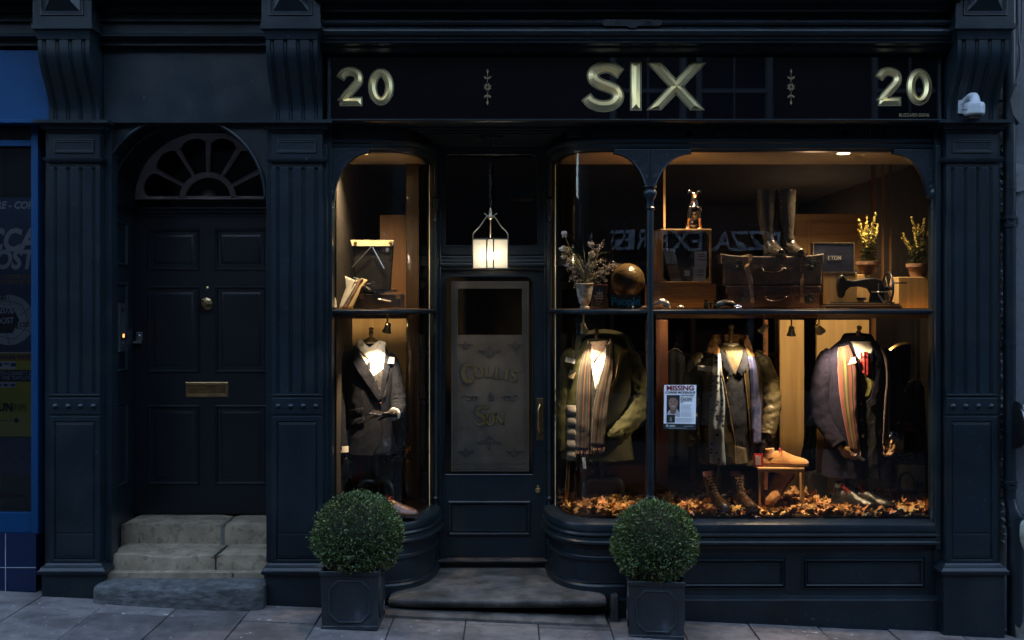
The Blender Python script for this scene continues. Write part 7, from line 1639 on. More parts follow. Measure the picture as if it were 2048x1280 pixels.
T.patch([(1434, 694), (1442, 704), (1458, 742), (1450, 752), (1438, 735), (1431, 712)], .018, .004).build('cardigan_collar', MATS['mauve_grey_wool'], M3, smooth=True); T.patch([(1485, 694), (1478, 704), (1463, 742), (1472, 752), (1484, 735), (1490, 712)], .018, .004).build('cardigan_collar', MATS['mauve_grey_wool'], M3, smooth=True)
btn(T, [(1446, 751), (1449, 783), (1450, 812)], M3, mat('horn_button', (.05, .035, .025), .25), .009, .014)
T.patch([(1448, 895), (1462, 885), (1482, 890), (1486, 922), (1460, 924)], .008, .002).build('trouser_top', cloth('brown_trouser', (.06, .045, .03), (.1, .08, .055)), M3, smooth=True)
def coll(u, v): # standing corduroy collar
    th = lerp(-2.75, -.38 - .01, u) if False else math.pi * (1 + u); x = 1459 + 38 * math.cos(th) * (1 + .25 * v); fr = math.sin(th)
    return Vector((T.wx(x), T.Yc + .07 * fr * -1 * -1 + .05 - .02 * v if False else T.Yc - .07 * (-fr) * -1 * .9, T.wz(lerp(673, 690, v))))
def coll(u, v):
    th = math.pi * u; x = 1459 - lerp(34, 44, v) * math.cos(th); return Vector((T.wx(x), T.Yc + .085 * math.sin(th) ** .8 - .03, T.wz(lerp(671, 700, v) - 2 * math.sin(th))))
MB().grid(coll, 26, 6).build('corduroy_collar', CORD, JK, smooth=True, solid=.008)
T.patch([(1427, 672), (1434, 684), (1434, 700), (1430, 712), (1408, 706), (1412, 692), (1418, 680)], .026, .006).build('corduroy_collar', CORD, JK, smooth=True); T.patch([(1490, 672), (1484, 684), (1486, 702), (1490, 714), (1504, 711), (1501, 696), (1497, 682)], .026, .006).build('corduroy_collar', CORD, JK, smooth=True)
for pts in ([(1434, 706), (1435, 740), (1444, 785), (1452, 830), (1460, 880), (1460, 918)], [(1481, 706), (1478, 735), (1484, 790), (1490, 850), (1492, 880)]):
    T.line(pts, .014, .0028).build('brass_zip', MATS['brass_zip'], JK)
T.patch([(1424, 708), (1433, 706), (1436, 745), (1447, 800), (1456, 860), (1460, 920), (1430, 924), (1426, 800)], .010, .003).build('jacket_facing', WAX, JK, smooth=True); T.patch([(1483, 706), (1490, 712), (1496, 800), (1500, 905), (1494, 905), (1488, 850), (1481, 770), (1478, 735)], .010, .003).build('jacket_facing', WAX, JK, smooth=True)
sleeve(T, [(1410, 706, .42, .036), (1396, 728, .42, .064), (1386, 775, .42, .066), (1382, 830, .40, .060), (1384, 876, .37, .050), (1386, 884, .365, .042)], .13, 5).build('sleeve', WAX, JK, smooth=True)
sleeve(T, [(1506, 706, .42, .036), (1522, 728, .42, .064), (1535, 770, .42, .068), (1539, 810, .40, .064), (1533, 848, .36, .054), (1528, 868, .33, .046)], .10, 6, crease=.55).build('sleeve', WAX, JK, smooth=True)
T.patch([(1400, 855), (1425, 852), (1424, 920), (1400, 915)], .016, .006).build('patch_pocket', WAX, JK, smooth=True)
SPOT = dots('blue_spotted_silk', (.22, .27, .34), (.015, .017, .03), 34, .30, .35); SPOT2 = dots('indigo_spotted_silk', (.045, .055, .14), (.09, .08, .12), 34, .30, .3)
T.strip([(1420, 708), (1418, 740), (1414, 790), (1410, 850), (1412, 920)], [(1434, 704), (1434, 750), (1440, 800), (1438, 860), (1442, 923)], .022, .012, wav=.006).build('spotted_scarf_end', SPOT, M3, smooth=True)
T.strip([(1486, 710), (1489, 745), (1492, 790), (1491, 840), (1494, 880)], [(1501, 712), (1506, 750), (1512, 800), (1516, 845), (1518, 882)], .022, .012, wav=.006).build('spotted_scarf_end', SPOT2, M3, smooth=True)
hand(M3, V(T, 1528, 872, .32), (-.25, -.2, -1), (-.3, 1, 0), BLKWOOD, .9, .5, right=True)
neckcap(T, 1460, 648, 694, .054, M3); stand(T, 1440, 925, M3, mat('grey_cast_metal', (.10, .10, .11), .35, .8, var=.2), .15, True)
label(T, M3, 1391, 729, 25, 10, .05, .05)
# ---------------------------------------------------------------- 4: navy overcoat
T = Torso([(672, 1692, 1730, .06), (686, 1674, 1752, .09), (698, 1660, 1766, .11), (720, 1650, 1776, .13), (780, 1652, 1774, .126), (850, 1650, 1778, .128), (900, 1648, 1784, .135), (950, 1644, 1792, .14)], seed=4)
M4 = thing('mannequin', 'mannequin in a navy overcoat with red tie and a red and yellow striped scarf', 'mannequin', (T.wx(1716), T.Yc, FZ))
NVC = cloth('navy_overcoat_wool', (.0055, .0050, .0145), (.012, .0108, .028), .9)
OC = T.mesh().build('overcoat', NVC, M4, smooth=70)
T.patch([(1692, 682), (1732, 682), (1734, 700), (1728, 735), (1716, 748), (1704, 738), (1696, 712)], .008, .002).build('shirt', SHIRT, M4, smooth=True)
MB().lathe((T.wx(1712), T.Yc - .008, T.wz(694)), [(.058, 0), (.058, .03), (.052, .046), (.048, .052), (.001, .052)], 26, 'Z', 1, .95).build('neck', MATS['cream_neck'], M4, smooth=60)
T.patch([(1693, 690), (1700, 702), (1712, 706), (1706, 718), (1700, 712), (1692, 700)], .016, .003).build('shirt_collar', SHIRT, M4, smooth=True); T.patch([(1732, 690), (1726, 700), (1714, 705), (1722, 716), (1730, 708), (1735, 698)], .016, .003).build('shirt_collar', SHIRT, M4, smooth=True)
T.patch([(1700, 728), (1712, 752), (1724, 752), (1732, 735), (1738, 720), (1736, 760), (1724, 790), (1714, 792), (1704, 765)], .012, .003).build('waistcoat', cloth('olive_tweed', (.075, .075, .02), (.13, .12, .04)), M4, smooth=True)
T.patch([(1707, 736), (1716, 752), (1726, 737), (1722, 732), (1713, 728)], .014, .002).build('cream_waistcoat_top', cloth('mustard_wool', (.35, .25, .08), (.42, .3, .1)), M4)
b = T.patch([(1706, 703), (1719, 701), (1724, 711), (1731, 728), (1730, 740), (1720, 748), (1709, 743), (1704, 730), (1706, 714)], lambda a, c: .016 + .012 * max(0, 1 - ((a - 1716) / 11) ** 2) + (.006 if c < 712 else 0) + .003 * math.sin(a * .9), .005, 3); b.build('red_tie', dots('red_spotted_silk', (.13, .012, .012), (.06, .006, .007), 160, .35, .35), M4, smooth=True)
def coat_col(u, v):
    th = math.pi * u; return Vector((T.wx(1713 - lerp(26, 38, v) * math.cos(th)), T.Yc + .085 * math.sin(th) ** .8 - .03, T.wz(lerp(669, 690, v) - 3 * math.sin(th))))
MB().grid(coat_col, 24, 5).build('coat_collar', NVC, OC, smooth=True, solid=.008)
T.patch([(1687, 672), (1692, 684), (1698, 710), (1704, 745), (1709, 790), (1707, 800), (1692, 775), (1680, 745), (1676, 722), (1682, 716), (1674, 706), (1677, 690)], .02, .007).build('lapel', NVC, OC, smooth=35)
T.patch([(1736, 672), (1735, 690), (1738, 720), (1736, 750), (1726, 790), (1716, 800), (1724, 806), (1744, 775), (1754, 742), (1756, 715), (1749, 708), (1754, 698), (1748, 682)], .02, .007).build('lapel', NVC, OC, smooth=35)
T.patch([(1702, 740), (1712, 790), (1740, 770), (1738, 800), (1736, 860), (1742, 950), (1712, 950), (1713, 800)], .006, .002).build('dark_inner_coat', cloth('black_wool', (.01, .01, .013), (.018, .018, .022)), M4)
T.line([(1708, 798), (1712, 830), (1713, 880), (1713, 950)], .010, .003).build('coat_edge', NVC, OC, smooth=True)
btn(T, [(1706, 803), (1708, 835), (1709, 867)], OC, mat('coat_button', (.12, .10, .08), .2, spec=.8), .010, .018)
sleeve(T, [(1662, 700, .42, .036), (1652, 724, .42, .060), (1641, 775, .42, .060), (1642, 830, .40, .058), (1656, 865, .35, .052), (1668, 886, .31, .046)], .08, 7).build('sleeve', NVC, OC, smooth=True)
sleeve(T, [(1762, 700, .42, .036), (1774, 724, .42, .058), (1786, 775, .42, .058), (1792, 825, .42, .055), (1784, 860, .36, .048), (1777, 874, .33, .044)], .08, 8).build('sleeve', NVC, OC, smooth=True)
MB().tube([V(T, 1780, 866, .34), V(T, 1775, 876, .325)], [.040, .038], 20).build('shirt_cuff', cloth('blue_shirt', (.2, .26, .4), (.25, .3, .45)), M4)
hand(M4, V(T, 1671, 892, .30), (.75, -.1, -.7), (.3, 1, .3), WOODH, .85, .3); hand(M4, V(T, 1774, 880, .32), (-.35, -.25, -.9), (-.7, -.3, .2), WOODH, .85, .95, right=True)
SC2 = stripes('striped_red_scarf', [(0, (.12, .026, .018)), (.18, (.035, .032, .014)), (.28, (.115, .09, .036)), (.40, (.035, .032, .016)), (.50, (.12, .034, .024)), (.66, (.016, .014, .014)), (.74, (.09, .07, .06)), (.78, (.10, .025, .018)), (.92, (.02, .015, .015))])
s1_ = T.strip([(1668, 694), (1664, 712), (1664, 750), (1668, 800), (1676, 850), (1684, 894)], [(1686, 688), (1692, 712), (1698, 745), (1698, 800), (1700, 850), (1704, 896)], .034, .012).build('scarf_end', SC2, M4, smooth=True)
T.strip([(1748, 694), (1755, 720), (1758, 760), (1752, 820), (1748, 884)], [(1758, 690), (1766, 718), (1772, 760), (1768, 820), (1764, 886)], .030, .010).build('scarf_end', stripes('dark_striped_scarf', [(0, (.03, .02, .02)), (.3, (.12, .03, .025)), (.5, (.03, .03, .03)), (.65, (.14, .09, .04)), (.8, (.03, .025, .025))]), M4, smooth=True)
FR2 = mat('red_fringe', (.25, .05, .05), .9, scale=90, col2=(.4, .3, .2), bump=0); fringe(T, 1685, 1703, 896, 10, .036, FR2, s1_, 16); fringe(T, 1749, 1763, 885, 8, .032, FR2, s1_, 14)
tag(MB().hexa([V(T, 1688, 902, .20), V(T, 1704, 912, .20), V(T, 1704, 912, .22), V(T, 1688, 902, .22)], [V(T, 1691, 898, .20), V(T, 1707, 908, .20), V(T, 1707, 908, .22), V(T, 1691, 898, .22)]).build('card_holder', mat('pale_card_holder', (.3, .28, .3), .5)), 'pale card held by the overcoat mannequin below the striped scarf', 'card')
neckcap(T, 1714, 650, 688, .050, M4, tilt=.05); stand(T, 1696, 950, M4, BLACK, .13, True)
label(T, M4, 1676, 716, 17, 11, -.25, .045); btn(T, [(1686, 705)], M4, WHITE, .005, .036, 'lapel_pin')

# ================================================================== SHOES, FLOOR ITEMS
def shoe(T_, at, yaw, m, sole_m, ankle=.0, length=.29, pitch=0, roll=0, lace=None, sock=None, toe=.8, width=1.0, cap=False, shaft=0.0, lean=0, legm=None):
    """foot along -Y before turning; at = ground point under the heel"""
    M_ = Matrix.Translation(at) @ Matrix.Rotation(yaw, 4, 'Z') @ Matrix.Rotation(pitch, 4, 'X') @ Matrix.Rotation(roll, 4, 'Y'); L = length
    prof = [(.0, .6, .055, .010), (.03, .78, .068, .0), (.12, .86, .074, .0), (.30, .80, .078, .0), (.45, .80, .080, .0), (.58, .92, .062, .0), (.72, 1.0, .048, .0), (.84, .92, .040, .0), (.93, .68 + .1 * (1 - toe), .031, .0), (.985, .36, .022, .002), (1.0, .12, .014, .006)]
    hw = .046 * width; rings = []; n = 22
    for i in range(34):
        t = i / 33; f = interp(prof, t); w, h = f[0] * hw, f[1]; c = (t * .012) ; ring = []
        for k in range(n):
            a = 2 * math.pi * k / n; ca, sa = math.cos(a), math.sin(a)
            x = w * math.copysign(abs(ca) ** .8, ca); z = .016 + (h * sa if sa > 0 else .006 * sa); z = z if sa > 0 else max(.012, z); ring.append(Vector((x * (1 - .25 * max(0, sa) ** 2) + c, -t * L, z)))
        rings.append(ring)
    b = MB().loft(rings)
    if ankle:
        c0 = Vector((0, -.045, .05)); c1 = Vector((0, -.035 + lean, .08 + ankle)); b.tube([c0, c0.lerp(c1, .5) + Vector((0, .004, 0)), c1], [.040, .036, .038], 18)
    b.move(M_); up = b.build('shoe_upper', m, T_, fuse=.0042)
    s = MB(); ol = []
    for t in [i / 16 for i in range(17)]: f = interp(prof, t); ol.append(((f[0] * hw + .004) + t * .012, -t * L * 1.015 + .003))
    ol2 = [(-(x - 2 * (i / 16) * .012), y) for i, (x, y) in enumerate(ol)][::-1]; O = ol + ol2; n = len(O)
    s.v = [Vector((x, y, 0)) for x, y in O] + [Vector((x, y, .013)) for x, y in O]; s.f = [tuple(range(n))[::-1], tuple(range(n, 2 * n))] + [(i, (i + 1) % n, n + (i + 1) % n, n + i) for i in range(n)]
    s.move(M_).build('shoe_sole', sole_m, T_)
    if sock:
        c1 = Vector((0, -.035 + lean, .08 + ankle)); k = MB().tube([c1 - Vector((0, 0, .02)), c1 + Vector((0, 0, .012)), c1 + Vector((0, .004, .03))], [.030, .034, .031], 16, wr=lambda a, t: 1 + .12 * noise.noise(Vector((math.cos(a) * 3, math.sin(a) * 3, t * 3))))
        for i, v in enumerate(k.v): k.uv[i] = ((i % 16) / 8 % 1, i // 16 / 2)
        k.move(M_).build('sock_lining', sock, T_, smooth=True)
    if lace:
        b = MB(); rows_ = 7 if ankle > .03 else 4
        for i in range(rows_):
            if ankle > .03: t = i / 6; p = Vector((0, lerp(-.145, -.078 + lean * .8, t), lerp(.078, .075 + ankle, t)))
            else: p = Vector((0, -.105 - .017 * i, .094 - .006 * i))
            w = .014; b.tube([p + Vector((-w, .004, -.004)), p + Vector((0, -.004, .004)), p + Vector((w, .004, -.004))], .0022, 5)
            b.tube([p + Vector((-w, .004, -.004)), p + Vector((w, -.008, -.004))], .0018, 5)
        top = Vector((0, -.078 + lean * .8, .08 + ankle)) if ankle > .03 else Vector((0, -.1, .1))
        for sx in (-1, 1): b.tube(catmull([top, top + Vector((sx * .02, -.01, .012)), top + Vector((sx * .028, -.015, -.006)), top + Vector((sx * .012, -.02, -.004)), top], 12), .0018, 5); b.tube(catmull([top, top + Vector((sx * .012, -.016, -.01)), top + Vector((sx * .026, -.02, -.045))], 8), .0018, 5)
        b.move(M_).build('laces', lace, T_)
    return up
def pair_thing(lab, at): return thing('shoe', lab, 'shoe', at)
BRN = leather('polished_brown_leather', (.05, .02, .012), (.12, .05, .026), .28); SOLE = mat('dark_sole', (.02, .012, .01), .5)
RLACE = mat('red_lace', (.35, .03, .04), .7); SUEDE = mat('tan_suede', (.42, .20, .07), .9, var=.22, scale=18, bump=.3, bscale=150, spec=.15, sheen=.5)
for (px, yb, yaw, lab) in ((742, .30, R(62), 'rear brown brogue with red laces on the left bay floor'), (748, .215, R(70), 'front brown brogue with red laces on the left bay floor')):
    at = Vector((X(px, yb), yb, FZ)); shoe(pair_thing(lab, at), at, yaw, BRN, SOLE, 0, .29, lace=RLACE, width=1.05)
BBT = leather('bronze_brown_leather', (.02, .010, .006), (.06, .032, .017), .2); TL = mat('tan_lace', (.2, .13, .08), .8)
SOCKR = mat('red_patterned_sock', (.35, .04, .05), .8, scale=60, col2=(.5, .35, .35), bump=0)
for (px, yb, yaw, pit, rl, lab) in ((1424, .36, R(6), 0, R(-9), 'left lace-up brown boot standing in the dry leaves'), (1470, .36, R(12), 0, R(-2), 'right lace-up brown boot standing in the dry leaves')):
    at = Vector((X(px, yb), yb, FZ + .035)); shoe(pair_thing(lab, at), at, yaw, BBT, SOLE, .10, .25, pit, rl, lace=TL, sock=SOCKR, lean=.012)
TART = stripes('tartan_sock', [(0, (.07, .08, .03)), (.2, (.35, .15, .05)), (.28, (.07, .08, .03)), (.5, (.10, .25, .35)), (.56, (.07, .08, .03)), (.8, (.45, .04, .2)), (.88, (.06, .07, .03))])
BKL = leather('polished_black_leather', (.006, .006, .006), (.016, .016, .016), .3)
for (px, yb, yaw, lab) in ((1667, .38, R(38), 'left black derby shoe with tartan sock and red laces'), (1694, .36, R(48), 'right black derby shoe with tartan sock and red laces')):
    at = Vector((X(px, yb), yb, FZ + .035)); shoe(pair_thing(lab, at), at, yaw, BKL, SOLE, .035, .30, lace=RLACE, sock=TART, width=1.05)
# low oak stand with suede boots
yS_ = .30
ts = thing('display_stool', 'small open oak display stool with suede boots on and under it', 'stool', (X(1564, yS_), yS_, FZ))
b = MB().pbox(1516, 1609, 936, 941, .24, .46); tp_ = b.build('stool_top', OAKX, ts, bevel=.003)
for x0, y0_ in ((1517, .245), (1604, .245), (1522, .43), (1600, .43)): b = MB(); b.box(X(x0, y0_), X(x0 + 4.5, y0_), y0_, y0_ + .014, FZ, Z(941, .24)); b.build('leg', OAKZ, ts, bevel=.002)
b = MB().pbox(1519, 1607, 941, 945, .245, .255); b.build('stool_rail', OAKX, ts)
at = Vector((X(1524, .33), .33, Z(936, .24) + .001)); T_ = pair_thing('tan suede desert boot with red laces on top of the oak stool', at)
shoe(T_, at, R(78), SUEDE, mat('brown_sole', (.12, .05, .02), .6), .03, .28, lace=RLACE, width=1.05)
at = Vector((X(1584, .34), .36, Z(950, .34))); T_ = pair_thing('tan suede desert boot propped toe-down under the oak stool', at)
shoe(T_, at, R(-62), SUEDE, MATS['brown_sole'], .04, .27, R(42), width=1.05)
tg = tag(MB().pbox(1508, 1526, 907, 934, .25, .253).build('red_price_tag', mat('red_card', (.55, .03, .04), .5)), 'red price tag with white sticker by the heel of the suede boot', 'tag'); ORG[tg.name] = tg.location.copy()
MB().pbox(1511, 1522, 912, 930, .248, .2495).build('tag_sticker', mat('pink_sticker', (.65, .5, .5), .6), tg)
# items further back in the left bay
t_ = thing('umbrella_stand', 'black wire umbrella stand with dark flowers behind the suit mannequin', 'stand', (X(785, .62), .62, FZ)); xx, yy = X(785, .62), .62
b = MB()
for z, r in ((.0, .06), (.12, .075), (.30, .085), (.302, .086)): b.tube([(xx + r * math.cos(a), yy + r * math.sin(a), FZ + z) for a in [6.2832 * k / 24 for k in range(25)]], .004, 6, cap=False)
for k in range(8): a = 6.2832 * k / 8; b.tube([(xx + .06 * math.cos(a), yy + .06 * math.sin(a), FZ), (xx + .086 * math.cos(a), yy + .086 * math.sin(a), FZ + .3)], .003, 5)
b.build('wire_basket', BLACK, t_); random.seed(2); b = MB()
for k in range(240):
    a = random.random() * 6.28; p = Vector((xx + random.gauss(0, .05), yy + random.gauss(0, .04), FZ + .26 + abs(random.gauss(0, .07)))); s_ = .014; nn = Vector((random.gauss(0, 1), random.gauss(0, 1), random.gauss(0, 1))).normalized(); u = nn.orthogonal().normalized() * s_; w = nn.cross(u) * .7; b.add([p - u, p - w, p + u, p + w], [(0, 1, 2, 3)])
b.build('dark_foliage', mat('dark_dried_leaves', (.015, .016, .012), .7, island=.4, bump=0, col2=(.08, .06, .03)), t_, recalc=False)
um = thing('umbrella', 'black umbrella with a curved handle in the wire stand', 'umbrella', (xx, yy, FZ)); MB().tube(catmull([P(792, 1000, .6), P(793, 900, .6), P(795, 860, .6), P(800, 850, .6), P(806, 858, .6), P(806, 875, .6)], 30), .006, 10).build('handle', BLACK, um, smooth=True); MB().tube([P(793, 920, .6), P(792, 960, .6), P(792, 1000, .6)], [.008, .022, .012], 12).build('folded_canopy', cloth('umbrella_cloth', (.01, .01, .012)), um, smooth=True)
tag(MB().pbox(704, 726, 905, 1000, .55, .62).build('red_box', mat('deep_red_card', (.22, .015, .012), .5), bevel=.003), 'tall deep red box on the floor behind the suit mannequin', 'box')
tag(MB().tube(catmull([P(690, 1000, .5), P(693, 960, .5), P(697, 935, .5), P(701, 960, .5), P(709, 990, .5)], 20), .009, 8).build('dark_strap_loop', BLACK, smooth=True), 'dark looped strap hanging left of the red box', 'strap')
ch = thing('low_chair', 'black curved low chair at the back of the left bay', 'chair', (X(760, .66), .66, FZ)); MB().tube(catmull([P(738, 1010, .66), P(742, 965, .66), P(750, 956, .66), P(775, 958, .66), P(786, 975, .66), P(788, 1005, .66)], 24), .018, 12).build('back_rail', BLACK, ch, smooth=True); MB().pbox(742, 784, 965, 1000, .67, .69).build('back_panel', mat('charcoal_upholstery', (.02, .02, .022), .8), ch, bevel=.01)
# items in the curved right window
t_ = thing('suitcase', 'reddish brown leather case standing behind the parka mannequin', 'suitcase', (X(1215, .62), .62, FZ)); MB().pbox(1160, 1292, 932, 1000, .62, .76).build('case_body', leather('red_brown_case', (.10, .035, .02), (.2, .08, .045)), t_, bevel=.01)
MB().pbox(1159, 1293, 931, 945, .615, .765).build('case_lid', MATS['red_brown_case'], t_, bevel=.006)
b = MB(); b.pbox(1215, 1221, 942, 950, .608, .615); b.pbox(1183, 1187, 940, 946, .608, .615); b.build('case_lock', BRASS, t_)
tag(MB().pbox(1163, 1232, 918, 931, .60, .75).build('folded_knitwear', dots('chain_pattern_knit', (.03, .028, .026), (.33, .27, .18), 60, .25, .9), bevel=.006), 'folded dark knitwear with a pale chain pattern on the brown case', 'knitwear')
for px, l in ((1131, 'left pale wooden pole leaning in the corner of the curved window'), (1136, 'right pale wooden pole leaning in the corner of the curved window')):
    tag(MB().tube([P(px - 2, 1022, .42), P(px + 5, 905, .5)], .005, 8).build('wooden_pole', OAKZ, smooth=True), l, 'pole')
# hanging clothes and bags in the background
def garment(px, top, w, h, y, m, lab, lean=0, seed=0):
    def fn(u, v):
        x = px + (u - .5) * w * (.75 + .25 * v) + lean * v; return P(x, top + h * v + 6 * abs(u - .5) * (1 - v) * 4, y + .02 * math.sin(u * 14 + seed + v * 2))
    T_ = thing('hanging_garment', lab, 'garment', P(px, top + h, y)); MB().grid(fn, 24, 10).build('cloth', m, T_, smooth=True, solid=.012)
    MB().tube(catmull([P(px - w * .3, top + 6, y), P(px, top - 3, y), P(px + w * .3, top + 6, y)], 8) , .004, 6).tube(catmull([P(px, top - 3, y), P(px, top - 10, y), P(px + 5, top - 13, y), P(px + 6, top - 8, y)], 8), .002, 5).build('hanger', DARKWOOD, T_)
garment(1590, 660, 36, 95, 1.0, stripes('dark_plaid', [(0, (.02, .015, .014)), (.3, (.12, .045, .03)), (.36, (.02, .02, .02)), (.7, (.05, .05, .045)), (.76, (.02, .016, .015))], cross=[(0, (.02, .016, .015)), (.5, (.1, .05, .035)), (.56, (.02, .018, .017))]), 'dark plaid shirt hanging behind the middle of the big window')
garment(1560, 820, 40, 130, .98, cloth('charcoal_cloth', (.02, .02, .022)), 'charcoal jacket hanging low behind the oak stool'); garment(1586, 826, 30, 130, 1.02, cloth('brown_knit', (.08, .05, .03), (.14, .09, .05)), 'brown knitted garment hanging right of the charcoal jacket', 0, 2)
garment(1545, 812, 16, 120, .95, cloth('pale_grey_cloth', (.12, .11, .1)), 'narrow pale grey garment hanging at the left of the low rail', 0, 1)
garment(1624, 835, 26, 80, .7, cloth('dark_green_felt', (.006, .03, .028)), 'dark green garment sleeve hanging beside the overcoat', -8, 3)
garment(1350, 700, 50, 230, 1.2, cloth('dark_blue_cloth', (.012, .014, .02)), 'very dark blue garment in the gloom behind the missing poster', 0, 6)
garment(1830, 760, 46, 170, .75, cloth('dark_navy_jacket', (.012, .013, .022)), 'dark jacket hanging at the right end of the window', 0, 7)
t_ = thing('wheeled_case', 'rounded black case on the floor between stool and overcoat', 'case', P(1637, 1000, .6)); MB().prism(rrect(X(1615, .6), X(1655, .6), FZ, Z(948, .6), .035, 6), .6, .72).build('shell', mat('black_plastic_shell', (.014, .014, .015), .35), t_, bevel=.006); MB().tube(catmull([P(1622, 952, .6), P(1630, 942, .6), P(1642, 942, .6), P(1648, 952, .6)], 12), .005, 8).build('handle', BLACK, t_, smooth=True)
t_ = thing('black_holdall', 'black bag with an arched handle at the right back corner', 'bag', P(1815, 1000, .66)); MB().prism(rrect(X(1780, .66), X(1850, .66), FZ, Z(985, .66), .03, 6), .66, .8).build('bag_body', leather('black_bag_leather', (.01, .01, .01), (.025, .024, .024)), t_, bevel=.01); MB().tube(catmull([P(1798, 990, .65), P(1800, 955, .65), P(1815, 945, .65), P(1828, 960, .65), P(1830, 990, .65)], 20), .009, 10).build('bag_handle', BLACK, t_, smooth=True)
tag(MB().pbox(1788, 1828, 845, 860, .72, .85).build('folded_scarves', stripes('folded_stack', [(0, (.12, .02, .02)), (.5, (.1, .1, .03))]), bevel=.006), 'stack of folded red scarves at the right back of the window', 'scarves')
tag(MB().pbox(1786, 1832, 905, 925, .72, .9).build('folded_knitwear', dots('fairisle', (.04, .02, .015), (.28, .24, .2), 70, .25, .9), bevel=.006), 'folded patterned knitwear at the right back of the window', 'knitwear')
tag(MB().pbox(1784, 1834, 860.5, 863, .70, .95).build('side_shelf', DARKWOOD), 'small dark shelf carrying the folded red scarves', 'shelf'); tag(MB().pbox(1782, 1836, 925.5, 929, .70, .95).build('side_shelf', DARKWOOD), 'small dark shelf carrying the patterned knitwear', 'shelf')
tag(MB().lathe(P(1812, 735, 1.2), [(.17, 0), (.18, -.01), (.165, -.02), (.15, .0)], 40, 'Y').build('round_mirror', BRASS, smooth=40), 'round framed mirror rim deep behind the overcoat mannequin', 'mirror')
# dry leaves on the window floor
random.seed(21); b = MB()
def drypt():
    while True:
        x = random.uniform(.30, 2.72); y = EX + .03 + random.random() ** 1.3 * .62
        if x < .565 and y < RY and abs((x - .565) / .265) ** 2.7 + abs((y - RY) / (RY - EX - .04)) ** 2.7 > 1: continue
        if x > 2.46 and y < .2: continue
        return x, y
for i in range(1900):
    x, y = drypt(); n_ = 14; s_ = random.uniform(.020, .042); tilt = Matrix.Rotation(random.gauss(0, .6), 3, 'X') @ Matrix.Rotation(random.gauss(0, .5), 3, 'Y') @ Matrix.Rotation(random.random() * 6.28, 3, 'Z'); cu = random.uniform(-12, 16)
    edge = 1 - smooth(abs(y - .25) / .6); z = FZ + .008 + random.random() * .048 * (1 + noise.noise(Vector((x * 4, y * 5, 3)))); c = Vector((x, y, z)); ring = []
    for k in range(n_):
        a = 6.2832 * k / n_; r = s_ * (1.0 if k % 2 else .55) * (1.15 - .35 * abs(math.cos(a * .5 + .3))) * random.uniform(.85, 1.15)
        ring.append((r * math.cos(a), r * math.sin(a)))
    vs = [c] + [c + tilt @ Vector((u * .5, w * .5, cu * (u * u * .25) )) for u, w in ring] + [c + tilt @ Vector((u, w, cu * (u * u + w * w * .4) + .003 * math.sin(k * 2.1))) for k, (u, w) in enumerate(ring)]
    zm = min(v.z for v in vs)
    if zm < FZ + .001: vs = [v + Vector((0, 0, FZ + .001 - zm)) for v in vs]
    f = []
    for k in range(n_): q = (k + 1) % n_; f += [(0, 1 + k, 1 + q), (1 + k, 1 + n_ + k, 1 + n_ + q, 1 + q)]
    b.add(vs, f)
tag(b.build('leaf_litter', mat('dry_autumn_leaf', (.32, .155, .055), .75, scale=25, bump=.2, col2=(.64, .38, .16), island=.5, spec=.3), recalc=False), 'dry brown autumn leaves spread over the window floor', 'leaves', kind='stuff')
# missing-person poster inside the glass
yP = EX + .0165
MP = thing('missing_poster', 'white MISSING notice with a portrait photo taped to the large window', 'poster', (X(1360, yP), yP, Z(858, yP)))
Mx = lambda p: X(p, yP); Mz = lambda p: Z(p, yP)
MB().prism([(Mx(1327.5), Mz(847)), (Mx(1391), Mz(848)), (Mx(1392.8), Mz(770)), (Mx(1328.5), Mz(770))], yP, yP + .0015).build('paper_sheet', mat('notice_paper', (.85, .87, .88), .5, var=.02, bump=0), MP)
MB().prism([(Mx(1326), Mz(858)), (Mx(1392), Mz(860)), (Mx(1391.5), Mz(848)), (Mx(1327.5), Mz(847))], yP, yP + .0015).build('footer_band', mat('footer_black', (.02, .022, .025), .5, bump=0), MP)
DR = mat('dark_red_print', (.22, .012, .02), .6, bump=0)
y = yP - .0012
def mt(s, sz, px, py, m, off, sx=1, al='CENTER'): MB().text(s, sz, (Mx(px), Mz(py)), y, .0008, al, off, sx).build('poster_lettering', m, MP)
mt('MISSING', .040, 1360.5, 776.6, DR, .0014, 1.12); mt('CORRIE MCKEAGUE', .0175, 1360.5, 785.2, INK, .0006, 1.13)
mt('CAN YOU HELP?', .0125, 1361, 791, INK, .0004, .88, 'LEFT')
for i, s in enumerate(('Police are appealing', 'for help in tracing a', 'missing 23 year old', 'man')): mt(s, .0098, 1361, 795.7 + i * 2.9, INK, .0002, .9, 'LEFT')
b = MB()
for i in range(5): b.box(Mx(1361), Mx(1384 - (i % 3) * 2), y, y + .0008, Mz(810 + i * 2.6), Mz(809.4 + i * 2.6))
for i in range(5): b.box(Mx(1361), Mx(1385 - (i % 2) * 3), y, y + .0008, Mz(824 + i * 2.2), Mz(823.4 + i * 2.2))
for i in range(4): b.box(Mx(1352), Mx(1388 - (i % 2) * 4), y, y + .0008, Mz(837.3 + i * 2.3), Mz(836.6 + i * 2.3))
b.build('small_print', mat('grey_small_print', (.28, .30, .33), .6, bump=0), MP)
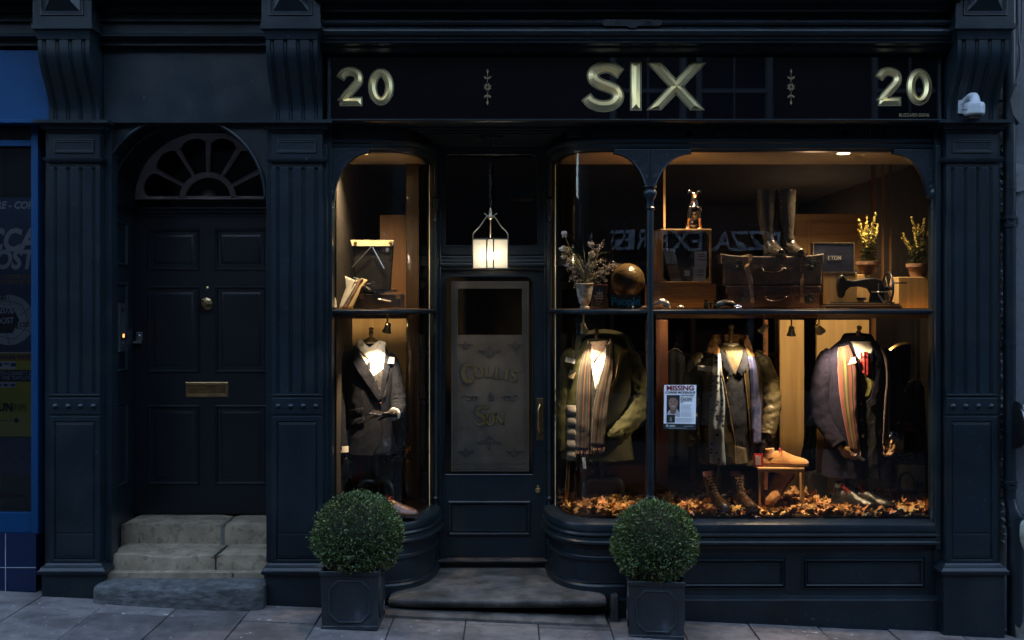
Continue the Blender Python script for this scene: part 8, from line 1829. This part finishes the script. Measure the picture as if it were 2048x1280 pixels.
b = MB(); b.box(Mx(1368), Mx(1386), y, y + .0008, Mz(852.8), Mz(851.9)); b.box(Mx(1336), Mx(1374), y, y + .0008, Mz(856.4), Mz(855.8)); b.prism([(Mx(1332), Mz(854)), (Mx(1336), Mz(854)), (Mx(1337), Mz(850.5)), (Mx(1334), Mz(847.8)), (Mx(1331.5), Mz(850.5))], y, y + .0008); b.box(Mx(1339), Mx(1350), y, y + .0008, Mz(853.5), Mz(850)); b.build('footer_print', mat('pale_print', (.35, .4, .42), .6, bump=0), MP)
ph = MB().prism([(Mx(1333), Mz(828)), (Mx(1359), Mz(834)), (Mx(1359.5), Mz(790)), (Mx(1333.5), Mz(790))], y, y + .0008).build('portrait_photo', mat('photo_backdrop', (.015, .013, .016), .4, bump=0), MP)
def flat(pts, o, m, nm): MB().prism([(a[0], a[1]) for a in [(v.x, v.z) for v in catmull([(Mx(p[0]), 0, Mz(p[1])) for p in pts + pts[:1]], 40)[:-1]]], y - .0004 * o, y - .0004 * o + .0003).build(nm, m, ph)
flat([(1333.5, 829), (1339, 820), (1346, 826), (1353, 818), (1359, 826), (1359, 833), (1346, 831)], 1, mat('photo_shirt', (.42, .42, .43), .5, bump=0), 'photo_shirt')
flat([(1341, 815), (1341, 826), (1347, 828), (1352, 824), (1352, 812)], 2, mat('photo_neck', (.16, .095, .07), .5, bump=0), 'photo_neck')
flat([(1337, 800), (1338, 795), (1346, 792), (1354, 797), (1355.5, 806), (1353, 815), (1347, 820), (1341, 817), (1337.5, 809)], 3, mat('photo_skin', (.24, .145, .105), .5, bump=0), 'photo_face')
flat([(1334.5, 806), (1335, 796), (1340, 791), (1350, 791), (1356, 797), (1355, 802), (1352, 797), (1345, 795.5), (1339, 798), (1337.5, 804)], 4, mat('photo_hair', (.035, .028, .022), .5, bump=0), 'photo_hair')
PD_ = mat('photo_features', (.05, .028, .022), .5, bump=0)
flat([(1339.5, 803), (1342, 802.2), (1344, 803.2), (1342, 804.2)], 4, PD_, 'photo_eye'); flat([(1347.5, 803.5), (1350, 802.6), (1352.5, 803.6), (1350, 804.6)], 4, PD_, 'photo_eye')
flat([(1342, 811.5), (1346, 812.3), (1350.5, 811.5), (1346.5, 814)], 4, mat('photo_smile', (.5, .42, .38), .5, bump=0), 'photo_mouth'); flat([(1344.5, 808.5), (1346, 805), (1347.8, 808.7), (1346, 809.6)], 4, mat('photo_neck', (.16, .095, .07)), 'photo_nose')
p2 = MB().prism([(Mx(1333), Mz(845)), (Mx(1350), Mz(845)), (Mx(1350), Mz(829.5)), (Mx(1333), Mz(829.5))], y - .0014, y - .0008).build('small_photo', mat('small_photo_dark', (.02, .022, .018), .5, bump=0), MP)
MB().pprism([(1340.5, 834), (1342.5, 834), (1343, 838), (1344, 843), (1342.5, 843), (1341.7, 839.5), (1340.5, 843), (1339, 843), (1340, 838)], y - .0020, y - .0015).build('small_photo_figure', mat('pale_figure', (.25, .26, .25), .5, bump=0), p2)
